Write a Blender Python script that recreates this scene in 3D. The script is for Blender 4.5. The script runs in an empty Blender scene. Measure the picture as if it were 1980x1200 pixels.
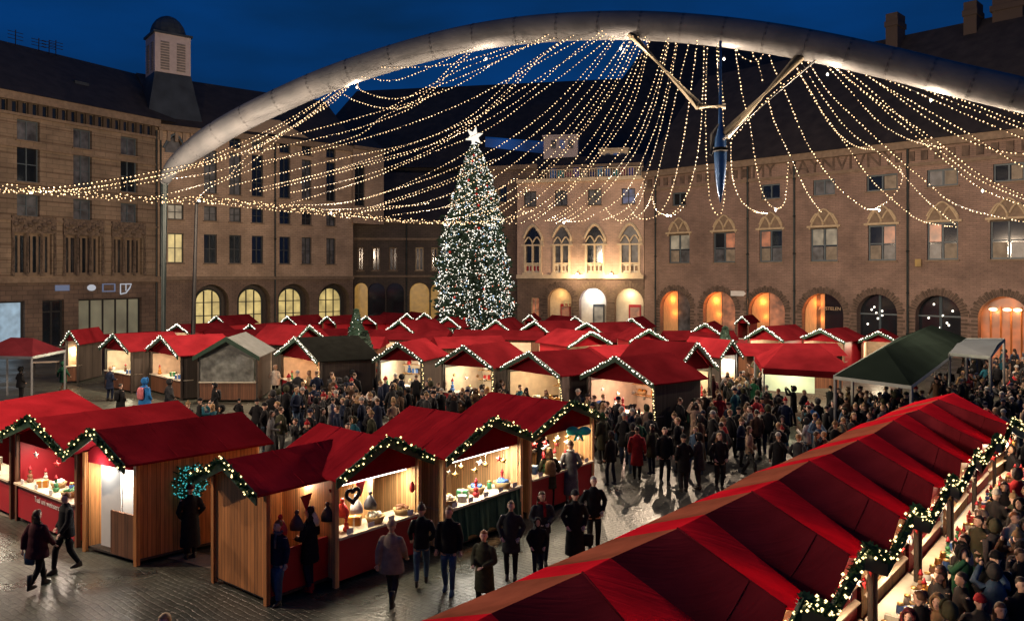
import bpy, math, random
from mathutils import Vector, Matrix
from mathutils.geometry import tessellate_polygon
random.seed(7)
R = math.radians
sc = bpy.context.scene
COL = sc.collection

# ------------------------------------------------------------------ camera, world, exposure
CAMH, FP, HZ = 6.6, 1500.0, 530.0           # eye height; focal length and horizon row of the 1980 x 1200 photograph
cd = bpy.data.cameras.new('camera'); cam = bpy.data.objects.new('camera', cd); COL.objects.link(cam)
cam.location = (0, 0, CAMH); cam.rotation_euler = (R(90), 0, 0)
cd.sensor_width = 36; cd.lens = 36 * FP / 1980; cd.shift_y = -(600 - HZ) / 1980
cd.clip_start = 0.1; cd.clip_end = 2000
sc.camera = cam

w = bpy.data.worlds.new('World'); sc.world = w; w.use_nodes = True
nt = w.node_tree; nt.nodes.clear()
out = nt.nodes.new('ShaderNodeOutputWorld'); bg = nt.nodes.new('ShaderNodeBackground')
sky = nt.nodes.new('ShaderNodeTexSky'); sky.sky_type = 'NISHITA'; sky.sun_disc = False
sky.sun_elevation = R(-3.0); sky.sun_rotation = R(200); sky.ozone_density = 3.0
tc = nt.nodes.new('ShaderNodeTexCoord'); mp = nt.nodes.new('ShaderNodeMapping'); mp.inputs['Scale'].default_value = (1.5, 1.5, 5)
nz = nt.nodes.new('ShaderNodeTexNoise'); nz.inputs['Scale'].default_value = 1.6; nz.inputs['Detail'].default_value = 5
cr = nt.nodes.new('ShaderNodeValToRGB'); cr.color_ramp.elements[0].position = .4; cr.color_ramp.elements[1].position = .62
cr.color_ramp.elements[0].color = (.0012, .022, .08, 1); cr.color_ramp.elements[1].color = (.001, .036, .155, 1)
mx = nt.nodes.new('ShaderNodeMix'); mx.data_type = 'RGBA'; mx.blend_type = 'ADD'; mx.inputs[0].default_value = .04
nt.links.new(tc.outputs['Generated'], mp.inputs[0]); nt.links.new(mp.outputs[0], nz.inputs['Vector'])
nt.links.new(nz.outputs['Fac'], cr.inputs[0]); nt.links.new(cr.outputs[0], mx.inputs[6]); nt.links.new(sky.outputs[0], mx.inputs[7])
nt.links.new(mx.outputs[2], bg.inputs[0]); bg.inputs[1].default_value = 1.0
nt.links.new(bg.outputs[0], out.inputs[0])
sc.view_settings.view_transform = 'Standard'; sc.view_settings.look = 'None'
sc.view_settings.exposure = 0.0; sc.view_settings.gamma = 1.0
sc.cycles.use_denoising = True
sc.cycles.max_bounces = 5; sc.cycles.diffuse_bounces = 2; sc.cycles.glossy_bounces = 2
sc.cycles.transmission_bounces = 2; sc.cycles.transparent_max_bounces = 4
sc.cycles.sample_clamp_indirect = 2.0; sc.cycles.caustics_reflective = False; sc.cycles.caustics_refractive = False

def lamp(name, loc, power, col=(1, .72, .42), radius=.12, kind='POINT', parent=None, rot=None, size=None):
    l = bpy.data.lights.new(name, kind); l.energy = power; l.color = col
    if kind == 'AREA':
        l.shape = 'RECTANGLE'; l.size, l.size_y = size
    else: l.shadow_soft_size = radius
    o = bpy.data.objects.new(name, l); COL.objects.link(o)
    if parent is not None: o.parent = parent
    o.location = loc
    if rot: o.rotation_euler = rot
    return o

# ------------------------------------------------------------------ picture <-> place
def at(px, py, d):  return Vector(((px - 990) / FP * d, d, CAMH + (HZ - py) / FP * d))
def atz(px, py, z): return at(px, py, FP * (CAMH - z) / (py - HZ))

# ------------------------------------------------------------------ object helpers
def link(o, parent=None):
    COL.objects.link(o)
    if parent is not None: o.parent = parent
    return o
def tag(o, label=None, cat=None, group=None, kind=None):
    if label: o['label'] = label
    if cat: o['category'] = cat
    if group: o['group'] = group
    if kind: o['kind'] = kind
    return o
def empty(name, loc, rz=0, label=None, cat=None, group=None):
    o = bpy.data.objects.new(name, None); link(o); o.location = loc; o.rotation_euler = (0, 0, rz)
    o.empty_display_size = .2
    return tag(o, label, cat, group)
def frame_of(d):
    d = Vector(d).normalized()
    a = Vector((0, 0, 1)) if abs(d.z) < .9 else Vector((0, 1, 0))
    s = d.cross(a).normalized(); return s, s.cross(d).normalized()

class MB:
    def __init__(s): s.v = []; s.f = []; s.m = []; s.uv = []; s.mi = 0
    def add(s, verts, faces, uv=None):
        b = len(s.v); s.v += [tuple(p) for p in verts]
        for f in faces:
            s.f.append(tuple(b + i for i in f)); s.m.append(s.mi)
            s.uv.append([uv[i] for i in f] if uv else None)
        return s
    def hexa(s, p):   # 4 bottom ccw, 4 top
        return s.add(p, [(3, 2, 1, 0), (4, 5, 6, 7), (0, 1, 5, 4), (1, 2, 6, 5), (2, 3, 7, 6), (3, 0, 4, 7)])
    def box(s, c, d, rz=0):
        x, y, z = d[0] / 2, d[1] / 2, d[2] / 2; ca, sa = math.cos(rz), math.sin(rz)
        P = [(-x, -y), (x, -y), (x, y), (-x, y)]
        P = [(c[0] + a * ca - b * sa, c[1] + a * sa + b * ca) for a, b in P]
        return s.hexa([(a, b, c[2] - z) for a, b in P] + [(a, b, c[2] + z) for a, b in P])
    def bar(s, a, b, w, h=None):
        a, b = Vector(a), Vector(b); h = h or w; u, v = frame_of(b - a); u = u * w / 2; v = v * h / 2
        return s.hexa([a - u - v, a + u - v, a + u + v, a - u + v, b - u - v, b + u - v, b + u + v, b - u + v])
    def slab(s, pts, off):      # convex polygon extruded by vector off
        n = len(pts); o = Vector(off); P = [Vector(p) for p in pts]
        return s.add(P + [p + o for p in P], [tuple(range(n - 1, -1, -1)), tuple(range(n, 2 * n))] + [(i, (i + 1) % n, n + (i + 1) % n, n + i) for i in range(n)])
    def tube(s, pts, rad, n=8, sq=1.0, caps=True, side=None):
        P = [Vector(p) for p in pts]; N = len(P)
        if not hasattr(rad, '__len__'): rad = [rad] * N
        vs = []; pu = None
        for i in range(N):
            d = (P[min(i + 1, N - 1)] - P[max(i - 1, 0)])
            if d.length < 1e-9: d = Vector((0, 0, 1))
            d.normalize()
            if pu is None:
                u, v = frame_of(d) if side is None else (Vector(side), d.cross(Vector(side)).normalized())
            else:
                u = (pu - d * pu.dot(d)); u = u.normalized() if u.length > 1e-6 else frame_of(d)[0]; v = d.cross(u)
            pu = u
            rr = rad[i]
            for k in range(n):
                a = 2 * math.pi * k / n; vs.append(P[i] + u * (rr * math.cos(a)) + v * (rr * sq * math.sin(a)))
        fs = [(i * n + k, i * n + (k + 1) % n, (i + 1) * n + (k + 1) % n, (i + 1) * n + k) for i in range(N - 1) for k in range(n)]
        if caps: fs += [tuple(range(n - 1, -1, -1)), tuple((N - 1) * n + k for k in range(n))]
        return s.add(vs, fs)
    def rings(s, R_, n=14, caps=True):   # R_: (cx,cy,z,rx,ry)
        vs = []
        for cx, cy, z, rx, ry in R_:
            for k in range(n):
                a = 2 * math.pi * k / n; vs.append((cx + rx * math.cos(a), cy + ry * math.sin(a), z))
        N = len(R_)
        fs = [(i * n + k, i * n + (k + 1) % n, (i + 1) * n + (k + 1) % n, (i + 1) * n + k) for i in range(N - 1) for k in range(n)]
        if caps: fs += [tuple(range(n - 1, -1, -1)), tuple((N - 1) * n + k for k in range(n))]
        return s.add(vs, fs)
    def ell(s, c, r, n=12, m=8, fn=None):
        vs = [];
        for j in range(m + 1):
            t = math.pi * (j + .001) / (m + .002) - math.pi / 2
            for k in range(n):
                a = 2 * math.pi * k / n
                p = Vector((r[0] * math.cos(t) * math.cos(a), r[1] * math.cos(t) * math.sin(a), r[2] * math.sin(t)))
                if fn: p = fn(p)
                vs.append(p + Vector(c))
        fs = [(j * n + k, j * n + (k + 1) % n, (j + 1) * n + (k + 1) % n, (j + 1) * n + k) for j in range(m) for k in range(n)]
        return s.add(vs, fs + [tuple(range(n - 1, -1, -1)), tuple(m * n + k for k in range(n))])
    def octa(s, c, r):
        x, y, z = c
        return s.add([(x + r, y, z), (x, y + r, z), (x - r, y, z), (x, y - r, z), (x, y, z + r), (x, y, z - r)],
                     [(0, 1, 4), (1, 2, 4), (2, 3, 4), (3, 0, 4), (1, 0, 5), (2, 1, 5), (3, 2, 5), (0, 3, 5)])
    def mesh(s, name, mats, smooth=False, org=None):
        me = bpy.data.meshes.new(name)
        v = s.v if org is None else [(a - org[0], b - org[1], c - org[2]) for a, b, c in s.v]
        me.from_pydata(v, [], s.f)
        for m in (mats if isinstance(mats, (list, tuple)) else [mats]): me.materials.append(m)
        me.polygons.foreach_set('material_index', s.m)
        if any(u is not None for u in s.uv):
            ul = me.uv_layers.new(name='UVMap'); k = 0
            for u, f in zip(s.uv, s.f):
                for j in range(len(f)):
                    ul.data[k].uv = u[j] if u else (0, 0); k += 1
        if smooth: me.polygons.foreach_set('use_smooth', [True] * len(s.f))
        me.update(); return me
    def build(s, name, mats, parent=None, smooth=False, org=None, loc=None):
        if org is None and loc is not None: org = loc
        o = bpy.data.objects.new(name, s.mesh(name, mats, smooth, org)); link(o, parent)
        if loc is not None: o.location = loc
        return o

# ------------------------------------------------------------------ materials
def nodes(name):
    m = bpy.data.materials.new(name); m.use_nodes = True; t = m.node_tree
    return m, t, t.nodes['Principled BSDF'], t.nodes['Material Output']
def mat(name, col, rough=.7, metal=0, var=.12, scale=3.0, bump=0, spec=.4, sheen=0, trans=0, bscale=None):
    m, t, b, o = nodes(name)
    tcn = t.nodes.new('ShaderNodeTexCoord'); n = t.nodes.new('ShaderNodeTexNoise')
    n.inputs['Scale'].default_value = scale; n.inputs['Detail'].default_value = 4
    t.links.new(tcn.outputs['Object'], n.inputs['Vector'])
    r = t.nodes.new('ShaderNodeValToRGB')
    r.color_ramp.elements[0].position = .3; r.color_ramp.elements[1].position = .7
    r.color_ramp.elements[0].color = tuple(max(0, c * (1 - var)) for c in col[:3]) + (1,)
    r.color_ramp.elements[1].color = tuple(min(1, c * (1 + var)) for c in col[:3]) + (1,)
    t.links.new(n.outputs['Fac'], r.inputs[0]); t.links.new(r.outputs[0], b.inputs['Base Color'])
    b.inputs['Roughness'].default_value = rough; b.inputs['Metallic'].default_value = metal
    b.inputs['Specular IOR Level'].default_value = spec
    if sheen: b.inputs['Sheen Weight'].default_value = sheen
    if bump:
        n2 = t.nodes.new('ShaderNodeTexNoise'); n2.inputs['Scale'].default_value = bscale or scale * 4
        t.links.new(tcn.outputs['Object'], n2.inputs['Vector'])
        bp = t.nodes.new('ShaderNodeBump'); bp.inputs['Strength'].default_value = bump; bp.inputs['Distance'].default_value = .03
        t.links.new(n2.outputs['Fac'], bp.inputs['Height']); t.links.new(bp.outputs[0], b.inputs['Normal'])
    if trans:
        tr = t.nodes.new('ShaderNodeBsdfTranslucent'); t.links.new(r.outputs[0], tr.inputs[0])
        ms = t.nodes.new('ShaderNodeMixShader'); ms.inputs[0].default_value = trans
        t.links.new(b.outputs[0], ms.inputs[1]); t.links.new(tr.outputs[0], ms.inputs[2]); t.links.new(ms.outputs[0], o.inputs[0])
    return m
def emit(name, col, s, base=(.1, .1, .1), noise=0, sample=False, nscale=2.0):
    m, t, b, o = nodes(name)
    b.inputs['Base Color'].default_value = tuple(base) + (1,)
    b.inputs['Emission Color'].default_value = tuple(col) + (1,); b.inputs['Emission Strength'].default_value = s
    b.inputs['Roughness'].default_value = .3
    if noise:
        tcn = t.nodes.new('ShaderNodeTexCoord'); n = t.nodes.new('ShaderNodeTexNoise'); n.inputs['Scale'].default_value = nscale
        t.links.new(tcn.outputs['Object'], n.inputs['Vector'])
        mr = t.nodes.new('ShaderNodeMapRange'); mr.inputs[1].default_value = .3; mr.inputs[2].default_value = .7
        mr.inputs[3].default_value = s * (1 - noise); mr.inputs[4].default_value = s
        t.links.new(n.outputs['Fac'], mr.inputs[0]); t.links.new(mr.outputs[0], b.inputs['Emission Strength'])
    if not sample: m.cycles.emission_sampling = 'NONE'
    return m
def brick(name, c1, c2, mortar, bw=.5, rh=.15, msize=.012, band=None, bump=.4, rough=.85):
    m, t, b, o = nodes(name)
    uv = t.nodes.new('ShaderNodeUVMap'); uv.uv_map = 'UVMap'
    br = t.nodes.new('ShaderNodeTexBrick'); br.inputs['Scale'].default_value = 1
    br.inputs['Brick Width'].default_value = bw; br.inputs['Row Height'].default_value = rh; br.inputs['Mortar Size'].default_value = msize
    br.inputs['Color1'].default_value = tuple(c1) + (1,); br.inputs['Color2'].default_value = tuple(c2) + (1,); br.inputs['Mortar'].default_value = tuple(mortar) + (1,)
    t.links.new(uv.outputs[0], br.inputs['Vector'])
    n = t.nodes.new('ShaderNodeTexNoise'); n.inputs['Scale'].default_value = .35; n.inputs['Detail'].default_value = 8; n.inputs['Roughness'].default_value = .65
    t.links.new(uv.outputs[0], n.inputs['Vector'])
    mr = t.nodes.new('ShaderNodeMapRange'); mr.inputs[1].default_value = .3; mr.inputs[2].default_value = .7; mr.inputs[3].default_value = .62; mr.inputs[4].default_value = 1.25
    t.links.new(n.outputs['Fac'], mr.inputs[0])
    mm = t.nodes.new('ShaderNodeMix'); mm.data_type = 'RGBA'; mm.blend_type = 'MULTIPLY'; mm.inputs[0].default_value = 1
    t.links.new(br.outputs['Color'], mm.inputs[6]); t.links.new(mr.outputs[0], mm.inputs[7])
    last = mm.outputs[2]
    if band:      # darker string of stone every `band` metres
        sx = t.nodes.new('ShaderNodeSeparateXYZ'); t.links.new(uv.outputs[0], sx.inputs[0])
        md = t.nodes.new('ShaderNodeMath'); md.operation = 'PINGPONG'; md.inputs[1].default_value = band / 2; t.links.new(sx.outputs[1], md.inputs[0])
        lt = t.nodes.new('ShaderNodeMath'); lt.operation = 'LESS_THAN'; lt.inputs[1].default_value = .07; t.links.new(md.outputs[0], lt.inputs[0])
        m2 = t.nodes.new('ShaderNodeMix'); m2.data_type = 'RGBA'; m2.blend_type = 'MULTIPLY'
        ml = t.nodes.new('ShaderNodeMath'); ml.operation = 'MULTIPLY'; ml.inputs[1].default_value = .7; t.links.new(lt.outputs[0], ml.inputs[0])
        t.links.new(ml.outputs[0], m2.inputs[0]); t.links.new(last, m2.inputs[6]); m2.inputs[7].default_value = (.5, .42, .38, 1)
        last = m2.outputs[2]
    t.links.new(last, b.inputs['Base Color']); b.inputs['Roughness'].default_value = rough
    bp = t.nodes.new('ShaderNodeBump'); bp.inputs['Strength'].default_value = bump; bp.inputs['Distance'].default_value = .03
    ad = t.nodes.new('ShaderNodeMath'); ad.operation = 'SUBTRACT'; t.links.new(n.outputs['Fac'], ad.inputs[0]); t.links.new(br.outputs['Fac'], ad.inputs[1])
    t.links.new(ad.outputs[0], bp.inputs['Height']); t.links.new(bp.outputs[0], b.inputs['Normal'])
    return m
def planks(name, col, pitch=.12, rough=.6):
    m, t, b, o = nodes(name)
    tcn = t.nodes.new('ShaderNodeTexCoord'); sx = t.nodes.new('ShaderNodeSeparateXYZ'); t.links.new(tcn.outputs['Object'], sx.inputs[0])
    ad = t.nodes.new('ShaderNodeMath'); ad.operation = 'ADD'; t.links.new(sx.outputs[0], ad.inputs[0]); t.links.new(sx.outputs[1], ad.inputs[1])
    dv = t.nodes.new('ShaderNodeMath'); dv.operation = 'DIVIDE'; dv.inputs[1].default_value = pitch; t.links.new(ad.outputs[0], dv.inputs[0])
    fr = t.nodes.new('ShaderNodeMath'); fr.operation = 'FRACT'; t.links.new(dv.outputs[0], fr.inputs[0])
    fl = t.nodes.new('ShaderNodeMath'); fl.operation = 'FLOOR'; t.links.new(dv.outputs[0], fl.inputs[0])
    wn = t.nodes.new('ShaderNodeTexWhiteNoise'); wn.noise_dimensions = '1D'; t.links.new(fl.outputs[0], wn.inputs['W'])
    lt = t.nodes.new('ShaderNodeMath'); lt.operation = 'LESS_THAN'; lt.inputs[1].default_value = .09; t.links.new(fr.outputs[0], lt.inputs[0])
    mp_ = t.nodes.new('ShaderNodeMapping'); mp_.inputs['Scale'].default_value = (14, 14, 1.2); t.links.new(tcn.outputs['Object'], mp_.inputs[0])
    n = t.nodes.new('ShaderNodeTexNoise'); n.inputs['Scale'].default_value = 1.5; n.inputs['Detail'].default_value = 6; t.links.new(mp_.outputs[0], n.inputs['Vector'])
    a2 = t.nodes.new('ShaderNodeMath'); a2.operation = 'MULTIPLY_ADD'; a2.inputs[1].default_value = .5; t.links.new(wn.outputs[0], a2.inputs[0]); t.links.new(n.outputs['Fac'], a2.inputs[2])
    r = t.nodes.new('ShaderNodeValToRGB'); r.color_ramp.elements[0].position = .3; r.color_ramp.elements[1].position = 1.0
    r.color_ramp.elements[0].color = tuple(c * .55 for c in col) + (1,); r.color_ramp.elements[1].color = tuple(min(1, c * 1.35) for c in col) + (1,)
    t.links.new(a2.outputs[0], r.inputs[0])
    m2 = t.nodes.new('ShaderNodeMix'); m2.data_type = 'RGBA'; t.links.new(lt.outputs[0], m2.inputs[0]); t.links.new(r.outputs[0], m2.inputs[6])
    m2.inputs[7].default_value = tuple(c * .18 for c in col) + (1,)
    t.links.new(m2.outputs[2], b.inputs['Base Color']); b.inputs['Roughness'].default_value = rough
    return m

M = {}
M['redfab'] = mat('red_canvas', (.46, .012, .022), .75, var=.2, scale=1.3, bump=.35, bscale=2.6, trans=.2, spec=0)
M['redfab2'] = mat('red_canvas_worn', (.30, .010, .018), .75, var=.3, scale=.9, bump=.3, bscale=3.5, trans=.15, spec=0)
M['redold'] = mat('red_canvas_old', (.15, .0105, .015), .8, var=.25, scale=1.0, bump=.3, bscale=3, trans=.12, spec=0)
def canvas(name, col, trans=.15, wr=.5, rot=0):
    m = mat(name, col, .75, var=.22, scale=1.1, trans=trans, spec=0); t = m.node_tree; b = t.nodes['Principled BSDF']
    tcn = t.nodes.new('ShaderNodeTexCoord'); mp_ = t.nodes.new('ShaderNodeMapping'); mp_.inputs['Scale'].default_value = (.9, 6, 2); mp_.inputs['Rotation'].default_value = (0, 0, rot)
    n = t.nodes.new('ShaderNodeTexNoise'); n.inputs['Scale'].default_value = 1.1; n.inputs['Detail'].default_value = 3; n.inputs['Distortion'].default_value = .8
    t.links.new(tcn.outputs['Object'], mp_.inputs[0]); t.links.new(mp_.outputs[0], n.inputs['Vector'])
    bp = t.nodes.new('ShaderNodeBump'); bp.inputs['Strength'].default_value = wr; bp.inputs['Distance'].default_value = .05; t.links.new(n.outputs['Fac'], bp.inputs['Height']); t.links.new(bp.outputs[0], b.inputs['Normal']); b.inputs['Specular IOR Level'].default_value = 0
    return m
M['row_shaded'] = canvas('red_canvas_shaded', (.125, .012, .018), .06, .2, R(45)); M['row_lit'] = canvas('red_canvas_lit', (.68, .014, .030), .3, .4, R(-45))  # row canvas in shaded and lit copies, light put into the colour
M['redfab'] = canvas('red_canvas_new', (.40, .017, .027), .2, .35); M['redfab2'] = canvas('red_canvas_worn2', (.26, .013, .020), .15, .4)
M['wine'] = canvas('wine_canvas', (.07, .010, .014), .05, .3)
M['redpaint'] = mat('red_paint', (.36, .014, .024), .45, var=.1, scale=2)
M['greenpaint'] = mat('green_board', (.012, .045, .026), .5, var=.2)
M['greencloth'] = mat('green_cloth', (.012, .06, .035), .8, var=.25, bump=.5, bscale=5)
M['darkfab'] = mat('dark_canvas', (.007, .0075, .007), .9, var=.2, spec=0)
M['greenfab'] = mat('green_canvas', (.010, .0155, .013), .9, var=.2, scale=.6, bump=.3, bscale=1.5, spec=0)
M['greyfab'] = mat('grey_canvas', (.14, .15, .15), .5, var=.2, trans=.3, bump=.3, bscale=2)
M['wood'] = planks('warm_boards', (.50, .20, .06))
M['wood2'] = planks('brown_boards', (.15, .062, .030))
M['darkwood'] = planks('dark_boards', (.045, .035, .028))
M['woodin'] = planks('pine_lining', (.62, .36, .16), .09)
M['ply'] = mat('pale_ply', (.62, .50, .36), .6, var=.15)
M['cream'] = mat('cream_board', (.72, .66, .52), .6, var=.08)
M['blind'] = mat('dim_blind', (.26, .22, .17), .8, var=.3, scale=2)
M['white'] = mat('white_board', (.75, .73, .69), .6, var=.05)
M['tan'] = mat('tan_canvas', (.30, .085, .05), .8, var=.3, scale=1.2, bump=.3, trans=.1, spec=0)
M['metal'] = mat('grey_steel', (.25, .26, .27), .4, .7)
M['black'] = mat('black_metal', (.02, .02, .022), .5, .2)
M['pipe'] = mat('dark_pipe', (.02, .03, .032), .45, .3)
M['slate'] = mat('slate_roof', (.036, .029, .024), .75, var=.35, scale=1.0, bump=.4, bscale=6)
M['lead'] = mat('lead_cladding', (.035, .045, .055), .5, var=.3, scale=.8)
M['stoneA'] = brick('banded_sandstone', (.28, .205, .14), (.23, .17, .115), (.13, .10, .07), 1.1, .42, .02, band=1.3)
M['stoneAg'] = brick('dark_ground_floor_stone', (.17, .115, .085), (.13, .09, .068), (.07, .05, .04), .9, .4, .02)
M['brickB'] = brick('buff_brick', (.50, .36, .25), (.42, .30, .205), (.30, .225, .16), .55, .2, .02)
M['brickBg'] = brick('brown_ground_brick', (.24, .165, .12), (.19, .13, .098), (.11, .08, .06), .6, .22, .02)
M['brickC'] = brick('sooty_brick', (.12, .09, .07), (.09, .07, .055), (.05, .04, .032), .6, .22, .02)
M['brickD'] = brick('pink_brick', (.72, .50, .37), (.64, .44, .32), (.48, .35, .25), .5, .17, .014)
M['brickE'] = brick('red_brown_brick', (.30, .20, .155), (.245, .165, .128), (.17, .12, .10), .5, .15, .016)
M['trim'] = mat('pale_stone_trim', (.50, .39, .25), .7, var=.15)
M['trimpale'] = mat('cream_stone_trim', (.74, .60, .40), .7, var=.12)
M['trimdk'] = mat('dim_stone_trim', (.22, .16, .11), .8, var=.2, bump=.4)
M['carved'] = mat('carved_stone', (.15, .11, .08), .9, var=.5, scale=5, bump=1, bscale=7)
M['ringdk'] = mat('dark_arch_brick', (.12, .085, .065), .9, var=.4, scale=2)
M['lantern'] = mat('pale_lantern_wood', (.52, .44, .42), .7, var=.08)
M['louvre'] = mat('grey_louvre', (.26, .23, .2), .7, var=.2)
M['frame'] = mat('dark_window_frame', (.035, .042, .045), .5)
M['framebl'] = mat('blue_grey_frame', (.09, .12, .14), .5)
M['glass'] = mat('dark_window_glass', (.012, .016, .022), .08, var=.3, spec=.9, scale=.8)
M['glassb'] = mat('curtained_glass', (.07, .075, .085), .4, var=.8, scale=1.4, spec=.8)
M['lit'] = emit('lit_yellow_pane', (1, .74, .26), .75, noise=.55, nscale=.9)
M['litw'] = emit('lit_cream_pane', (1, .80, .52), .32, noise=.8, nscale=1.2)
M['litr'] = emit('lit_red_pane', (1, .30, .12), .5, noise=.85, nscale=1.3)
M['litb'] = emit('lit_bluish_pane', (.25, .4, 1), .18, noise=.9, nscale=1.6)
M['screen'] = emit('shop_screen', (.55, .80, 1), .55, noise=.5, nscale=1.2)
M['shop'] = emit('shop_interior_pane', (.60, .55, .32), .22, noise=.6, nscale=.5)
M['gold'] = emit('gold_shop_light', (1, .50, .08), .3, noise=.4)
M['orange'] = emit('orange_interior', (1, .20, .03), .55, noise=.75, nscale=.9)
M['bulb'] = emit('warm_bulb', (1, .62, .30), 3.8)
M['bulbw'] = emit('white_bulb', (1, .90, .74), 3.2)
M['bulbg'] = emit('garland_bulb', (1, .76, .32), 3.2)
M['bulbr'] = emit('red_bulb', (1, .25, .12), 2.0); M['bulbb'] = emit('blue_bulb', (.35, .6, 1), 2.0)
M['bulbd'] = emit('dim_bulb', (.85, .92, .85), 1.6); M['teal'] = emit('teal_bulb', (.08, .7, .7), .7)
M['tubelamp'] = emit('white_tube', (1, .93, .8), 6)
M['starm'] = emit('lit_star', (1, .93, .80), 1.1)
M['fir'] = mat('fir_needles', (.012, .035, .022), .8, var=.5, scale=3)
M['firg'] = mat('garland_needles', (.02, .07, .025), .8, var=.5, scale=9)
M['bark'] = mat('bark', (.06, .04, .03), .9, var=.4)

# ------------------------------------------------------------------ ground
def ground_mat():
    m, t, b, o = nodes('wet_cobbles')
    tcn = t.nodes.new('ShaderNodeTexCoord'); mp_ = t.nodes.new('ShaderNodeMapping'); mp_.inputs['Rotation'].default_value = (0, 0, R(38))
    t.links.new(tcn.outputs['Object'], mp_.inputs[0])
    n0 = t.nodes.new('ShaderNodeTexNoise'); n0.inputs['Scale'].default_value = .7; n0.inputs['Detail'].default_value = 2; t.links.new(mp_.outputs[0], n0.inputs['Vector'])
    vm = t.nodes.new('ShaderNodeVectorMath'); vm.operation = 'MULTIPLY_ADD'; vm.inputs[1].default_value = (.25, .25, 0); t.links.new(n0.outputs['Color'], vm.inputs[0]); t.links.new(mp_.outputs[0], vm.inputs[2])
    br = t.nodes.new('ShaderNodeTexBrick'); br.inputs['Scale'].default_value = 1; br.inputs['Brick Width'].default_value = .24; br.inputs['Row Height'].default_value = .125
    br.inputs['Mortar Size'].default_value = .013; br.inputs['Mortar Smooth'].default_value = .4
    br.inputs['Color1'].default_value = (.095, .10, .078, 1); br.inputs['Color2'].default_value = (.055, .06, .048, 1); br.inputs['Mortar'].default_value = (.018, .02, .012, 1)
    t.links.new(vm.outputs[0], br.inputs['Vector'])
    n = t.nodes.new('ShaderNodeTexNoise'); n.inputs['Scale'].default_value = .28; n.inputs['Detail'].default_value = 7; t.links.new(tcn.outputs['Object'], n.inputs['Vector'])
    mr = t.nodes.new('ShaderNodeMapRange'); mr.inputs[1].default_value = .35; mr.inputs[2].default_value = .65; mr.inputs[3].default_value = .55; mr.inputs[4].default_value = 1.3
    t.links.new(n.outputs['Fac'], mr.inputs[0])
    mm = t.nodes.new('ShaderNodeMix'); mm.data_type = 'RGBA'; mm.blend_type = 'MULTIPLY'; mm.inputs[0].default_value = 1
    t.links.new(br.outputs['Color'], mm.inputs[6]); t.links.new(mr.outputs[0], mm.inputs[7]); t.links.new(mm.outputs[2], b.inputs['Base Color'])
    n3 = t.nodes.new('ShaderNodeTexNoise'); n3.inputs['Scale'].default_value = .45; n3.inputs['Detail'].default_value = 6; t.links.new(tcn.outputs['Object'], n3.inputs['Vector'])
    mr2 = t.nodes.new('ShaderNodeMapRange'); mr2.inputs[1].default_value = .38; mr2.inputs[2].default_value = .62; mr2.inputs[3].default_value = .27; mr2.inputs[4].default_value = .48
    t.links.new(n3.outputs['Fac'], mr2.inputs[0]); t.links.new(mr2.outputs[0], b.inputs['Roughness'])
    n4 = t.nodes.new('ShaderNodeTexNoise'); n4.inputs['Scale'].default_value = 9; t.links.new(tcn.outputs['Object'], n4.inputs['Vector'])
    sb = t.nodes.new('ShaderNodeMath'); sb.operation = 'MULTIPLY_ADD'; sb.inputs[1].default_value = -1; t.links.new(br.outputs['Fac'], sb.inputs[0]); t.links.new(n4.outputs['Fac'], sb.inputs[2])
    bp = t.nodes.new('ShaderNodeBump'); bp.inputs['Strength'].default_value = .55; bp.inputs['Distance'].default_value = .02
    t.links.new(sb.outputs[0], bp.inputs['Height']); t.links.new(bp.outputs[0], b.inputs['Normal'])
    b.inputs['Specular IOR Level'].default_value = .6
    return m
g = MB(); g.slab([(-400, -60, -.3), (400, -60, -.3), (400, 600, -.3), (-400, 600, -.3)], (0, 0, .3))
tag(g.build('ground', ground_mat()), kind='structure')
M['gutter'] = mat('smooth_paving', (.16, .14, .115), .45, var=.3, scale=2, bump=.3, bscale=8)
p = MB(); q = [atz(60, 1000, 0), atz(430, 1092, 0)]
dd = (q[1] - q[0]).normalized(); nn = Vector((-dd.y, dd.x, 0))
p.slab([q[0] - dd * 12 - nn * .28 + Vector((0, 0, .004)), q[1] + dd * 2 - nn * .28 + Vector((0, 0, .004)), q[1] + dd * 2 + nn * .28 + Vector((0, 0, .004)), q[0] - dd * 12 + nn * .28 + Vector((0, 0, .004))], (0, 0, .006))
tag(p.build('path', M['gutter']), kind='structure')

# ------------------------------------------------------------------ facades
class Fac:
    def __init__(s, px0, d0, px1, d1):
        s.P = Vector(((px0 - 990) / FP * d0, d0, 0)); q = Vector(((px1 - 990) / FP * d1, d1, 0))
        s.L = (q - s.P).length; s.d = (q - s.P).normalized(); s.n = Vector((s.d.y, -s.d.x, 0))
        if s.n.dot(-s.P) < 0: s.n = -s.n
    def u(s, px):
        a = (px - 990) / FP; P, d = s.P, s.d       # P + u d = t (a,1)
        det = d.x - a * d.y; return (a * P.y - P.x) / det
    def t(s, px): return s.P.y + s.u(px) * s.d.y
    def z(s, px, py): return CAMH + (HZ - py) / FP * s.t(px)
    def p(s, u, z, o=0): v = s.P + s.d * u + s.n * o; return Vector((v.x, v.y, z))
    def rect(s, mb, u0, u1, z0, z1, o0, o1):   # box between offsets
        return mb.hexa([s.p(u0, z0, o1), s.p(u1, z0, o1), s.p(u1, z0, o0), s.p(u0, z0, o0), s.p(u0, z1, o1), s.p(u1, z1, o1), s.p(u1, z1, o0), s.p(u0, z1, o0)])
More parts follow.
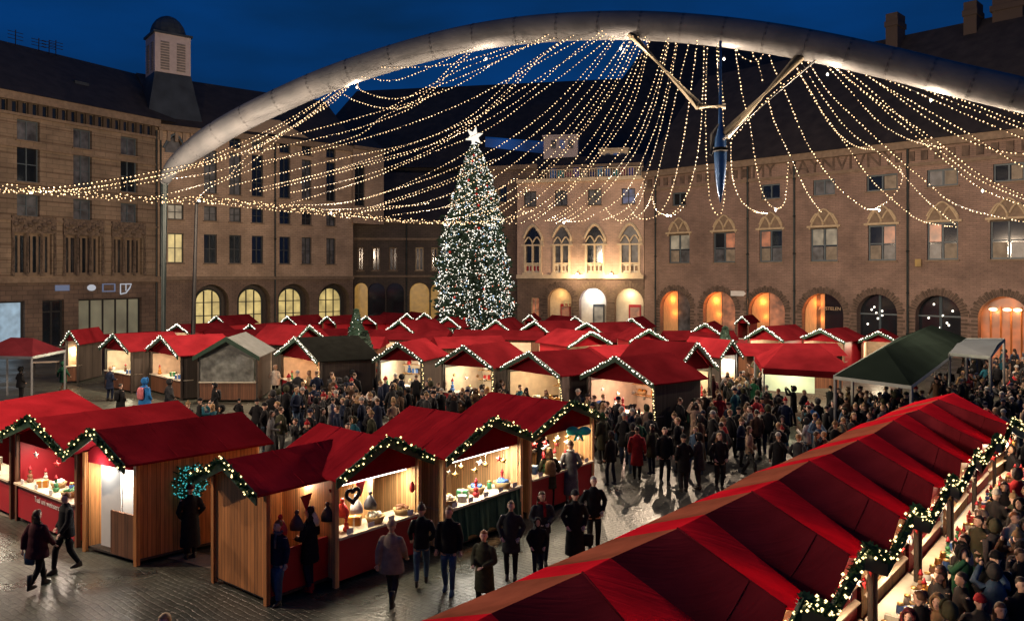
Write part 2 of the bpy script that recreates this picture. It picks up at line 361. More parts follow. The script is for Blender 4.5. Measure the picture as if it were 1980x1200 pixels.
def arch(uc, hw, z0, ztop, n=14, pointed=False):
    zs = ztop - hw * (1.35 if pointed else 1.0)
    pts = [(uc - hw, z0), (uc + hw, z0)]
    if pointed:
        for k in range(n + 1):
            f = k / n; x = 1 - 2 * f; pts.append((uc + hw * x, zs + (ztop - zs) * (1 - abs(x) ** 1.7)))
    else:
        for k in range(n + 1):
            a = math.pi * k / n; pts.append((uc + hw * math.cos(a), zs + hw * math.sin(a)))
    return pts
def wall(F, outer, holes, mats, parent, depth=.35, thick=9, name='wall'):
    """front sheet with real openings, their reveals, and the block behind (ends, back, top)"""
    polys = [[Vector((a, b, 0)) for a, b in outer]] + [[Vector((a, b, 0)) for a, b in h] for h in holes]
    tri = tessellate_polygon(polys); flat = [q for pl in polys for q in pl]
    mb = MB(); uv = [(q.x, q.y) for q in flat]
    vs = [F.p(q.x, q.y) for q in flat]
    fs = []
    for a, b, c in tri:
        nrm = (vs[b] - vs[a]).cross(vs[c] - vs[a])
        if nrm.length < 1e-7: continue
        fs.append((a, b, c) if nrm.dot(F.n) > 0 else (a, c, b))
    mb.add(vs, fs, uv)
    for h in holes:
        dp = depth if len(h) < 9 or depth > .6 else depth
        for i in range(len(h)):
            (a, b), (c, e) = h[i], h[(i + 1) % len(h)]
            mb.add([F.p(a, b), F.p(c, e), F.p(c, e, -dp), F.p(a, b, -dp)], [(0, 1, 2, 3)], [(a, b), (c, e), (c + dp, e), (a + dp, b)])
    n = len(outer)
    for i in range(n):
        (a, b), (c, e) = outer[i], outer[(i + 1) % n]
        mb.add([F.p(a, b), F.p(c, e), F.p(c, e, -thick), F.p(a, b, -thick)], [(0, 3, 2, 1)], [(a, b), (c, e), (c + thick, e), (a + thick, b)])
    mb.add([F.p(a, b, -thick) for a, b in outer], [tuple(range(n))])
    return mb.build(name, mats, parent)
def panel(F, poly, o, m, name, parent, th=.04):
    mb = MB(); mb.slab([F.p(a, b, o) for a, b in poly], F.n * -th); return mb.build(name, m, parent)
def window(F, parent, u0, u1, z0, z1, glass, fm=None, depth=.35, mull=1, trans=(.5,), sill=True, fw=.09):
    fm = fm or M['frame']; mb = MB(); o0, o1 = -depth + .02, -depth + .12
    F.rect(mb, u0, u0 + fw, z0, z1, o0, o1); F.rect(mb, u1 - fw, u1, z0, z1, o0, o1)
    F.rect(mb, u0 + fw, u1 - fw, z0, z0 + fw, o0, o1); F.rect(mb, u0 + fw, u1 - fw, z1 - fw, z1, o0, o1)
    for k in range(mull):
        c = u0 + (u1 - u0) * (k + 1) / (mull + 1); F.rect(mb, c - fw * .5, c + fw * .5, z0 + fw, z1 - fw, o0, o1 - .01)
    for f in trans:
        zc = z0 + (z1 - z0) * f; F.rect(mb, u0 + fw, u1 - fw, zc - fw * .4, zc + fw * .4, o0, o1 - .02)
    wo = mb.build('window', fm, parent)
    panel(F, [(u0, z0), (u1, z0), (u1, z1), (u0, z1)], -depth + .035, glass, 'pane', wo)
    if sill:
        s = MB(); F.rect(s, u0 - .12, u1 + .12, z0 - .12, z0 - .003, -.05, .13); s.build('sill', M['trimdk'], wo)
    return wo
def hole(u0, u1, z0, z1): return [(u0, z0), (u1, z0), (u1, z1), (u0, z1)]
def pipe(F, u, z0, z1, parent):
    mb = MB(); mb.tube([F.p(u, z0, .16), F.p(u, z1, .16)], .09, 8)
    for k in range(5):
        z = z0 + (z1 - z0) * (k + .5) / 5; mb.tube([F.p(u, z - .06, .16), F.p(u, z + .06, .16)], .13, 8)
    return mb.build('downpipe', M['pipe'], parent)
def band(F, u0, u1, z0, z1, o, m, name, parent):
    mb = MB(); F.rect(mb, u0, u1, z0, z1, .003, o); return mb.build(name, m, parent)
def roof(F, u0, u1, ze, zr, parent, back=8, eave=.5, m=None, rb0=None, name='roof', hip0=0, hip1=0, deep=None):
    deep = deep or back * 2; mb = MB()
    a, b = F.p(u0, ze, eave), F.p(u1, ze, eave); c, d = F.p(u1 - hip1, zr, -back), F.p(u0 + hip0, zr, -back)
    e, f = F.p(u1, ze, -deep), F.p(u0, ze, -deep)
    mb.add([a, b, c, d, e, f], [(0, 1, 2, 3), (3, 2, 4, 5), (0, 3, 5), (1, 4, 2), (0, 5, 4, 1)])
    return mb.build(name, m or M['slate'], parent)
def ring(F, uc, hw, ztop, z0, m, parent, n=22, wd=.55, name='arch_ring', o=.06):
    zs = ztop - hw; mb = MB()
    for k in range(n):
        a0, a1 = math.pi * (k + .1) / n, math.pi * (k + .9) / n; r0, r1 = hw + .01, hw + wd * (1 if k % 2 else .82)
        q = [(r0, a0), (r1, a0), (r1, a1), (r0, a1)]
        mb.slab([F.p(uc + r * math.cos(a), zs + r * math.sin(a), .003) for r, a in q][::-1], F.n * (o if k % 2 else o * .6))
    k = 0; z = zs - .2
    while z > z0 + .4:
        for sgn in (-1, 1):
            e0, e1 = sorted([uc + sgn * (hw + .01), uc + sgn * (hw + wd * (1 if k % 2 else .75))])
            F.rect(mb, e0, e1, z - .13, z + .06, .003, o if k % 2 else o * .6)
        z -= .3; k += 1
    return mb.build(name, m, parent)
def text_part(body, F, u, z, size, m, parent, o=.06, name='lettering', ext=.02):
    cu = bpy.data.curves.new('t', 'FONT'); cu.body = body; cu.size = size; cu.extrude = ext; cu.align_x = 'CENTER'; cu.align_y = 'CENTER'
    tmp = bpy.data.objects.new('t', cu); COL.objects.link(tmp)
    me = bpy.data.meshes.new_from_object(tmp.evaluated_get(bpy.context.evaluated_depsgraph_get()))
    bpy.data.objects.remove(tmp); me.materials.clear(); me.materials.append(m)
    o_ = bpy.data.objects.new(name, me)
    X = F.d if F.d.cross(Vector((0, 0, 1))).dot(F.n) > 0 else -F.d
    mt = Matrix((X, Vector((0, 0, 1)), F.n)).transposed().to_4x4(); mt.translation = F.p(u, z, o)
    me.transform(mt); link(o_, parent); return o_

# --- A: banded sandstone block, far left
A = Fac(0, 65, 305, 78)
bA = empty('apartment_building', A.p(A.u(150), 0), label='banded sandstone block with shop windows at far left of the square', cat='building'); bA.location = (0, 0, 0)
u0, u1 = A.u(-170), A.u(305); zt = A.z(150, 206) + .2
ZC = 21.9
rows = [('s', 236, 269), ('t', 290, 352), ('m', 381, 422)]
zr = [(A.z(55, a), A.z(55, b)) for a, b in ((272, 233), (352, 283), (418, 377))]
holes = []; wins = []
for px, hw in ((-95, 24), (-35, 23), (55, 22), (160, 18), (250, 16.5)):
    uc = A.u(px); h = (A.u(px + hw) - A.u(px - hw)) / 2
    for k, (a, b) in enumerate(zr):
        holes.append(hole(uc - h, uc + h, a, b)); wins.append((uc - h, uc + h, a, b, k))
zc0, zc1 = A.z(160, 531), A.z(160, 456)
trip = []
for px, hw in ((-95, 40), (65, 36), (161, 33), (248, 27)):
    uc = A.u(px); h = (A.u(px + hw) - A.u(px - hw)) / 2; trip.append((uc, h)); holes.append(hole(uc - h, uc + h, zc0, zc1))
shop = [(-60, 48, 4.6, 'screen'), (82, 124, 4.9, 'door'), (152, 274, 4.9, 'shop')]
zs1 = A.z(200, 577)
for a, b, _, k in shop: holes.append(hole(A.u(a), A.u(b), .35 if k != 'door' else .12, zs1))
wall(A, [(u0, 0), (u1, 0), (u1, ZC), (u0, ZC)], [h for h in holes if h[0][1] > 6.45], [M['stoneA']], bA, .4) if 0 else None
lower = [h for h in holes if h[0][1] < 5]; upper = [h for h in holes if h[0][1] >= 5]
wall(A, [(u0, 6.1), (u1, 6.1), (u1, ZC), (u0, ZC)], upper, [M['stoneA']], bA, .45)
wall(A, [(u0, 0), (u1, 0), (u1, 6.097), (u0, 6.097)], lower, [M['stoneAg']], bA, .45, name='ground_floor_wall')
for a, b, z0, z1, k in wins: window(A, bA, a, b, z0, z1, M['glassb'] if random.random() < .5 else M['glass'], M['framebl'], .45, trans=(.5,) if k else ())
for uc, h in trip:
    window(A, bA, uc - h, uc + h, zc0, zc1, M['glass'], M['trimdk'], .45, mull=5, trans=(), fw=.2)
    mb = MB(); A.rect(mb, uc - h - .3, uc + h + .3, zc1 + .05, zc1 + 1.5, .003, .22)
    for k in range(9):
        mb.ell(A.p(uc - h + 2 * h * k / 8, zc1 + .75 + .3 * math.sin(k * 2.1), .22), (.26, .26, .22), 8, 5)
    for k in range(4):
        uu = uc - h - .2 + (2 * h + .4) * k / 3; mb.tube([A.p(uu, zc0 - .1, .14), A.p(uu, zc1 + .1, .14)], [.16, .11], 6)
    mb.build('carved_surround', M['carved'], bA)
band(A, u0, u1, 5.85, 6.35, .35, M['trimdk'], 'string_course', bA)
for zz in (A.z(55, 275) - .45, A.z(55, 425)): band(A, u0, u1, zz - .1, zz + .1, .16, M['trimdk'], 'string_course', bA)
fz0, fz1 = A.z(0, 212), A.z(0, 190)
mb = MB(); u = u0
while u < u1 - .3: A.rect(mb, u, u + .34, fz0, fz1, .003, .28); u += .85
mb.build('corbel_frieze', M['stoneA'], bA)
band(A, u0, u1, fz1 + .01, ZC + .15, .5, M['trimdk'], 'cornice', bA); band(A, u0, u1, fz0 - .25, fz0 - .01, .2, M['trimdk'], 'cornice', bA)
mb = MB(); u = u0 + .36
while u < u1 - .6: A.rect(mb, u, u + .45, fz0 + .02, fz1 - .02, .004, .02); u += .85
mb.build('frieze_niche', M['glass'], bA)
RA = roof(A, u0, u1 + 6, ZC + .16, 28.6, bA, 8.5, .6)
for a, b, _, k in shop:
    if k == 'door':
        d_ = window(A, bA, A.u(a), A.u(b), .12, zs1, M['glass'], M['black'], .45, 1, (.75,), False, .16); d_.name = 'door'
    else: window(A, bA, A.u(a), A.u(b), .35, zs1, M[k], M['black'], .45, 4 if k == 'shop' else 0, (), False, .15)
def logo(kind, px0, px1, py0, py1, m):
    mb = MB(); a, b, z0, z1 = A.u(px0), A.u(px1), A.z((px0 + px1) / 2, py1), A.z((px0 + px1) / 2, py0)
    if kind == 'bar':
        A.rect(mb, a, b, z0, z1, .02, .12)
    elif kind == 'disc':
        mb.slab([A.p((a + b) / 2 + (b - a) / 2 * math.cos(t * .4), (z0 + z1) / 2 + (z1 - z0) / 2 * math.sin(t * .4), .03) for t in range(16)][::-1], A.n * .1)
    elif kind == 'box':
        for q in ((a, b, z0, z0 + .1), (a, b, z1 - .1, z1), (a, a + .1, z0 + .11, z1 - .11), (b - .1, b, z0 + .11, z1 - .11)): A.rect(mb, *q, .02, .12)
    else:
        pts = [A.p(a, z0, .08), A.p(a, z1, .08), A.p(b, z1, .08), A.p(b - (b - a) * .15, (z0 + z1) / 2 + .1, .08), A.p((a + b) / 2, z0 + .1, .08), A.p(a, z0, .08)]
        mb.tube(pts, .06, 6); mb.tube([A.p((a + b) / 2, z0 + .3, .08), A.p((a + b) / 2, z1, .08)], .05, 6)
    return mb.build('sign', m, bA)
M['signblue'] = emit('blue_sign', (.3, .45, .8), .22); M['signwhite'] = emit('white_sign', (.75, .8, .9), .5)
logo('bar', 106, 133, 551, 562, M['signblue']); logo('disc', 168, 184, 550, 562, M['signwhite'])
logo('box', 197, 222, 548, 564, M['signblue']); logo('D', 232, 253, 549, 568, M['signwhite'])
pipe(A, u1 - .25, 0, 21, bA)
mb = MB(); q = A.p(A.u(198), 24.6, -3.6); mb.box(q, (1.4, .9, .9), math.atan2(A.d.y, A.d.x)); mb.build('roof_light', M['lead'], bA)
# rooftop aerials
for px, py0, py1 in ((30, 95, 58), (95, 108, 78), (108, 108, 78), (75, 104, 74)):
    d = A.t(px) + 8; mb = MB(); a, b = at(px, py0 + 8, d), at(px, py1, d); mb.tube([a, b], .05, 5)
    for k in range(3): c = a.lerp(b, .6 + .15 * k); mb.tube([c - A.d * .7, c + A.d * .7], .035, 4)
    tag(mb.build('aerial', M['black'], loc=a), 'thin dark roof aerial on the ridge of the sandstone block', 'aerial', 'aerials on the left roof')

# --- tower between A and B
B = Fac(305, 78.2, 683, 92)
tw = empty('bell_turret', (0, 0, 0), label='white louvred turret with dark dome rising from the left roofs', cat='turret')
def sqring(c, pts):  # stacked squares -> mesh, rotated with facade B
    vs = []
    for z, h in pts:
        for a, b in ((-1, -1), (1, -1), (1, 1), (-1, 1)): vs.append(Vector((c.x, c.y, z)) + (B.d * a - B.n * b) * h)
    n = len(pts); mb = MB()
    fs = [(i * 4 + k, i * 4 + (k + 1) % 4, i * 4 + 4 + (k + 1) % 4, i * 4 + 4 + k) for i in range(n - 1) for k in range(4)]
    return mb.add(vs, fs + [(3, 2, 1, 0), tuple(4 * n - 4 + k for k in range(4))])
tcx = B.p(B.u(322), 0, -4.2); td = tcx.y; zz = lambda py: CAMH + (HZ - py) / FP * td
tcx.x = (325 - 990) / FP * td
hb = 58 / FP * td * .78; hl = 45 / FP * td * .72
sqring(tcx, [(zz(245), hb * 1.12), (zz(218), hb * 1.0), (zz(180), hb * .84), (zz(150), hl * 1.02)]).build('base', M['lead'], tw)
ln = sqring(tcx, [(zz(149), hl), (zz(76), hl)]).build('lantern', M['lantern'], tw)
sqring(tcx, [(zz(76) + .003, hl * 1.1), (zz(72), hl * 1.1)]).build('cornice', M['lead'], tw)
mb = MB(); hz = zz(32) - zz(72)
mb.rings([(tcx.x, tcx.y, zz(72) + .01 + hz * a, hl * b, hl * b) for a, b in ((0, 1.0), (.25, .97), (.5, .87), (.72, .68), (.88, .45), (.97, .2), (1, .05))], 16)
mb.build('dome', M['lead'], tw)
for side in ((B.n, B.d), (-B.d, B.n), (B.d, B.n)):
    nrm, al = side
    for s in (-1, 1):
        c = Vector((tcx.x, tcx.y, 0)) + nrm * (hl + .01) + al * (s * hl * .45); mb = MB()
        for k in range(11):
            z = zz(142) + (zz(92) - zz(142)) * k / 10; e = al * (hl * .24)
            mb.slab([c - e + Vector((0, 0, z)), c + e + Vector((0, 0, z)), c + e + nrm * .08 + Vector((0, 0, z - .12)), c - e + nrm * .08 + Vector((0, 0, z - .12))], (0, 0, .1))
        mb.build('louvre', M['louvre'], tw)

# --- B: buff brick block
bB = empty('office_building', (0, 0, 0), label='buff brick building with round arches lit yellow, left of the fir tree', cat='building')
u0, u1 = 0.02, B.L; ZB = 21.6
r1 = (B.z(340, 508), B.z(340, 451)); r2 = (B.z(340, 424), B.z(340, 395)); r3 = (B.z(550, 383), B.z(550, 305)); r4 = (B.z(550, 296), B.z(550, 272))
holes = []; wins = []
cent = [(340, 15), (407, 12.5), (455, 11.5), (498, 11), (551, 10.5), (593, 9.5), (640, 9)]
for i, (px, hw) in enumerate(cent):
    uc = B.u(px); h = (B.u(px + hw) - B.u(px - hw)) / 2
    for k, (a, b) in enumerate((r1, r2, r3, r4)):
        if k > 1 and i == 0: continue
        g = M['lit'] if (i, k) == (0, 0) else M['litw'] if (i, k) == (0, 1) else random.choice([M['glass'], M['glass'], M['glassb']])
        wins.append((uc - h, uc + h, a, b, g, k)); holes.append(hole(uc - h, uc + h, a, b))
uc = B.u(338); holes.append(arch(uc, 1.0, B.z(338, 296), B.z(338, 262), 12, True))
arc = []
ztA, hwA = B.z(490, 551), 0
for px, hw in ((409, 34), (491, 32), (568, 31), (646, 30)):
    uc = B.u(px); h = (B.u(px + hw) - B.u(px - hw)) / 2; arc.append((uc, h))
low = [arch(uc, h, .12, B.z(409, 550)) for uc, h in arc]
ZS = B.z(400, 538)
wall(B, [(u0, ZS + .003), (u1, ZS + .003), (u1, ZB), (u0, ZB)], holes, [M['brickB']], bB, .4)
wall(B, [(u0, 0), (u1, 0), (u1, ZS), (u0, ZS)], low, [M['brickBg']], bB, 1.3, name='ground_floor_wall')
for a, b, z0, z1, g, k in wins: window(B, bB, a, b, z0, z1, g, None, .4, trans=(.5,) if k != 2 else (.33, .66))
wp = arch(B.u(338), .85, B.z(338, 295), B.z(338, 265), 12, True); panel(B, wp, -.3, M['glassb'], 'window', bB)
mb = MB(); q = arch(B.u(338), 1.1, B.z(338, 296), B.z(338, 260), 12, True); mb.tube([B.p(a, b, .08) for a, b in q[1:]], .12, 6); mb.build('window_moulding', M['framebl'], bB)
for uc, h in arc:
    zt_ = B.z(409, 550)
    panel(B, arch(uc, h, .12, zt_), -1.3, M['darkwood'], 'arcade_wall', bB)
    h2 = h * .72; mb = MB(); q = arch(uc, h2, 1.0, zt_ - .5, 12)
    mb.tube([B.p(a, b, -1.2) for a, b in q + [q[0]]], .1, 6)
    for f in (-.33, .33): mb.bar(B.p(uc + f * h2, 1, -1.2), B.p(uc + f * h2, zt_ - .7, -1.2), .12)
    for zq in (2.2, 3.6): mb.bar(B.p(uc - h2, zq, -1.2), B.p(uc + h2, zq, -1.2), .09)
    wo = mb.build('window', M['frame'], bB); panel(B, q, -1.26, M['lit'], 'pane', wo, .02)
band(B, u0, u1, ZS - .15, ZS + .2, .25, M['trimdk'], 'string_course', bB)
mb = MB(); u = u0 + .1
while u < B.u(420): B.rect(mb, u, u + .3, ZB - 1.5, ZB - .5, .003, .25); u += .75
mb.build('corbel_frieze', M['brickB'], bB)
band(B, u0, u1, ZB - .5, ZB + .1, .4, M['trimdk'], 'cornice', bB)
mb = MB(); ug = B.u(515); mb.slab([B.p(B.u(425), ZB + .1, .02), B.p(B.u(610), ZB + .1, .02), B.p(ug + 1.5, ZB + 2.1, .02), B.p(ug - 2.5, ZB + 1.9, .02)], B.n * -.6); mb.build('gable', M['brickB'], bB)
roof(B, u0, u1 + .5, ZB + .11, 28.6, bB, 8.5, .5)
pipe(B, B.u(531), 0, ZB - .6, bB); pipe(B, B.u(306) + .2, 6, ZB - .6, bB)
# jutting upper bay, x 683..742
J = Fac(683, 91.5, 742, 94.5)
bay = empty('corner_house', (0, 0, 0), label='narrow brick upper storeys with one tall window, left of the dark arcade', cat='building')
zb0, zb1 = J.z(700, 432), J.z(700, 290); wu = [J.u(686), J.u(706)]
wall(J, [(.02, zb0), (J.L, zb0), (J.L, zb1), (.02, zb1)], [hole(wu[0], wu[1], J.z(695, 398), J.z(695, 318))], [M['brickB']], bay, .4, 6)
window(J, bay, wu[0], wu[1], J.z(695, 398), J.z(695, 318), M['glass'], None, .4, 1, (.3, .6))
band(J, 0.02, J.L, zb1 + .002, zb1 + .4, .3, M['trimdk'], 'cornice', bay); roof(J, 0, J.L, zb1 + .41, zb1 + 2.2, bay, 3, .3)

# --- C: dark arcade behind the fir tree
C_ = Fac(684, 95, 1000, 97)
bC = empty('arcade_building', (0, 0, 0), label='dark sooty arcade building behind the decorated fir tree', cat='building')
u0, u1 = .02, C_.L; ZCw = C_.z(780, 432); holes = []; cw = []
for px, hw in ((697, 6), (727, 8), (760, 8), (811, 8), (840, 6), (900, 8), (950, 8)):
    uc = C_.u(px); h = (C_.u(px + hw) - C_.u(px - hw)) / 2; cw.append((uc, h)); holes.append(hole(uc - h, uc + h, C_.z(750, 523), C_.z(750, 478)))
ca = [(698, 13, 'gold'), (728, 17, 'glass'), (764, 17, 'glass'), (811, 19, 'gold'), (848, 15, 'gold'), (900, 18, 'glass'), (960, 18, 'glass')]
zat = C_.z(750, 547)
for px, hw, k in ca:
    uc = C_.u(px); h = (C_.u(px + hw) - C_.u(px - hw)) / 2; holes.append(arch(uc, h, .12, zat))
wall(C_, [(u0, 0), (u1, 0), (u1, ZCw), (u0, ZCw)], holes, [M['brickC']], bC, .6)
for i, (uc, h) in enumerate(cw): window(C_, bC, uc - h, uc + h, C_.z(750, 523), C_.z(750, 478), M['glass'], M['trim'] if i in (3, 4) else M['trimdk'], .5, 1, (), True, .14)
for px, hw, k in ca:
    uc = C_.u(px); h = (C_.u(px + hw) - C_.u(px - hw)) / 2; panel(C_, arch(uc, h, .12, zat), -.6, M[k], 'arcade_window', bC)
for zz_ in (C_.z(750, 534), C_.z(750, 462)): band(C_, u0, u1, zz_ - .12, zz_ + .12, .2, M['trimdk'], 'string_course', bC)
band(C_, u0, u1, ZCw, ZCw + .3, .3, M['trimdk'], 'cornice', bC); pipe(C_, C_.u(786), 0, ZCw, bC)
roof(C_, u0, u1, ZCw + .31, C_.z(800, 320), bC, 7, .4)
# --- F: brown wall between fir tree and the pink facade
F_ = Fac(946, 90, 1040, 88)
bF = empty('warehouse', (0, 0, 0), label='plain brown-walled building between the fir tree and the pink facade', cat='building')
zf = F_.z(1000, 328); holes = [hole(F_.u(a), F_.u(b), F_.z(990, y1), F_.z(990, y0)) for a, b, y0, y1 in ((965, 980, 358, 390), (1000, 1015, 358, 390), (965, 980, 455, 500))]
wall(F_, [(0, 0), (F_.L, 0), (F_.L, zf), (0, zf)], holes, [M['brickBg']], bF, .3, 6)
for h in holes: window(F_, bF, h[0][0], h[1][0], h[0][1], h[2][1], M['glass'], None, .3)
band(F_, 0, F_.L, zf + .002, zf + .5, .3, M['trimdk'], 'cornice', bF)

# --- D: lit pink facade with twin-light windows
D = Fac(1000, 87, 1245, 83)
bD = empty('guildhall', (0, 0, 0), label='pink floodlit facade with four pale twin-arched windows', cat='building')
ZD = D.z(1150, 350); ZDm = D.z(1150, 535); holes = []; dw = []; du = []
for px, hw in ((1030, 16), (1086, 16), (1150, 18), (1218, 19)):
    uc = D.u(px); h = (D.u(px + hw) - D.u(px - hw)) / 2; dw.append((uc, h)); holes.append(arch(uc, h, D.z(1150, 527), D.z(1150, 437), 16, True))
for px, hw in ((1025, 12), (1085, 12), (1150, 13), (1215, 13)):
    uc = D.u(px); h = (D.u(px + hw) - D.u(px - hw)) / 2; du.append((uc, h)); holes.append(hole(uc - h, uc + h, D.z(1150, 396), D.z(1150, 366)))
wall(D, [(0, ZDm), (D.L, ZDm), (D.L, ZD), (0, ZD)], holes, [M['brickD']], bD, .35, 8)
for i, (uc, h) in enumerate(dw):
    z0, z1 = D.z(1150, 527), D.z(1150, 437); zm = z0 + (z1 - z0) * .6; zl = z0 + (z1 - z0) * .2; mb = MB()
    o0, o1 = -.25, .14
    D.rect(mb, uc - h - .05, uc - h + .18, z0, zm, o0, o1); D.rect(mb, uc + h - .18, uc + h + .05, z0, zm, o0, o1); D.rect(mb, uc - .1, uc + .1, z0, zm + .1, o0, o1 - .02)
    D.rect(mb, uc - h - .35, uc + h + .35, zm - .08, zm + .1, o1 - .1, o1 + .04); D.rect(mb, uc - h + .19, uc + h - .19, zl - .08, zl + .08, o0, o1 - .03)
    D.rect(mb, uc - h - .2, uc + h + .2, z0 - .25, z0 - .01, 0.003, .25)
    for s in (-1, 1):
        c = uc + s * h * .5; mb.tube([D.p(a, b, .06) for a, b in arch(c, h * .47, zm, zm + h * .95, 10, True)[1:]], .09, 6)
    mb.tube([D.p(a, b, .08) for a, b in arch(uc, h + .12, zm, z1 + .25, 16, True)[1:]], .16, 6)
    for s in (-1, 0, 1):
        mb.ell(D.p(uc + s * h * .55, z1 - .25 + (.45 if s == 0 else 0), .1), (.16, .16, .22), 8, 5)
    wo = mb.build('window', M['trimpale'], bD)
    panel(D, arch(uc, h, z0, z1, 16, True), -.24, M['glassb'] if i % 2 else M['glass'], 'pane', wo)
    mb = MB(); D.rect(mb, uc - h + .19, uc + h - .19, z0, zl - .1, -.2, -.1)
    mb.build('apron_panel', M['cream'], wo)
    mb = MB()
    for k in range(4):
        c = uc + (k - 1.5) * h * .42; D.rect(mb, c - h * .13, c + h * .13, z0 + .2, zl - .28, -.09, -.06)
    mb.build('apron_openwork', M['redpaint'] if i == 0 else M['trimdk'], wo)
for i, (uc, h) in enumerate(du): window(D, bD, uc - h, uc + h, D.z(1150, 396), D.z(1150, 366), M['litb'] if i == 3 else M['glassb'], None, .35, 1, (.5,))
zla = D.z(1150, 557); low = []
arl = [(1082, 23, 'wood'), (1146, 26, 'litw'), (1216, 28, 'trimp')]
for px, hw, k in arl:
    uc = D.u(px); h = (D.u(px + hw) - D.u(px - hw)) / 2; low.append(arch(uc, h, .12, zla))
low.append(hole(D.u(1026), D.u(1042), .3, D.z(1034, 575)))
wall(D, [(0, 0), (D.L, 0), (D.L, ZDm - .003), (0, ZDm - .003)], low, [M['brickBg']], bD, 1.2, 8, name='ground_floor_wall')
window(D, bD, D.u(1026), D.u(1042), .3, D.z(1034, 575), M['litr'], M['trimpale'], .5, 1, (.6,), False)
for k_, (px, hw, k) in enumerate(arl):
    uc = D.u(px); h = (D.u(px + hw) - D.u(px - hw)) / 2
    panel(D, arch(uc, h, .12, zla), -1.2, M['cream'] if k_ else M['trimpale'], 'porch_wall', bD)
    dr = MB(); D.rect(dr, uc - h * .1, uc + h * .75, .15, 3.3, -1.19, -1.05); do = dr.build('door', M['redpaint'] if k_ != 1 else M['frame'], bD)
    panel(D, [(uc, 1.2), (uc + h * .65, 1.2), (uc + h * .65, 3.0), (uc, 3.0)], -1.0, M['litw'] if k_ == 1 else M['litr'], 'pane', do)
    ring(D, uc, h, zla, 0, M['ringdk'] if k_ == 0 else M['trimdk'], bD, 20, .75)
    lamp('porch_light', D.p(uc, zla - .7, -.5), (40, 190, 90)[k_], [(1, .6, .25), (.85, .88, 1), (1, .7, .38)][k_], .15, parent=bD)
text_part('EL', D, D.u(1094), D.z(1095, 587), .9, M['lit'], bD, -.7, 'door_sign')
band(D, 0, D.L, ZDm - .2, ZDm + .22, .4, M['trimpale'], 'string_course', bD); band(D, 0, D.L, ZD + .003, ZD + .4, .4, M['trimpale'], 'cornice', bD)
for px in (1118, 1183):
    q = D.p(D.u(px), D.z(px, 531), .55); L = empty('wall_lamp', (0, 0, 0)); L.parent = bD
    mb = MB(); mb.ell(q, (.2, .2, .2), 10, 8); mb.build('globe', emit('lamp_globe', (1, .72, .34), 7), L); mb = MB(); mb.tube([D.p(D.u(px), q.z + .3, .2), q + Vector((0, 0, .3)), q + Vector((0, 0, .18))], .04, 6); mb.build('bracket', M['black'], L)
    lamp('wall_lamp_light', q + D.n * 1.1, 420, (1, .70, .42), .1, parent=L)
# roof terrace with painted panels
zt0, zt1 = ZD + .42, D.z(1150, 312); mb = MB(); D.rect(mb, D.u(1052), D.L - .3, zt0, zt1, -2.5, -2.0); mb.build('terrace_wall', M['trimdk'], bD)
pc = [('blue', (.05, .2, .5)), ('teal', (.03, .35, .35)), ('rose', (.4, .12, .15)), ('violet', (.12, .1, .4)), ('cream', (.5, .45, .35)), ('navy', (.03, .05, .2)), ('sky', (.1, .4, .7))]
pm = [mat('painted_' + n, c, .7, var=.6, scale=4) for n, c in pc]
for k in range(12):
    a = D.u(1056 + k * 15.3); mb = MB(); D.rect(mb, a, a + .7, zt0 + .15, zt1 - .35 - .25 * (k % 3), -1.99, -1.9); mb.build('painted_panel', pm[k % 7], bD)
mb = MB()
for k in range(40): D.rect(mb, D.L * (.2 + .8 * k / 40), D.L * (.2 + .8 * k / 40) + .07, zt0, zt0 + .9, -.1, -.03)
D.rect(mb, D.L * .2, D.L - .05, zt0 + .91, zt0 + 1.0, -.14, 0); mb.build('railing', M['trimpale'], bD)
for px0, px1, py0, py1, m in ((1053, 1118, 268, 322, M['lantern']), (1160, 1214, 293, 330, M['trimpale'])):
    d = 93; a, b = at(px0, py1 + 80, d), at(px1, py0, d); mb = MB(); mb.box(((a.x + b.x) / 2, d, (a.z + b.z) / 2), (b.x - a.x, 2.4, b.z - a.z), R(-8))
    mb.box(((a.x + b.x) / 2, d, b.z + .12), ((b.x - a.x) * 1.08, 2.7, .2), R(-8)); ph_ = mb.build('penthouse', m, bD)
    for k in range(3): mb = MB(); mb.box((a.x + (b.x - a.x) * (.25 + .25 * k), d - 1.3 + (a.x + (b.x - a.x) * (.25 + .25 * k) - (a.x + b.x) / 2) * -.14, b.z - .9), ((b.x - a.x) * .14, .12, 1.0), R(-8)); mb.build('window', M['litb'] if k == 1 else M['glassb'], ph_)
roof(D, .5, D.L, zt1 - .5, zt1 + 1.5, bD, 6, -2.6)

# --- E: long red-brown brick hall to the right
Ds = 76 + (20.8 - (1246 - 990) / FP * 76) / ((1246 - 990) / FP + .9722)   # depth where the ray of column 1246 meets the hall's line
E = Fac(1246, Ds, 1980, 58)
bE = empty('market_hall', (0, 0, 0), label='long red-brown brick hall with glowing arches behind the stalls at right', cat='building')
Lr = E.u(2140); ZE = E.z(1593, 300) ; ew = []; holes = []
zl0, zl1 = E.z(1593, 505), E.z(1593, 440); zu0, zu1 = E.z(1593, 377), E.z(1593, 347)
cols = [(1313, 20, 13), (1400, 21, 0), (1490, 22, 18), (1593, 26, 21), (1705, 27, 30), (1822, 30, 30), (1950, 36, 30), (2070, 36, 30)]
for px, hw, h2 in cols:
    uc = E.u(px); h = (E.u(px + hw) - E.u(px - hw)) / 2; h3 = (E.u(px + h2) - E.u(px - h2)) / 2 if h2 else 0
    ew.append((uc, h, h3)); holes.append(hole(uc - h, uc + h, zl0, zl1))
    if h3: holes.append(hole(uc - h3, uc + h3, zu0, zu1))
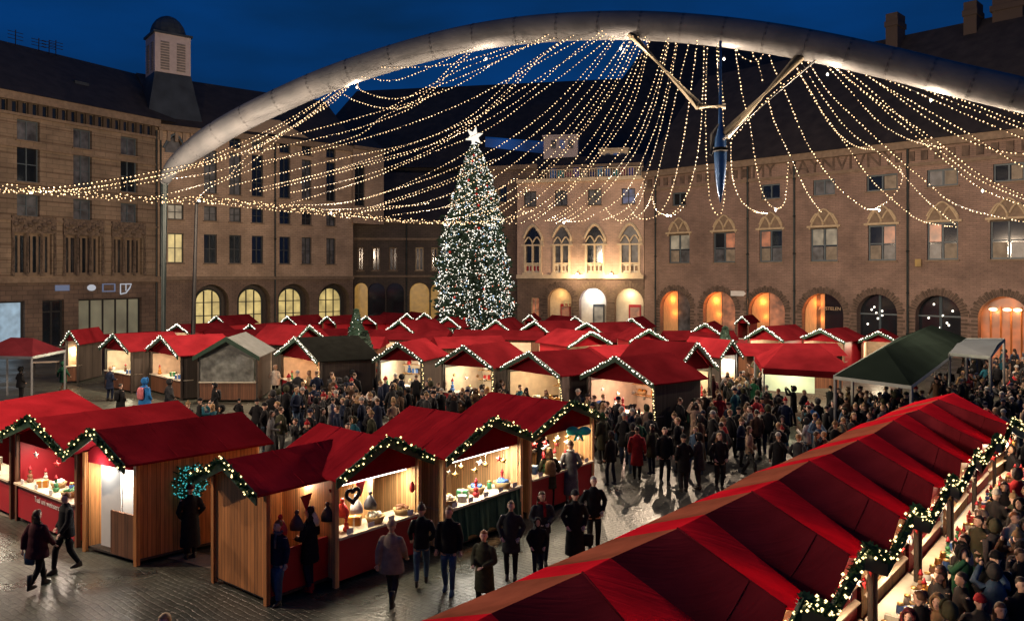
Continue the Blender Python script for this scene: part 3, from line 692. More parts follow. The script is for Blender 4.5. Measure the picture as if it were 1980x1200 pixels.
ea = [(1305, 29, 'orange'), (1390, 31, 'orange'), (1482, 35, 'orange'), (1590, 40, 'half'), (1695, 39, 'dark'), (1813, 44, 'dark'), (1940, 50, 'bright'), (2075, 50, 'dark')]
zea = E.z(1593, 567)
EA = []
for px, hw, k in ea:
    uc = E.u(px); h = min((E.u(px + hw) - E.u(px - hw)) / 2, zea - 1.6); EA.append((uc, h, k)); holes.append(arch(uc, h, .12, zea))
wall(E, [(.01, 0), (Lr, 0), (Lr, ZE), (.01, ZE)], holes, [M['brickE']], bE, .8, 9)
gl = [M['litw'], M['litr'], M['litr'], M['litw'], M['litr'], M['litr'], M['glassb'], M['glass']]
for i, (uc, h, h3) in enumerate(ew):
    wo = window(E, bE, uc - h, uc + h, zl0, zl1, M['glass'], M['framebl'], .3, 1, (.48,), True, .12)
    zm = zl0 + (zl1 - zl0) * .45
    for s in (-1, 1):
        a, b = sorted((uc + s * .12, uc + s * (h - .14)))
        if i < 7: panel(E, [(a, zl0 + .12), (b, zl0 + .12), (b, zm - .05), (a, zm - .05)], -.2, [M['blind'], M['glassb']][(i + (s > 0)) % 2], 'blind', wo, .01)
        if gl[i] is not M['glassb'] and (i + s) % 3: panel(E, [(a, zm + .1), (b, zm + .1), (b, zl1 - .14), (a, zl1 - .14)], -.2, gl[i], 'lit_pane', wo, .01)
    mb = MB(); E.rect(mb, uc - h - .3, uc + h + .3, zl1 + .03, zl1 + .2, .003, .16)
    for s in (-1, 1):
        c = uc + s * h * .52; mb.tube([E.p(a, b, .08) for a, b in arch(c, h * .46, zl1 + .2, zl1 + 1.25, 10, True)[1:]], .09, 6)
    mb.tube([E.p(a, b, .06) for a, b in arch(uc, h + .1, zl1 + .2, zl1 + 1.65, 14, True)[1:]], .08, 6)
    mb.build('hood_mould', M['trim'], wo)
    panel(E, arch(uc, h + .05, zl1 + .2, zl1 + 1.6, 14, True), .03, M['trimdk'], 'tympanum', wo, .02)
    if h3:
        wo = window(E, bE, uc - h3, uc + h3, zu0, zu1, M['glassb'] if i % 2 else M['glass'], M['framebl'], .3, 1, (), True, .12)
        if i in (4, 5, 6): panel(E, [(uc + .15, zu0 + .15), (uc + h3 - .15, zu0 + .15), (uc + h3 - .15, zu1 - .15), (uc + .15, zu1 - .15)], -.2, M['blind'], 'blind', wo, .01)
for i, (uc, h, k) in enumerate(EA):
    ring(E, uc, h, zea, .2, M['ringdk'], bE, 26, .62)
    oc = arch(uc, h, .12, zea)
    panel(E, oc, -.8, M['glass'] if k != 'bright' else M['orange'], 'arch_glazing', bE)
    if k in ('orange', 'half'):
        q = [p_ for p_ in arch(uc, h * .97, .15, zea - .04, 20) if p_[0] < uc + .01]; q = [(uc, .15)] + [x for x in reversed(q)] if 0 else [(uc - h * .97, .15), (uc - .02, .15), (uc - .02, zea - .06)] + [p_ for p_ in arch(uc, h * .97, .15, zea - .04, 20)[2:] if p_[0] < uc - .05]
        panel(E, q, -.55, M['woodin'], 'arch_door', bE, .06)
        q2 = [(2 * uc - a, b) for a, b in q][::-1]
        panel(E, q2, -.6, M['litr'] if i in (1, 2) else M['glassb'] if i == 0 else M['glass'], 'arch_window', bE, .04)
        lamp('arch_light', E.p(uc - h * .35, zea - .9, -.22), (60, 80, 70, 45)[i], (1, .27, .06), .12, parent=bE)
        lamp('arch_light', E.p(uc - h * .2, 2.6, -.2), 25, (1, .30, .07), .12, parent=bE)
    if k == 'bright':
        for s in (-.4, .4): lamp('arch_light', E.p(uc + s * h, zea - 1.2, -.3), 70, (1, .38, .12), .2, parent=bE)
        mb = MB(); [mb.ell(E.p(uc + s * h, zea - (1.0 if s else .8), -.35), (.3, .3, .14), 10, 6) for s in (-.45, .1, .5)]; mb.build('ceiling_lamp', emit('arch_lamp', (1, .7, .4), 3), bE)
        mb = MB()
        for s in (-.6, -.2, .2, .6): mb.bar(E.p(uc + s * h, .2, -.7), E.p(uc + s * h, zea - .8, -.7), .08)
        mb.build('glazing_bar', M['wood'], bE)
    if k == 'dark':
        mb = MB(); mb.bar(E.p(uc, .2, -.75), E.p(uc, zea - .1, -.75), .14); mb.bar(E.p(uc - h, 3.2, -.75), E.p(uc + h, 3.2, -.75), .12); mb.build('glazing_bar', M['framebl'], bE)
        mb = MB(); [mb.ell(E.p(uc + random.uniform(-.7, .7) * h, random.uniform(2.2, 4.2), -.72), (.09, .03, .09), 6, 4) for _ in range(7)]; mb.build('shop_light', M['bulbw'], bE)
text_part('AMSTELEN', E, E.u(1600), E.z(1600, 597), .42, M['trim'], bE, -.45, 'window_lettering')
# sign, wall lantern, pipes
mb = MB(); z = E.z(1432, 567); a, b = E.u(1417), E.u(1447)
mb.slab([E.p(a, z - .24, .35), E.p(b - .3, z - .24, .35), E.p(b, z, .35), E.p(b - .3, z + .24, .35), E.p(a, z + .24, .35)], E.n * .06); mb.build('arrow_sign', M['white'], bE)
mb = MB(); q = E.p(E.u(1777), E.z(1777, 508), .25); mb.box(q, (.35, .3, .6)); mb.build('wall_box', M['gold'], bE)
for px in (1269, 1447, 1537, 1756): pipe(E, E.u(px), 0, ZE - .2, bE)
zf0, zf1 = E.z(1593, 333), E.z(1593, 307)
band(E, .01, Lr, zf0 - .25, zf0, .18, M['trimdk'], 'string_course', bE); band(E, .01, Lr, ZE - .3, ZE + .3, .5, M['trimdk'], 'cornice', bE)
text_part('HMY  VAYNVIVNY', E, E.u(1570), (zf0 + zf1) / 2, 1.75, M['ringdk'], bE, .02, 'frieze_lettering', .05)
mb = MB(); u = .5
while u < Lr - .5:
    if not (E.u(1440) < u < E.u(1725)): E.rect(mb, u, u + .5, zf0 + .2, zf1 - .2, .003, .12)
    u += 1.0
mb.build('corbel_frieze', M['ringdk'], bE)
rf = roof(E, .01, Lr, ZE + .31, 29.5, bE, 11, .6, deep=20)
for px0, px1, py0, py1 in ((1718, 1745, 30, 130), (1868, 1896, 8, 140), (1922, 1985, -5, 160)):
    uc = E.t(px0) + 9; a, b = at(px0, py1, uc), at(px1, py0, uc); mb = MB()
    mb.box(((a.x + b.x) / 2, uc, (a.z + b.z) / 2), ((b.x - a.x) * .8, 2.0, b.z - a.z), math.atan2(E.d.y, E.d.x)); mb.box(((a.x + b.x) / 2, uc, b.z - 1), ((b.x - a.x) * .92, 2.3, .5), math.atan2(E.d.y, E.d.x))
    mb.build('chimney', M['stoneAg'], rf)
# --- big dark roofs beyond
def dark_hall(name, label, ridge, base, d, depth, z0):
    r0, r1 = [at(px, py, d + depth / 2) for px, py in ridge]; b0, b1 = at(base[0], 500, d), at(base[1], 500, d); mb = MB()
    P = [Vector((b0.x, d, z0)), Vector((b1.x, d, z0)), Vector((b1.x + 4, d + depth, z0)), Vector((b0.x - 4, d + depth, z0))]
    rt = mb.add(P + [r0, r1], [(0, 1, 5, 4), (1, 2, 5), (2, 3, 4, 5), (3, 0, 4), (3, 2, 1, 0)])
    o = empty(name, (0, 0, 0), label=label, cat='building'); mb.build('roof', M['slate'], o)
    mb = MB(); mb.hexa([(p.x * .98, p.y + .5 if i < 2 else p.y - .5, 0) for i, p in enumerate(P)] + [(p.x * .98, p.y + .5 if i < 2 else p.y - .5, z0 - .01) for i, p in enumerate(P)]); mb.build('wall', M['brickC'], o)
    return o
h1 = dark_hall('hall', 'vast low black roof beyond the market, behind the fir tree', [(690, 176), (1250, 150)], (560, 1330), 112, 30, 22)
h2 = dark_hall('hall', 'tallest black roof beyond the market, framed by the right half of the arch', [(1262, 72), (1640, 80)], (1120, 1760), 118, 30, 24)
mb = MB(); a, b = at(938, 284, 114), at(1052, 266, 114)
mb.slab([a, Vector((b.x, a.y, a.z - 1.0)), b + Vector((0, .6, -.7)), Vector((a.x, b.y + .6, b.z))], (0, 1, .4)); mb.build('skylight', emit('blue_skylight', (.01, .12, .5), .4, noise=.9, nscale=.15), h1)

# ------------------------------------------------------------------ market stalls
unit = {}
def put_bulbs(BP, parent, org, bm, lim=100):
    """each bulb a part of its own; past a hundred the rest are one part"""
    if bm not in unit: u_ = MB(); u_.octa((0, 0, 0), 1); unit[bm] = u_.mesh('bulb', M[bm])
    BP.sort(key=lambda b: b[0].y); rest = MB()
    for i, (c, r) in enumerate(BP):
        if i < lim:
            q = bpy.data.objects.new('bulb', unit[bm]); q.location = c - Vector(org); q.scale = (r, r, r); link(q, parent)
        else: rest.octa(c, r)
    if rest.v: tag(rest.build('bulbs', M[bm], parent, org=org), kind='stuff')
def sprigs(mb, a, b, n, r, rnd, up=Vector((0, 0, 1))):
    """short fir twigs along a-b"""
    a, b = Vector(a), Vector(b); d = (b - a).normalized(); s, t = frame_of(d)
    for _ in range(n):
        f = rnd.random(); c = a.lerp(b, f); an = rnd.random() * 6.283
        o = (s * math.cos(an) + t * math.sin(an)); e = c + o * r * rnd.uniform(.7, 1.3) + d * rnd.uniform(-.6, .6) * r
        k = o.cross(d).normalized() * r * .28; mid = c.lerp(e, .55)
        mb.add([c, mid + k, e, mid - k], [(0, 1, 2, 3)])
def garland(segs, label, group=None, n=60, nb=16, br=.026, r=.085, name='light_garland', near=True, origin=None, bm='bulbg', droop=0):
    rnd = random.Random(hash(label) & 0xffff)
    org = Vector(segs[0][0]) if origin is None else origin
    t = empty(name, org, label=label, cat='garland', group=group)
    g = MB(); BP = []
    for a, b in segs:
        a, b = Vector(a), Vector(b)
        g.tube([a, b], .02 if near else .012, 5)
        if near: sprigs(g, a, b, int(n * (b - a).length), r, rnd)
        k = max(2, int(nb * (b - a).length))
        for i in range(k):
            c = a.lerp(b, (i + .5) / k); j = r * .9 if near else .03
            BP.append((c + Vector((rnd.uniform(-j, j), rnd.uniform(-j, j), rnd.uniform(-j, j))), br * rnd.uniform(.7, 1.25)))
    g.build('greenery' if near else 'cable', M['firg'] if near else M['greenpaint'], t, org=org)
    put_bulbs(BP, t, org, bm); return t

def stall(eL, eR, back, ze, za, label, D=3.0, style='red', lit=60, near=False, front='red', roofm='redfab', gab='redfab2', skew=0.0, overh=.35,
          open_=True, closed_boards=False, glow=(1, .86, .66), goods=6, glabel=None, lights=True, br=None, side='wood2', mid='', lampbar=False, side_open=None, gdens=None):
    """eL, eR: plan points of the two front eave ends. back: rough point of the ridge's far end, gives the direction."""
    eL, eR = Vector((eL[0], eL[1], 0)), Vector((eR[0], eR[1], 0)); c = (eL + eR) / 2; X = (eR - eL); W = X.length; X.normalize()
    Y = Vector((-X.y, X.x, 0));
    if (Vector((back[0], back[1], 0)) - c).dot(Y) < 0: Y = -Y
    t = empty('market_stall', c + Y * overh, math.atan2(X.y, X.x), label, 'market stall'); flip = -1 if X.cross(Y).z < 0 else 1
    def P(s, d, z): return Vector((s + skew * (d + 0), (d) * flip, z))       # local: s across, d depth from the posts
    hw = W / 2; f0, f1 = -overh, D - overh + .15; th = .05; bw = hw - .22; bd = f1 - .25
    for s in (-1, 1):
        mb = MB(); q = [P(s * hw, f0, ze), P(0, f0, za), P(0, f1, za), P(s * hw, f1, ze)]
        # slightly slack canvas: several strips across
        nn = 8 if near else 3; rows_ = []
        for j in range(nn + 1):
            g = j / nn; y = f0 + (f1 - f0) * g
            for i in range(5):
                f = i / 4; sag = .035 * math.sin(math.pi * g * (3 if near else 1)) ** 2 * math.sin(math.pi * f) if near else 0
                rows_.append(P(s * hw * f, y, za + (ze - za) * f - sag))
        nv = len(rows_); up = Vector((0, 0, th))
        fs = [(j * 5 + i, j * 5 + i + 1, j * 5 + i + 6, j * 5 + i + 5) for j in range(nn) for i in range(4)]
        bnd = [i for i in range(5)] + [j * 5 + 4 for j in range(1, nn + 1)] + [nn * 5 + i for i in (3, 2, 1, 0)] + [j * 5 for j in range(nn - 1, 0, -1)]
        mb.add([v + up for v in rows_] + rows_, fs + [tuple(nv + i for i in reversed(f)) for f in fs] + [(bnd[i], bnd[(i + 1) % len(bnd)], nv + bnd[(i + 1) % len(bnd)], nv + bnd[i]) for i in range(len(bnd))])
        mb.build('roof_slope', M[roofm], t)
    if near:
        for s in (-1, 1):
            for g in (.33, .67):
                mb = MB(); y = f0 + (f1 - f0) * g; mb.tube([P(0, y, za + th + .004), P(s * hw * .5, y, (za + ze) / 2 + th - .025), P(s * hw, y, ze + th + .004)], .012, 5); mb.build('seam', M[roofm], t)
    mb = MB()
    for s in (-1, 1):
        for y in (f0 - .03,):
            mb.slab([P(s * (hw + .02), y, ze - .14), P(s * (hw + .02), y, ze + th + .03), P(0, y, za + th + .05), P(0, y, za - .16)], Y * 0 + Vector((0, .035 * flip * -1, 0)))
    mb.build('barge_board', M['greenpaint'], t)
    z0 = .12; wz = lambda s: za + (ze - za) * abs(s) / hw - .06
    for s in (-1, 1):
        if side_open == s:
            mb = MB(); mb.slab([P(s * bw, 0, z0), P(s * bw, 0, 1.0), P(s * bw, bd, 1.0), P(s * bw, bd, z0)], (-.05 * s, 0, 0)); mb.build('side_counter', M['redpaint'], t); continue
        mb = MB(); mb.slab([P(s * bw, 0, z0), P(s * bw, 0, wz(bw)), P(s * bw, bd, wz(bw)), P(s * bw, bd, z0)], (-.05 * s, 0, 0)); mb.build('side_wall', M[side], t)
        if not near and lit:
            mb = MB(); mb.slab([P(s * (bw - .053), .02, .9), P(s * (bw - .053), .02, 2.15), P(s * (bw - .053), bd - .02, 2.15), P(s * (bw - .053), bd - .02, .9)], (-.02 * s, 0, 0)); mb.build('side_lining', M['ply'], t)
    mb = MB(); mb.slab([P(-bw, bd, z0), P(bw, bd, z0), P(bw, bd, wz(bw)), P(0, bd, wz(0)), P(-bw, bd, wz(bw))], (0, .05 * flip, 0)); mb.build('back_wall', M['woodin'] if near else M['ply'], t)
    mb = MB(); mb.slab([P(-bw - .02, 0, z0 - .04), P(bw + .02, 0, z0 - .04), P(bw + .02, bd, z0 - .04), P(-bw - .02, bd, z0 - .04)], (0, 0, .05)); mb.build('floor', M['darkwood'], t)
    for s in (-1, 1):
        mb = MB(); mb.box(P(s * (bw + .03), -.03, (wz(bw) + 0) / 2), (.1, .1, wz(bw)), 0); mb.build('post', M[side if side != 'redpaint' else 'wood2'], t)
    if closed_boards:
        mb = MB(); mb.slab([P(-bw, -.02, z0), P(bw, -.02, z0), P(bw, -.02, wz(bw)), P(0, -.02, wz(0)), P(-bw, -.02, wz(bw))], (0, .05 * flip, 0)); mb.build('boarded_front', M['wood'], t)
    else:
        if front == 'half':
            mb = MB(); mb.slab([P(.0, -.03, z0), P(bw, -.03, z0), P(bw, -.03, 1.12), P(.0, -.03, 1.12)], (0, .05 * flip, 0)); mb.build('counter_front', M['wood2'], t)
            mb = MB(); mb.slab([P(-bw + .3, .12, z0 + .05), P(.12, .12, z0 + .05), P(.12, .12, 2.12), P(-bw + .3, .12, 2.12)], (0, .04 * flip, 0)); mb.build('white_screen', M['white'], t); mb = MB(); mb.slab([P(.12, .16, z0 + .05), P(.12, 1.4, z0 + .05), P(.12, 1.4, 2.12), P(.12, .16, 2.12)], (-.04, 0, 0)); mb.build('white_screen', M['white'], t)
        elif front:
            fm = {'red': M['redpaint'], 'green': M['greencloth'], 'wood': M['wood2']}[front]; mb = MB()
            if front == 'green':
                n = 26; vs = []
                for i in range(n + 1):
                    s = -bw + 2 * bw * i / n; w_ = .05 * math.sin(i * 1.9) + .03 * math.sin(i * .8)
                    vs += [P(s, -.09 - abs(w_) * 1.5, .22 + .05 * math.sin(i)), P(s, -.05 - abs(w_) * .3, 1.03)]
                mb.add(vs, [(2 * i, 2 * i + 2, 2 * i + 3, 2 * i + 1) for i in range(n)])
            else: mb.slab([P(-bw, -.05, z0), P(bw, -.05, z0), P(bw, -.05, 1.0), P(-bw, -.05, 1.0)], (0, .05 * flip, 0))
            mb.build('counter_front', fm, t)
            mb = MB(); mb.slab([P(-bw, -.14, 1.0), P(bw, -.14, 1.0), P(bw, .55, 1.0), P(-bw, .55, 1.0)], (0, 0, .05)); mb.build('counter_top', M['ply'] if near else M['cream'], t)
        mb = MB(); zo = 2.12 if near else wz(bw) - .08; mb.slab([P(-bw, .0, zo), P(bw, .0, zo), P(bw, .0, wz(bw)), P(0, .0, wz(0)), P(-bw, .0, wz(bw))], (0, .04 * flip, 0)); mb.build('gable_panel', M[gab], t)
        if near or goods > 3:
            for q in (1.35, 1.8):
                mb = MB(); mb.slab([P(-bw + .05, bd - .32, q), P(bw - .05, bd - .32, q), P(bw - .05, bd - .01, q), P(-bw + .05, bd - .01, q)], (0, 0, .03)); mb.build('shelf', M['woodin'], t)
        if front == 'half': lamp('stall_light', P(-.3, -.22, 2.12), 26, (1, .95, .86), .08, parent=t)
        if lampbar:
            mb = MB(); mb.box(P(0, .22, 2.07), (bw * 1.7, .09, .07)); mb.build('tube_lamp', M['tubelamp'], t)
    if lit:
        if near: lamp('stall_light', P(0, .35, 2.0), lit, glow, kind='AREA', parent=t, rot=(R(-22) * flip, 0, 0), size=(bw * 1.5, .15)); lamp('stall_light', P(0, .9, 1.9), lit * .22, glow, .1, parent=t)
        else: lamp('stall_light', P(0, .5, 1.95), lit, glow, .12, parent=t)
    # the string along the gable is hung on the stall
    mw = t.matrix_basis if False else Matrix.LocRotScale(t.location, t.rotation_euler, None)
    segs = [(mw @ P(-hw, f0 - .09, ze + .02), mw @ P(0, f0 - .09, za + .07)), (mw @ P(0, f0 - .09, za + .07), mw @ P(hw, f0 - .09, ze + .02))]
    if lights: garland(segs, 'gable lights of the ' + (glabel or label), 'lit gable strings', near=near, nb=gdens or (13 if near else 7), br=br or (.023 if near else .034), r=.1, bm='bulbg' if near else 'bulbw')
    t['P'] = 0; del t['P']
    return t, (lambda s, d, z: mw @ P(s, d, z)), bw, bd

def from_px(pL, pR, ze=2.3):
    a, b = atz(pL[0], pL[1], ze), atz(pR[0], pR[1], ze); return a, b
gprot = {}
def good(kind, pos, label, col, rz=0, sc_=1.0, group=None):
    key = (kind, col)
    if key not in gprot:
        m = M[col] if col in M else gm[col]; mb = MB()
        if kind == 'jar':
            mb.rings([(0, 0, 0, .05, .05), (0, 0, .01, .06, .06), (0, 0, .13, .06, .06), (0, 0, .16, .045, .045)], 10); l = MB(); l.rings([(0, 0, .162, .05, .05), (0, 0, .19, .05, .05)], 10); parts = [('glass', mb, m), ('lid', l, gm['gold_foil'])]
        elif kind == 'gift_box':
            mb.box((0, 0, .07), (.2, .15, .14)); l = MB(); l.box((0, 0, .071), (.03, .156, .146)); l.box((0, 0, .0712), (.206, .03, .1462)); parts = [('carton', mb, m), ('ribbon', l, gm['cream'])]
        elif kind == 'basket':
            mb.rings([(0, 0, 0, .12, .1), (0, 0, .12, .17, .14), (0, 0, .122, .155, .125), (0, 0, .05, .12, .1)], 12); l = MB()
            for k in range(9): l.ell((random.uniform(-.09, .09), random.uniform(-.07, .07), .11 + random.uniform(0, .04)), (.045, .045, .04), 7, 5)
            parts = [('wicker', mb, gm['straw']), ('filling', l, m)]
        elif kind == 'star_ornament':
            pts = [Vector(((.11 if k % 2 == 0 else .045) * math.sin(math.pi * k / 5), 0, .11 + (.11 if k % 2 == 0 else .045) * math.cos(math.pi * k / 5))) for k in range(10)]
            mb.add(pts + [Vector((0, -.03, .11)), Vector((0, .03, .11))], [(k, (k + 1) % 10, 10) for k in range(10)] + [((k + 1) % 10, k, 11) for k in range(10)]); l = MB(); l.tube([(0, 0, .21), (0, 0, .36)], .004, 4); parts = [('star', mb, m), ('cord', l, gm['cream'])]
        else:
            for k in range(3): mb.ell((0, 0, .05 + .09 * k), (.07 - .018 * k, .065 - .018 * k, .06 - .01 * k), 9, 6)
            l = MB(); l.rings([(0, 0, .27, .045, .045), (0, 0, .30, .03, .03), (0, 0, .36, .005, .005)], 8); parts = [('body', mb, m), ('hat', l, M['redpaint'])]
        gprot[key] = [(n, b.mesh(n, mm, kind != 'gift_box'), ) for n, b, mm in parts]
    o = empty(kind, pos, rz, label, kind.replace('_', ' '), group); o.scale = (sc_,) * 3
    for n, me in gprot[key]: q = bpy.data.objects.new(n, me); link(q, o)
    return o
gm = {n: mat('goods_' + n, c, r_, var=.2, scale=12, metal=me) for n, c, r_, me in (('gold_foil', (.7, .45, .15), .35, .6), ('red', (.55, .04, .04), .45, 0), ('straw', (.42, .27, .12), .8, 0), ('cream', (.75, .68, .5), .6, 0), ('amber', (.6, .25, .04), .3, 0), ('white', (.8, .78, .74), .5, 0), ('green', (.05, .22, .09), .5, 0), ('brown', (.22, .10, .05), .6, 0), ('blue', (.06, .15, .4), .5, 0), ('dark', (.04, .04, .05), .5, 0))}
kinds = ['jar', 'gift_box', 'basket', 'star_ornament', 'figurine']
cols = ['red', 'cream', 'amber', 'white', 'green', 'brown', 'blue']
def stock(W, bw, bd, where, n, rnd, grp, counter=True, shelves=True, big=1.0, hang=0):
    spots = []
    if counter: spots += [(-bw + .15 + (2 * bw - .3) * (i + .5) / n, .12 + .22 * (i % 2), 1.05, 'on the counter') for i in range(n)]
    if shelves: spots += [(-bw + .2 + (2 * bw - .4) * (i + .5) / n, bd - .17, zq, 'on the %s shelf' % nm) for zq, nm in ((1.38, 'lower'), (1.83, 'upper')) for i in range(n)]
    ks = {}
    for s, d, z, ph in spots:
        if rnd.random() < .12: continue
        k = rnd.choice([x for x in kinds if x != 'star_ornament']); c = rnd.choice(cols)
        good(k, W(s, d, z), '%s %s %s of the %s' % (c, k.replace('_', ' '), ph, where), c, rnd.uniform(-.4, .4), big * rnd.uniform(.85, 1.2), grp)
    for i in range(hang):
        s = -bw + .2 + (2 * bw - .4) * (i + .5) / hang; c = rnd.choice(['gold_foil', 'red', 'white', 'cream'])
        good('star_ornament', W(s, .12 + .1 * (i % 3), 1.72 - .12 * (i % 2)), '%s star ornament hanging in the opening of the %s' % (c.replace('_', ' '), where), c, rnd.uniform(-.5, .5), 1.0, grp)
rnd = random.Random(3)
# left foreground, gables towards lower left
GL = 'goods on the near stalls'
near_specs = [
 # eL px, eR px, ridge end px, label, options
 ((-58, 888), (0, 836), (60, 750), 'red stall cut by the left edge', dict(front='red', side='redpaint')),
 ((-6, 840), (130, 880), (210, 762), 'red-fronted bakery stall at far left', dict(front='red', side='redpaint', D=4.6)),
 ((130, 880), (250, 905), (350, 780), 'red-roofed stall with a white screen and brown half counter', dict(front='half', D=4.4, side='wood')),
]
def ridge_z(pL, pR, pA, ze):
    a, b = from_px(pL, pR, ze); m = (a + b) / 2; return m, CAMH + (HZ - pA) / FP * m.y
S = {}
SHORT = {'L1': 'leftmost cut-off stall', 'L2': 'red bakery stall', 'L3': 'white-screen stall', 'L4': 'boarded stall', 'L5': 'heart-wreath stall', 'L6': 'green-cloth stall', 'L7': 'ornament stall'}
def near_stall(key, pL, pR, pA, pB, lab, **kw):
    ze = kw.pop('ze', 2.3); a, b = from_px(pL, pR, ze); m = (a + b) / 2; za = CAMH + (HZ - pA) / FP * m.y; bk = atz(pB[0], pB[1], za)
    X = (b - a).normalized(); Y = Vector((-X.y, X.x, 0)); Y = -Y if (bk - m).dot(Y) < 0 else Y
    v = bk - m; dep = v.dot(Y); sk = v.dot(X) / dep
    D = kw.pop('D', dep); t, Wf, bw, bd = stall(a, b, bk, ze, za, lab, D=D, near=True, skew=max(-.45, min(.45, sk)), **kw); S[key] = (t, Wf, bw, bd); print(key, 'W %.2f D %.2f za %.2f skew %.2f d %.1f' % ((b - a).length, D, za, sk, m.y)); return t, Wf, bw, bd
near_stall('L1', (-128, 800), (2, 843), 790, (120, 745), 'red stall cut off by the left edge of the view', roofm='redfab2', front='red', side='redpaint', lit=50, D=3.2)
near_stall('L2', (3, 842), (130, 880), 812, (335, 778), 'red-fronted bakery stall with white lettering at far left', roofm='redfab2', front='red', side='redpaint', lit=68, glow=(1, .82, .66))
near_stall('L3', (131, 882), (250, 905), 836, (462, 801), 'stall with a white screen and brown half-width counter', roofm='redfab2', front='half', side='wood', lit=80, glow=(1, .95, .84))
near_stall('L5', (650, 932), (836, 886), 850, (625, 822), 'red-counter stall with a dark heart wreath in its opening', front='red', side='woodin', lit=85, lampbar=True, glow=(1, .84, .6), overh=.3)
near_stall('L6', (862, 890), (1030, 845), 812, (800, 788), 'stall with a green cloth over its counter', front='green', side='woodin', lit=105, lampbar=True, glow=(1, .92, .76), overh=.3)
near_stall('L7', (1030, 842), (1166, 808), 780, (955, 761), 'stall crowded with glittering ornaments and a turquoise bow', front='red', side='woodin', lit=85, glow=(1, .80, .55), overh=.3)
# the boarded stall, its open side towards the right
near_stall('L4', (378, 925), (500, 962), 893, (575, 866), 'boarded wooden stall with its open side to the right', closed_boards=True, front=None, side='wood', lit=0, side_open=1, D=3.1, ze=2.25)
t, W, bw, bd = S['L4']; lamp('stall_light', (0.2, 1.4, 1.95), 22, (1, .7, .5), .1, parent=t)
for key, n, hang in (('L1', 6, 0), ('L2', 8, 3), ('L5', 5, 0), ('L6', 10, 8), ('L7', 10, 14)):
    t, W, bw, bd = S[key]; stock(W, bw, bd, SHORT[key], n, rnd, GL, hang=hang, shelves=key in ('L6', 'L7', 'L2', 'L5'), big=1.25)
for key, n in (('L2', 4), ('L5', 4), ('L6', 5), ('L7', 4), ('L1', 3)):
    t, W, bw, bd = S[key]; X_ = (W(1, 0, 0) - W(0, 0, 0)).normalized()
    for k in range(n):
        q = W(-bw + (2 * bw) * (k + .5) / n, -.1, 1.06); mb = MB(); mb.slab([-X_ * .08, X_ * .08, X_ * .08 + Vector((0, 0, .12)), -X_ * .08 + Vector((0, 0, .12))], (.01, .015, 0))
        tag(mb.build('price_card', M['white']), 'small white price card %s on the counter edge of the %s' % (('at left', 'second from left', 'third from left', 'fourth from left', 'at right')[k], SHORT[key]), 'card', 'price cards').location = q
# garments under the boarded stall's eave, heart wreath, bow, signs
t, W, bw, bd = S['L4']
for k in range(7):
    y = .25 + k * .38; c = ['red', 'dark', 'cream', 'dark', 'red', 'white', 'dark'][k]; q = W(bw + .06, y, 1.35); mb = MB()
    mb.rings([(0, 0, 0, .14, .08), (0, 0, .1, .15, .09), (0, 0, .2, .11, .07), (0, 0, .32, .03, .03)], 12); mb.ell((0, 0, .36), (.05, .05, .05), 8, 6)
    tag(mb.build('knitted_hat', gm[c], smooth=True), '%s bobble hat, number %s from the boards, hanging in the boarded stall' % (c, ('one', 'two', 'three', 'four', 'five', 'six', 'seven')[k]), 'hat', 'hats in the boarded stall').location = q
for k in range(3):
    q = W(bw + .08, .7 + k * .7, 2.02); mb = MB(); mb.slab([q, q + Vector((.16, .28, 0)), q + Vector((.08, .14, -.34))], (.02, -.01, 0)); tag(mb.build('pennant', M['redpaint'], loc=q), 'small red triangular pennant under the eave of the boarded stall', 'pennant', 'pennants of the boarded stall')
t, W, bw, bd = S['L5']; q = W(-bw + .35, -.12, 1.88); mb = MB(); X_ = (W(1, 0, 0) - W(0, 0, 0)).normalized()
hp = [q + X_ * (.17 * math.sin(a_) ** 3) + Vector((0, 0, .16 * (13 * math.cos(a_) - 5 * math.cos(2 * a_) - 2 * math.cos(3 * a_) - math.cos(4 * a_)) / 16)) for a_ in [2 * math.pi * k / 24 for k in range(25)]]
mb.tube(hp, .045, 7); mb.tube([hp[0], hp[0] + Vector((0, 0, .3))], .008, 4); 
wt = tag(mb.build('heart_wreath', M['black'], loc=q), 'dark heart-shaped wreath hanging in the opening of the red-counter stall', 'wreath')
mb = MB(); q = W(bw - .25, -.12, 1.7); mb.ell((0, 0, 0), (.07, .07, .13), 8, 6); mb.tube([(0, 0, .1), (0, 0, .5)], .006, 4); tag(mb.build('hanging_heart', gm['red'], smooth=True), 'red padded heart hanging at the right of the red-counter stall', 'ornament').location = q
mb = MB(); 
for i in range(3):
    for j in range(4): mb.box(W(bw * .25 + i * .2, bd - .36, 1.15 + j * .2), (.12, .03, .14), math.atan2(X_.y, X_.x))
for k in range(1): tag(mb.build('card_rack', M['white'], loc=W(bw * .4, bd - .4, 1.1)), 'white rack of cards against the pine back wall of the red-counter stall', 'card rack')
t, W, bw, bd = S['L7']; q = W(.25, -.42, 2.15)
mb = MB()
for s in (-1, 1): mb.ell(q + Vector((s * .17, 0, 0)), (.19, .08, .13), 10, 7); mb.tube([q, q + Vector((s * .12, 0, -.28))], [.05, .03], 6)
mb.ell(q, (.07, .08, .07), 8, 6); tag(mb.build('bow', mat('turquoise_satin', (.02, .45, .42), .3, var=.3), smooth=True, loc=q), 'big turquoise satin bow on the gable of the ornament stall', 'bow')
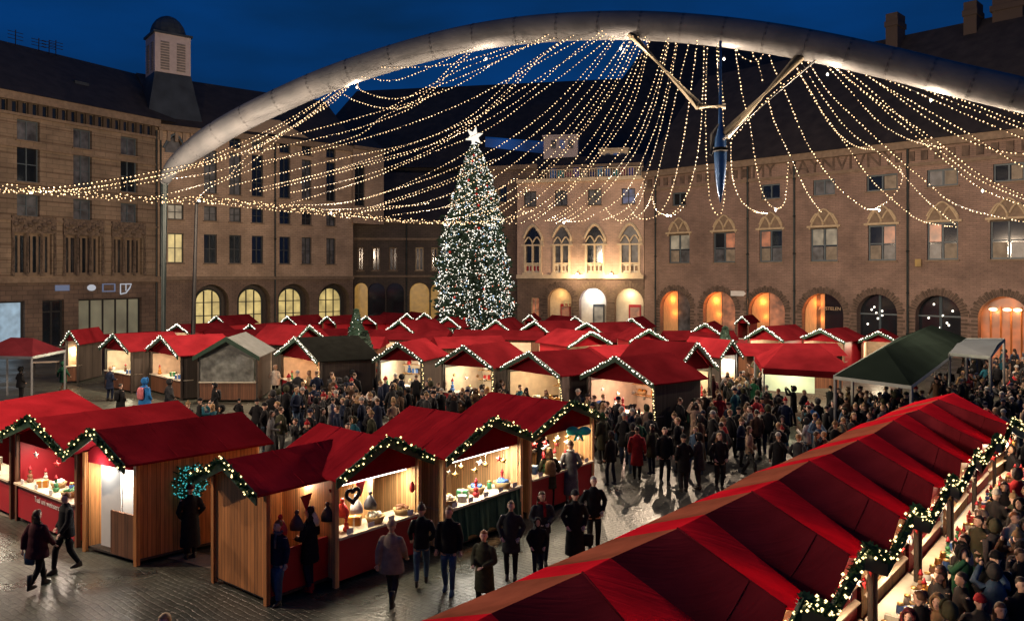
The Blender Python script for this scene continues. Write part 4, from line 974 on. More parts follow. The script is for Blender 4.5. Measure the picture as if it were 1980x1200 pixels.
def board_text(t, body, s, z, size, m):
    cu = bpy.data.curves.new('t', 'FONT'); cu.body = body; cu.size = size; cu.extrude = .004; cu.align_x = 'CENTER'
    tmp = bpy.data.objects.new('t', cu); COL.objects.link(tmp); me = bpy.data.meshes.new_from_object(tmp.evaluated_get(bpy.context.evaluated_depsgraph_get())); bpy.data.objects.remove(tmp)
    me.materials.clear(); me.materials.append(m); me.transform(Matrix.Translation((s, -.065, z)) @ Matrix.Rotation(R(90), 4, 'X')); o = bpy.data.objects.new('lettering', me); return link(o, t)
board_text(S['L2'][0], 'Tusi uni weinserof', .15, .72, .2, M['white']); board_text(S['L1'][0], 'Tusi uni\nweinserof', .1, .7, .17, M['trimdk'])
# small decorated blue tree and coats beside the boarded stall
def lit_bush(px, py, r, h, label, bm, n=260, z0=.9):
    q = atz(px, py, z0 + h / 2); mb = MB(); bl = []; o = empty('lit_bush', (q.x, q.y, z0), label=label, cat='lit bush'); rr = random.Random(int(px))
    for _ in range(n * 3):
        a, b, c = [rr.gauss(0, 1) for _ in range(3)]; L_ = math.sqrt(a * a + b * b + c * c); k = rr.random() ** .4 / L_; v = Vector((a * k * r, b * k * r, h / 2 + c * k * h / 2)); e = v + Vector((rr.uniform(-1, 1), rr.uniform(-1, 1), rr.uniform(-.5, 1))) * .1; w_ = Vector((.02, .02, 0)); mb.add([v, v.lerp(e, .5) + w_, e, v.lerp(e, .5) - w_], [(0, 1, 2, 3)])
        if _ % 3 == 0: bl.append((v * 1.02, .02))
    mb.build('foliage', M['firg'], o); put_bulbs(bl, o, (0, 0, 0), bm)
    st = MB(); st.tube([(0, 0, -z0), (0, 0, h * .5)], [.05, .03], 6); st.build('stem', M['bark'], o); return o
lit_bush(368, 932, .42, .85, 'bush wrapped in turquoise lights left of the boarded stall', 'teal', 320, 1.25)

# ------------------------------------------------------------------ stalls of the middle row and behind
def far_stall(pL, pR, pA, lab, depth=3.0, dirx=0, ze=2.3, lit=70, **kw):
    a, b = from_px(pL, pR, ze); m = (a + b) / 2; za = CAMH + (HZ - pA) / FP * m.y; X = (b - a).normalized(); Y = Vector((-X.y, X.x, 0)); Y = Y if Y.y > 0 else -Y
    t, W, bw, bd = stall(a, b, m + Y, ze, za, lab, D=depth, skew=dirx, lit=lit, overh=.25, **kw)
    return t, W, bw, bd
mid = [
 ((722, 697), (820, 699), 664, 'first wide middle-row stall, pale lit', .35, 'wood', 90, (1, .88, .66)),
 ((845, 705), (955, 713), 670, 'second wide middle-row stall, lit cream', .35, 'red', 95, (1, .85, .6)),
 ((970, 712), (1085, 729), 682, 'third wide middle-row stall, with dark bushes', .35, 'wood', 80, (1, .75, .45)),
 ((1125, 728), (1266, 746), 692, 'fourth wide middle-row stall, selling red trinkets', .3, 'red', 105, (1, .62, .45)),
 ((1302, 724), (1386, 712), 664, 'corner stall at the right end of the middle row', -.3, 'wood', 80, (1, .8, .5)),
 ((1392, 693), (1436, 690), 659, 'narrow stall with a white hatch right of the corner stall', 0, 'wood', 60, (1, .9, .75)),
 ((194, 673), (250, 681), 647, 'small stall of the left group with a white lit hatch', .4, 'wood', 60, (1, .9, .6)),
 ((282, 678), (346, 690), 651, 'small stall of the left group with an orange cloth', .4, 'wood', 60, (1, .65, .4)),
 ((535, 685), (616, 701), 654, 'black-roofed stall with orange lit shelves', .5, 'red', 85, (1, .5, .25)),
 ((562, 668), (628, 655), 630, 'red stall behind the black-roofed one', .5, 'wood', 0, (1, .8, .5)),
 ((120, 668), (156, 667), 640, 'small stall at far left with a cream lit front', .8, 'wood', 45, (1, .7, .4)),
]
MS = []
for i, (a, b, pa, lab, sk, fr, li, glw) in enumerate(mid):
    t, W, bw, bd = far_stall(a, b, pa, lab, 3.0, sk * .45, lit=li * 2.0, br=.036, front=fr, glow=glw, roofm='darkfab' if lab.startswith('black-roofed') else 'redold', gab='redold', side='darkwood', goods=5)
    MS.append((t, W, bw, bd, lab))
    if i < 9:
        nm = {0: 'first middle stall', 1: 'second middle stall', 2: 'third middle stall', 3: 'fourth middle stall', 4: 'corner stall', 5: 'narrow hatch stall', 6: 'white-hatch stall at left', 7: 'orange-cloth stall', 8: 'black-roofed stall'}[i]
        stock(W, bw, bd, nm, 5 if i < 5 else 3, rnd, 'goods on the middle stalls', big=1.5, hang=4 if i in (3, 1) else 0)
# bulbs also down the posts of a few
for i in (0, 1, 2, 3, 8):
    t, W, bw, bd, lab = MS[i]; garland([(W(bw + .2, -.3, 2.25), W(bw + .12, -.1, .9))], 'lights down the right post of the ' + lab.split(',')[0], 'lit post strings', near=False, nb=9, br=.03, bm='bulbg', name='light_string')
back = [((762, 627), (808, 624), 607, 1), ((745, 641), (802, 644), 621, 0), ((795, 626), (845, 624), 606, 0), ((842, 632), (893, 634), 614, 1), ((872, 625), (908, 623), 606, 0), ((932, 640), (988, 641), 619, 1), ((942, 622), (974, 619), 607, 0), ((1006, 640), (1066, 646), 622, 2),
        ((1092, 628), (1130, 626), 613, 0), ((1105, 642), (1172, 648), 625, 1), ((1098, 671), (1184, 664), 642, 2), ((1195, 636), (1250, 637), 616, 1), ((1216, 661), (1292, 660), 638, 1), ((1333, 644), (1394, 646), 626, 2), ((1440, 654), (1516, 660), 632, 2), ((1543, 656), (1634, 662), 638, 2), ((1660, 659), (1738, 662), 642, 2),
        ((500, 655), (538, 660), 640, 1), ((618, 626), (650, 627), 612, 0), ((325, 640), (365, 643), 628, 1), ((470, 640), (500, 641), 628, 0), ((690, 626), (730, 627), 612, 0), ((1420, 626), (1450, 627), 612, 0), ((400, 628), (440, 629), 612, 0), ((540, 628), (575, 629), 612, 0), ((1010, 622), (1040, 622), 609, 0)]
words = ['below the yellow arches', 'left of the fir tree', 'in front of the fir tree', 'right of the fir tree', 'under the pink facade', 'under the brick hall']
cnt = {}
for i, (a, b, pa, li) in enumerate(back):
    x = (a[0] + b[0]) / 2; w_ = words[0] if x < 700 else words[1] if x < 850 else words[2] if x < 1000 else words[3] if x < 1110 else words[4] if x < 1260 else words[5]
    row = 'rearmost' if pa < 616 else 'third-row' if pa < 630 else 'second-row'
    k = cnt[(w_, row)] = cnt.get((w_, row), 0) + 1; o_ = ['', 'next ', 'third ', 'fourth ', 'fifth '][k - 1]
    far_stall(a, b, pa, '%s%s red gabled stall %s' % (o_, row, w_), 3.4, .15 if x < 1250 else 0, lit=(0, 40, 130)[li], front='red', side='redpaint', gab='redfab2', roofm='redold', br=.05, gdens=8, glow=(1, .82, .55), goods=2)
# long red roofs filling the ground between the gables
fill = [((215, 660), (335, 652), 3.6, 'long red market roof below the shop windows at left'), ((640, 668), (735, 668), 4, 'plain red market roof left of the middle row'), ((380, 650), (520, 650), 4, 'plain red market roof behind the grey tent'),
        ((850, 668), (985, 664), 3.6, 'plain red market roof behind the second middle stall'), ((1290, 652), (1430, 652), 3, 'plain red market roof below the first brick arches'), ((1180, 690), (1340, 680), 4, 'plain red market roof behind the fourth middle stall'),
        ((1440, 682), (1640, 682), 3.2, 'plain red market roof behind the red pavilion'), ((560, 648), (690, 648), 3.5, 'plain red market roof before the yellow arcades'), ((1060, 656), (1220, 656), 3, 'plain red market roof below the pink facade'), ((700, 650), (860, 652), 3.5, 'plain red market roof before the dark arcade'), ((870, 650), (1050, 652), 3.5, 'plain red market roof at the foot of the fir tree')]
for a, b, D_, lab in fill:
    p0, p1 = atz(a[0], a[1] + 6, 1.9), atz(b[0], b[1] + 6, 1.9); X = (p1 - p0); L_ = X.length; X.normalize(); Y = Vector((-X.y, X.x, 0)); Y = Y if Y.y > 0 else -Y
    o = empty('market_stall', (p0 + p1) / 2 * 1, 0, lab, 'market stall'); o.location.z = 0; c = Vector(o.location)
    q0, q1 = Vector((p0.x, p0.y, 0)) - c, Vector((p1.x, p1.y, 0)) - c; mb = MB(); Z = lambda v, z: Vector((v.x, v.y, z))
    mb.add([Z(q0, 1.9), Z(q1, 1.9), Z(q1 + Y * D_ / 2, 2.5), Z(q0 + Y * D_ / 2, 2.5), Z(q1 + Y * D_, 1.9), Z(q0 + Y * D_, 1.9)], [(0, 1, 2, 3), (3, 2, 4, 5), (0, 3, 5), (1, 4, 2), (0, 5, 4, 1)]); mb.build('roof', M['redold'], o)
    mb = MB(); mb.hexa([Z(q0 + Y * .3 + X * .2, .0), Z(q1 + Y * .3 - X * .2, .0), Z(q1 + Y * (D_ - .3) - X * .2, 0), Z(q0 + Y * (D_ - .3) + X * .2, 0)] + [Z(q0 + Y * .3 + X * .2, 1.89), Z(q1 + Y * .3 - X * .2, 1.89), Z(q1 + Y * (D_ - .3) - X * .2, 1.89), Z(q0 + Y * (D_ - .3) + X * .2, 1.89)]); mb.build('wall', M['wood2'], o)
    for k in range(int(L_ / 2.5)): mb = MB(); u_ = (k + .5) * L_ / int(L_ / 2.5); mb.hexa([Z(q0 + X * (u_ + dx_) + Y * dy_, z_) for z_ in (.9, 1.7) for dx_, dy_ in ((-.8, .24), (.8, .24), (.8, .297), (-.8, .297))]); mb.build('shutter', M['ply'], o)

# ------------------------------------------------------------------ tents and awnings
def canopy(name, label, cat, corners, ridge, m, zpost=True, frame='metal', val=.12, posts=(0, 1, 2, 3)):
    """corners: 4 Vector eave corners in order; ridge: two Vector ends (near, far)"""
    c = sum(corners, Vector()) / 4; base = Vector((c.x, c.y, 0)); o = empty(name, base, 0, label, cat); A_ = [p - base for p in corners]; r = [p - base for p in ridge]; mb = MB()
    N = 6
    def patch(P, fs):
        vs = P + [p - Vector((0, 0, .03)) for p in P]; n = len(P); mb.add(vs, fs + [tuple(n + i for i in reversed(f)) for f in fs])
    patch(A_ + r, [(0, 1, 4), (1, 2, 5, 4), (2, 3, 5), (3, 0, 4, 5)])
    mb.build('canopy', m, o)
    mb = MB()
    for i in range(4): a, b = A_[i], A_[(i + 1) % 4]; mb.slab([a + Vector((0, 0, .01)), b + Vector((0, 0, .01)), b - Vector((0, 0, val)), a - Vector((0, 0, val))], (A_[i] + A_[(i + 1) % 4]).normalized() * .03)
    mb.build('valance', M[frame] if frame else m, o)
    for i in posts: mb = MB(); mb.box((A_[i].x * .985, A_[i].y * .985, A_[i].z / 2), (.09, .09, A_[i].z - .02), .5); mb.build('post', M['metal'], o)
    return o
M['palesteel'] = mat('pale_steel_edge', (.35, .40, .38), .5, .2)
g0, g1 = atz(1612, 727, 2.7), atz(1762, 746, 2.7); g2 = atz(1880, 657, 2.7); g3 = g2 + (g0 - g1)
g3 = atz(1740, 652, 2.7)
canopy('green_pavilion', 'dark green canopy on posts above the crowd at right', 'canopy', [g0, g1, g2, g3], [(g0 + g1) / 2 * .86 + (g2 + g3) / 2 * .14 + Vector((0, 0, .95)), (g0 + g1) / 2 * .1 + (g2 + g3) / 2 * .9 + Vector((0, 0, .95))], M['greenfab'], frame='palesteel')
r0, r1 = atz(1475, 712, 2.5), atz(1650, 722, 2.5); r2 = r1 + Vector((1.6, 5, 0)); r3 = r0 + Vector((1.2, 5, 0))
rp = canopy('red_pavilion', 'red hipped pavilion roof left of the green canopy', 'canopy', [r0, r1, r2, r3], [(r0 * .7 + r1 * .3 + r3 * .7 + r2 * .3) / 2 + Vector((0, 0, .9)), (r0 * .3 + r1 * .7 + r3 * .3 + r2 * .7) / 2 + Vector((0, 0, .9))], M['redold'], frame=None, val=.25)
mb = MB(); a, b = atz(1480, 716, 2.2), atz(1582, 722, 2.2); q = Vector(rp.location)
mb.slab([a + Vector((0, .4, .1)) - q, b + Vector((0, .4, .1)) - q, b + Vector((0, .4, -.95)) - q, a + Vector((0, .4, -.95)) - q], (0, .04, 0)); mb.build('banner', emit('lit_banner', (.9, .95, .6), .45, (.7, .7, .5), noise=.3), rp)
lamp('pavilion_light', (-1, -1.0, 2.0), 60, (.9, 1, .6), .2, parent=rp)
s0, s1 = atz(1835, 683, 2.9), atz(1915, 690, 2.9); s2, s3 = atz(1942, 655, 3.4), atz(1868, 655, 3.4)
canopy('awning', 'small slate-blue awning right of the green canopy', 'awning', [s0, s1, s2, s3], [(s0 + s3) / 2 + Vector((0, 0, .15)), (s1 + s2) / 2 + Vector((0, 0, .15))], M['lead'], frame='palesteel')
# grey tent with a clear front
k0, k1 = atz(372, 692, 2.3), atz(500, 692, 2.3)
tA, Wt, bwt, bdt = stall(k0, k1, (k0 + k1) / 2 + Vector((0, 3, 0)), 2.3, 3.3, 'grey tent with a translucent domed front', D=4, lit=25, roofm='greyfab', gab='greyfab', side='darkwood', front='wood', glow=(.9, 1, .9), near=False, skew=-.1, goods=2, lights=False)
M['film'] = mat('clear_film', (.25, .26, .24), .15, var=.5, scale=3, trans=.3, spec=.9)
mb = MB(); mb.slab([Vector((-bwt + .1, -.12, 1.0)), Vector((bwt - .1, -.12, 1.0)), Vector((bwt - .1, -.12, 2.2)), Vector((0, -.12, 2.75)), Vector((-bwt + .1, -.12, 2.2))], (0, .02, 0)); mb.build('film_front', M['film'], tA)
# dark-roofed tent at the left edge
l0, l1 = atz(-60, 688, 2.5), atz(62, 690, 2.5)
canopy('steel_tent', 'steel-framed tent with a dull red roof at the left edge', 'tent', [l0, l1, l1 + Vector((-.3, 3.4, 0)), l0 + Vector((-.3, 3.4, 0))], [(l0 + Vector((1, 1.7, .8))), (l1 + Vector((-1, 1.7, .8)))], M['wine'], frame='metal')
# low dark roofed kiosk between the left tent and stalls
def gift_table(px, py, label):
    q = atz(px, py, .8); o = empty('bench_table', (q.x, q.y, 0), .3, label, 'table'); mb = MB(); mb.box((0, 0, .82), (1.5, .6, .05)); mb.build('tabletop', M['ply'], o)
    for a in (-.68, .68):
        for b in (-.24, .24): mb = MB(); mb.box((a, b, .4), (.05, .05, .79)); mb.build('leg', M['darkwood'], o)
gift_table(88, 700, 'pale trestle table beside the steel-framed tent')
# green fir column with lights among the back roofs
def deco_tree(px, pyt, pyb, r, label, dens, bm, col=None, name='fir_tree', dd=None, z0=0, star=False, cyl=.0, leaves=1200, br=.03, lsz=.25):
    q = atz(px, pyb, z0) if dd is None else Vector(((px - 990) / FP * dd, dd, 0)); d = q.y; H = CAMH + (HZ - pyt) / FP * d; o = empty(name, (q.x, q.y, 0), label=label, cat='fir tree'); rr = random.Random(int(px))
    t = MB(); t.tube([(0, 0, 0), (0, 0, H * .5), (0, 0, H * .95)], [r * .09, r * .06, .03], 8); t.build('trunk', M['bark'], o)
    fo = MB(); bl = [[], [], [], []]
    TB = [(0, 1.0), (.35, .95), (.5, .86), (.6, .77), (.75, .58), (.85, .41), (.93, .25), (1, .06)]
    def prof(f):
        if not star: return r * ((1 - f) ** (.62 if cyl else .9)) * (1 + .05 * math.sin(f * 50))
        for (a0, b0), (a1, b1) in zip(TB, TB[1:]):
            if f <= a1: return r * (b0 + (b1 - b0) * (f - a0) / (a1 - a0)) * (1 + .06 * math.sin(f * 61))
        return r * .07
    lo = .07
    for _ in range(leaves):
        f = 1 - (1 - lo) * math.sqrt(rr.random()) if not cyl else lo + (1 - lo) * rr.random(); f = 1 - (1 - f) if cyl else lo + (1 - f) * 1.0
        f = min(.99, max(lo, f)); a = rr.random() * 6.283; R1 = prof(f) * (1 + .07 * math.sin(5 * a + 9 * f)) * (rr.uniform(.88, 1.04) if rr.random() < .8 else rr.uniform(1.0, 1.2)) * (1 + .05 * ((f * 17) % 1 < .35)); R0 = R1 * rr.uniform(.55, .85); z = f * H
        c, s = math.cos(a), math.sin(a); e = Vector((c * R1, s * R1, z - .35 * lsz * rr.random())); b_ = Vector((c * R0, s * R0, z + .12)); w_ = Vector((-s, c, 0)) * lsz * rr.uniform(.5, .9)
        fo.add([b_, b_.lerp(e, .6) + w_, e, b_.lerp(e, .6) - w_, b_.lerp(e, .6) + Vector((0, 0, -.22))], [(0, 1, 2), (0, 2, 3), (1, 4, 2), (3, 2, 4)])
    fo.build('foliage', M['fir'], o)
    for _ in range(dens):
        f = lo + (1 - lo) * (1 - math.sqrt(rr.random()) if not cyl else rr.random() ** 1.15); a = rr.random() * 6.283; R1 = prof(f) * (1 + .07 * math.sin(5 * a + 9 * f)) * rr.uniform(.86, 1.06)
        if math.sin(7 * a + f * 44) * math.sin(3 * a - f * 27) > .45 and rr.random() < .6: continue
        b_ = bl[0 if rr.random() < .55 else rr.choice([1, 2, 3, 3, 3, 3, 3, 3])]; b_.append((Vector((math.cos(a) * R1, math.sin(a) * R1, f * H)), br * rr.uniform(.6, 1.3)))
    for b_, m in zip(bl, (bm, 'bulbr', 'bulbb', 'bulbd')):
        if b_: put_bulbs(b_, o, (0, 0, 0), m, 25)
    if star:
        mb = MB(); zc = H + .6; R_ = .8
        pts = [(R_ if k % 2 == 0 else R_ * .45) * 1 for k in range(12)]; P = [Vector((pts[k] * math.sin(math.pi * k / 6 + .2), 0, zc + pts[k] * 1.15 * math.cos(math.pi * k / 6 + .2))) for k in range(12)]
        mb.add(P + [Vector((0, -.3, zc)), Vector((0, .3, zc))], [(k, (k + 1) % 12, 12) for k in range(12)] + [((k + 1) % 12, k, 13) for k in range(12)]); mb.build('star', M['starm'], o)
        mb = MB(); mb.ell((0, 0, 0), (.13, .13, .13), 8, 6); bme = mb.mesh('bauble', mat('red_bauble', (.5, .05, .04), .2, metal=.4), True)
        for k in range(36): f = rr.uniform(.1, .95); a = rr.random() * 6.283; R1 = prof(f) * 1.0; q = bpy.data.objects.new('bauble', bme); link(q, o); q.location = (math.cos(a) * R1, math.sin(a) * R1, f * H)
    return o, H
xt, Hx = deco_tree(917, 278, 0, 3.1, 'tall fir tree covered in white lights with a star on top', 14000, 'bulbw', dd=66, star=True, cyl=1, leaves=12000, br=.038, lsz=.32)
deco_tree(689, 598, 0, .95, 'slim fir column with strings of lights behind the left stalls', 160, 'bulbw', dd=56, leaves=1500, br=.035, cyl=1)
deco_tree(1402, 632, 0, .8, 'small dark fir right of the corner stall roof', 40, 'bulbw', dd=47, leaves=1200, br=.03, cyl=1)
deco_tree(705, 640, 0, 1.0, 'bushy fir with dim teal lights left of the first middle stall', 120, 'teal', dd=42, leaves=1500, br=.025, cyl=1)
for (px, py, r_, h_, lab, bm) in ((1108, 745, .55, 1.2, 'dark lit bush between the third and fourth middle stalls', 'bulbw'), (1140, 768, .5, 1.2, 'low lit bush at the left corner of the fourth middle stall', 'bulbg'), (1030, 745, .6, .9, 'dark fir bush in the opening of the third middle stall', 'bulbg')):
    lit_bush(px, py, r_, h_, lab, bm, 60, .5)

# ------------------------------------------------------------------ right foreground row: roofs with zigzag fronts
ZA, ZV, ZR = 2.85, 2.25, 2.8
mn = [(1181, 1078), (1363, 994), (1505, 927), (1607, 876), (1690, 837), (1751, 799), (1801, 778), (1844, 759)]      # where valleys leave the common ridge
rg = [(1310, 1021), (1454, 950), (1564, 891), (1658, 851), (1727, 813), (1775, 792), (1814, 772)]                     # where each stall's own ridge starts
ap = [(1520, 1173), (1642, 1073), (1739, 999), (1805, 938), (1859, 891), (1900, 856), (1948, 822)]                    # front gable points
va = [(1480, 1300), (1600, 1182), (1713, 1082), (1795, 1004), (1853, 943), (1897, 894), (1936, 858), (1978, 832)]
Mn = [atz(x, y, ZR) for x, y in mn]; Rg = [atz(x, y, ZA) for x, y in rg]; Ap = [atz(x, y, ZA) for x, y in ap]; Va = [atz(x, y, ZV) for x, y in va]
apg = [(1545, 1166), (1668, 1064), (1763, 990), (1835, 930), (1885, 881), (1923, 850), (1954, 816)]; Ag = [atz(x, y, ZA + .03) for x, y in apg]
# two more stalls before the first, reaching out of the picture
for _ in range(2):
    st = Mn[0] - Mn[1]; Rg.insert(0, Rg[0] + st * .9); Ap.insert(0, Ap[0] + st * .9); Va.insert(0, Va[0] + st * .9); Mn.insert(0, Mn[0] + st * .9); Ag.insert(0, Ag[0] + st * .9)
ordn = ['first', 'second', 'third', 'fourth', 'fifth', 'sixth', 'seventh', 'eighth', 'farthest']
for i in range(len(Rg)):
    c = (Mn[i] + Mn[i + 1] + Va[i] + Va[i + 1]) / 4; base = Vector((c.x, c.y, 0)); L = lambda v: Vector(v) - base
    lab = '%s red-roofed stall of the right foreground row, counting from the camera' % ordn[i]
    o = empty('market_stall', base, 0, lab, 'market stall', 'stalls of the right foreground row')
    rd = (Mn[i + 1] - Mn[i]); rd.z = 0; rd.normalize(); bk = Vector((-rd.y, rd.x, 0)); bk = bk if bk.x < 0 else -bk
    def quad(a, b, c_, d_, nm, m, n=8):       # a-b lower edge start/end ... bilinear with slight slack
        vs = []
        for j in range(n + 1):
            for k in range(n + 1):
                f, g = k / n, j / n; p_ = (a * (1 - f) + b * f) * (1 - g) + (d_ * (1 - f) + c_ * f) * g
                p_ = p_ - Vector((0, 0, .04 * math.sin(math.pi * f) * math.sin(math.pi * g))); vs.append(L(p_))
        fs = [(j * (n + 1) + k, j * (n + 1) + k + 1, (j + 1) * (n + 1) + k + 1, (j + 1) * (n + 1) + k) for j in range(n) for k in range(n)]
        mb = MB(); N_ = len(vs); mb.add(vs + [v - Vector((0, 0, .03)) for v in vs], fs + [tuple(N_ + q_ for q_ in reversed(f)) for f in fs]); return mb.build(nm, m, o, smooth=True)
    quad(Mn[i], Va[i], Ap[i], Rg[i], 'near_roof_slope', M['row_shaded'])  # shade of the near slopes put into the cloth colour
    quad(Rg[i], Ap[i], Va[i + 1], Mn[i + 1], 'far_roof_slope', M['row_lit'])  # brighter cloth colour carries the light on the far slopes
    e0, e1, e2 = Mn[i] + bk * 1.15 - Vector((0, 0, .42)), Rg[i] + bk * 1.15 - Vector((0, 0, .42)), Mn[i + 1] + bk * 1.15 - Vector((0, 0, .42))
    quad(Mn[i], Rg[i], e1, e0, 'back_roof_slope', M['tan'], 3); quad(Rg[i], Mn[i + 1], e2, e1, 'back_roof_slope', M['row_lit'], 3)
    fd = (Ap[i] - Rg[i]); fd.z = 0; fd.normalize()
    mb = MB(); dn = Vector((0, 0, -.24)); up = Vector((0, 0, .05))
    for a, b in ((Va[i], Ag[i]), (Ag[i], Va[i + 1])): mb.slab([L(a + up), L(b + up), L(b + dn), L(a + dn)], fd * .05)
    mb.build('barge_board', M['greenpaint'], o)
    # side slats, gable, counter, posts
    for f in (.72,):
        mb = MB(); a_, b_ = Mn[i].lerp(Va[i], f), Rg[i].lerp(Ap[i], f); mb.tube([L(a_ + Vector((0, 0, -.005))), L(a_.lerp(b_, .5) + Vector((0, 0, -.03))), L(b_ + Vector((0, 0, .002)))], .011, 5); mb.build('seam', M['row_shaded'], o)
    mb = MB(); mb.tube([L(Rg[i] + Vector((0, 0, .006))), L(Ap[i] + Vector((0, 0, .006)))], .016, 5); mb.build('ridge_seam', M['row_shaded'], o)
    for v in (Va[i] - fd * .35, Va[i + 1] - fd * .35 - rd * .12, e0 + Vector((0, 0, 0)) - bk * .2, e2 - bk * .2 - rd * .12):
        q = L(v); z_ = v.z - .08; mb = MB(); mb.box((q.x, q.y, z_ / 2), (.06, .06, z_)); mb.build('post', M['darkwood'], o)
    b0, b1 = e0 - bk * .25, e2 - bk * .25; mb = MB(); mb.slab([L((b0.x, b0.y, .1)), L((b1.x, b1.y, .1)), L((b1.x, b1.y, 2.25)), L((b0.x, b0.y, 2.25))], bk * -.04); mb.build('back_wall', M['wood'], o)
    c0, c1 = Va[i] - fd * .2, Va[i + 1] - fd * .2
    mb = MB(); mb.slab([L((c0.x, c0.y, .1)), L((c1.x, c1.y, .1)), L((c1.x, c1.y, .98)), L((c0.x, c0.y, .98))], fd * -.05); mb.build('counter_front', M['redpaint'], o)
    mb = MB(); mb.slab([L(Vector((c0.x, c0.y, 1.0)) + fd * .55), L(Vector((c1.x, c1.y, 1.0)) + fd * .55), L(Vector((c1.x, c1.y, 1.0)) - fd * .5), L(Vector((c0.x, c0.y, 1.0)) - fd * .5)], (0, 0, .05)); mb.build('counter_top', M['ply'] if i % 2 else M['cream'], o)
    mb = MB(); w0, w1 = c0 - fd * .62, c1 - fd * .62; mb.slab([L((w0.x, w0.y, 1.02)), L((w1.x, w1.y, 1.02)), L((w1.x, w1.y, 2.2)), L((w0.x, w0.y, 2.2))], fd * .03); mb.build('display_wall', M['redpaint'] if i % 2 else M['woodin'], o)
    for k in range(3): mb = MB(); w_0, w_1 = w0.lerp(w1, .04) + fd * .03, w0.lerp(w1, .96) + fd * .03; z_ = 1.35 + .3 * k; mb.slab([L((w_0.x, w_0.y, z_)), L((w_1.x, w_1.y, z_)), L((w_1.x, w_1.y, z_) ) + fd * .16, L((w_0.x, w_0.y, z_)) + fd * .16], (0, 0, .02)); mb.build('shelf', M['ply'], o)
    for k in range(8):
        cc = rnd.choice(['gold_foil', 'red', 'white', 'cream']); good('star_ornament', (c0 - fd * .12).lerp(c1 - fd * .12, (k + .5) / 8) * 1 + Vector((0, 0, -.45 + .1 * (k % 2))), '%s star ornament hanging in the %s right-row stall' % (cc.replace('_', ' '), ordn[i]), cc, rnd.uniform(0, 3), 1.1, 'stars in the right foreground stalls')
    l_ = lamp('stall_light', L((c0 + c1) / 2 - fd * .25 + Vector((0, 0, -.25))), 110, (1, .74, .48), .12, parent=o)
    garland([(Va[i] + up + fd * .1, Ag[i] + up * 2 + fd * .1), (Ag[i] + up * 2 + fd * .1, Va[i + 1] + up + fd * .1)], 'thick lit garland on the gable of the %s right-row stall' % ordn[i], 'garlands of the right foreground row', n=110, nb=20, br=.022, r=.085)
    for k in range(12):
        f = (k + .5) / 12; q = Vector((c0.x, c0.y, 1.05)).lerp(Vector((c1.x, c1.y, 1.05)), f) + fd * (.32 if k % 2 else .1); kk = rnd.choice(['basket', 'gift_box', 'figurine', 'jar']); cc = rnd.choice(cols)
        good(kk, q, '%s %s on the counter of the %s right-row stall' % (cc, kk.replace('_', ' '), ordn[i]), cc, rnd.uniform(0, 3), 1.05, 'goods on the right foreground counters')
ST = Va

# ------------------------------------------------------------------ the great arch, its struts and mast
AP = [(318, 352, 47), (335, 322, 46.5), (380, 285, 46), (450, 240, 45), (540, 195, 44), (640, 152, 43), (760, 112, 42), (880, 80, 41), (1000, 60, 40), (1120, 51, 39), (1240, 50, 38), (1360, 58, 37), (1480, 73, 36), (1600, 95, 35), (1720, 122, 34), (1840, 152, 33), (1960, 180, 32), (2100, 215, 31), (2260, 262, 30)]
AW = [at(*p) for p in AP]
def catmull(P, n):
    out_ = []
    for i in range(len(P) - 1):
        a, b, c, d = P[max(i - 1, 0)], P[i], P[i + 1], P[min(i + 2, len(P) - 1)]
        for k in range(n):
            t_ = k / n; out_.append(.5 * ((2 * b) + (c - a) * t_ + (2 * a - 5 * b + 4 * c - d) * t_ * t_ + (3 * b - a - 3 * c + d) * t_ ** 3))
    return out_ + [P[-1]]
def archmat():
    m, t, b, o = nodes('arch_film'); tcn = t.nodes.new('ShaderNodeTexCoord'); n = t.nodes.new('ShaderNodeTexNoise'); n.inputs['Scale'].default_value = .6; n.inputs['Detail'].default_value = 5; t.links.new(tcn.outputs['Object'], n.inputs['Vector'])
    r = t.nodes.new('ShaderNodeValToRGB'); r.color_ramp.elements[0].position = .35; r.color_ramp.elements[1].position = .7; r.color_ramp.elements[0].color = (.085, .092, .105, 1); r.color_ramp.elements[1].color = (.14, .145, .158, 1)
    t.links.new(n.outputs['Fac'], r.inputs[0]); t.links.new(r.outputs[0], b.inputs['Base Color']); b.inputs['Roughness'].default_value = .62; b.inputs['Metallic'].default_value = .1
    n2 = t.nodes.new('ShaderNodeTexNoise'); n2.inputs['Scale'].default_value = 1.6; n2.inputs['Detail'].default_value = 3; t.links.new(tcn.outputs['Object'], n2.inputs['Vector'])
    bp = t.nodes.new('ShaderNodeBump'); bp.inputs['Strength'].default_value = .35; bp.inputs['Distance'].default_value = .1; t.links.new(n2.outputs['Fac'], bp.inputs['Height']); t.links.new(bp.outputs[0], b.inputs['Normal']); return m
M['arch'] = archmat()
ao = empty('arch', (AW[0].x, AW[0].y, 0), label='huge grey tubular arch spanning the whole square', cat='arch'); og = Vector(ao.location)
pl = catmull(AW, 6); N = len(pl); rad = [.28 + .42 * min(1, i / 14) for i in range(N)]
mb = MB(); mb.tube(pl, rad, 16); mb.build('tube', M['arch'], ao, smooth=True, org=og)
for i in range(4, N - 1, 4):
    mb = MB(); d = (pl[i + 1] - pl[i - 1]).normalized(); mb.tube([pl[i] - d * .035, pl[i] + d * .035], rad[i] + .014, 16); mb.build('seam_ring', M['arch'], ao, org=og)
foot = AW[0]; mb = MB(); mb.tube([Vector((foot.x - .1, foot.y, 0)), foot], [.13, .2], 12); mb.build('foot', M['pipe'], ao, org=og)
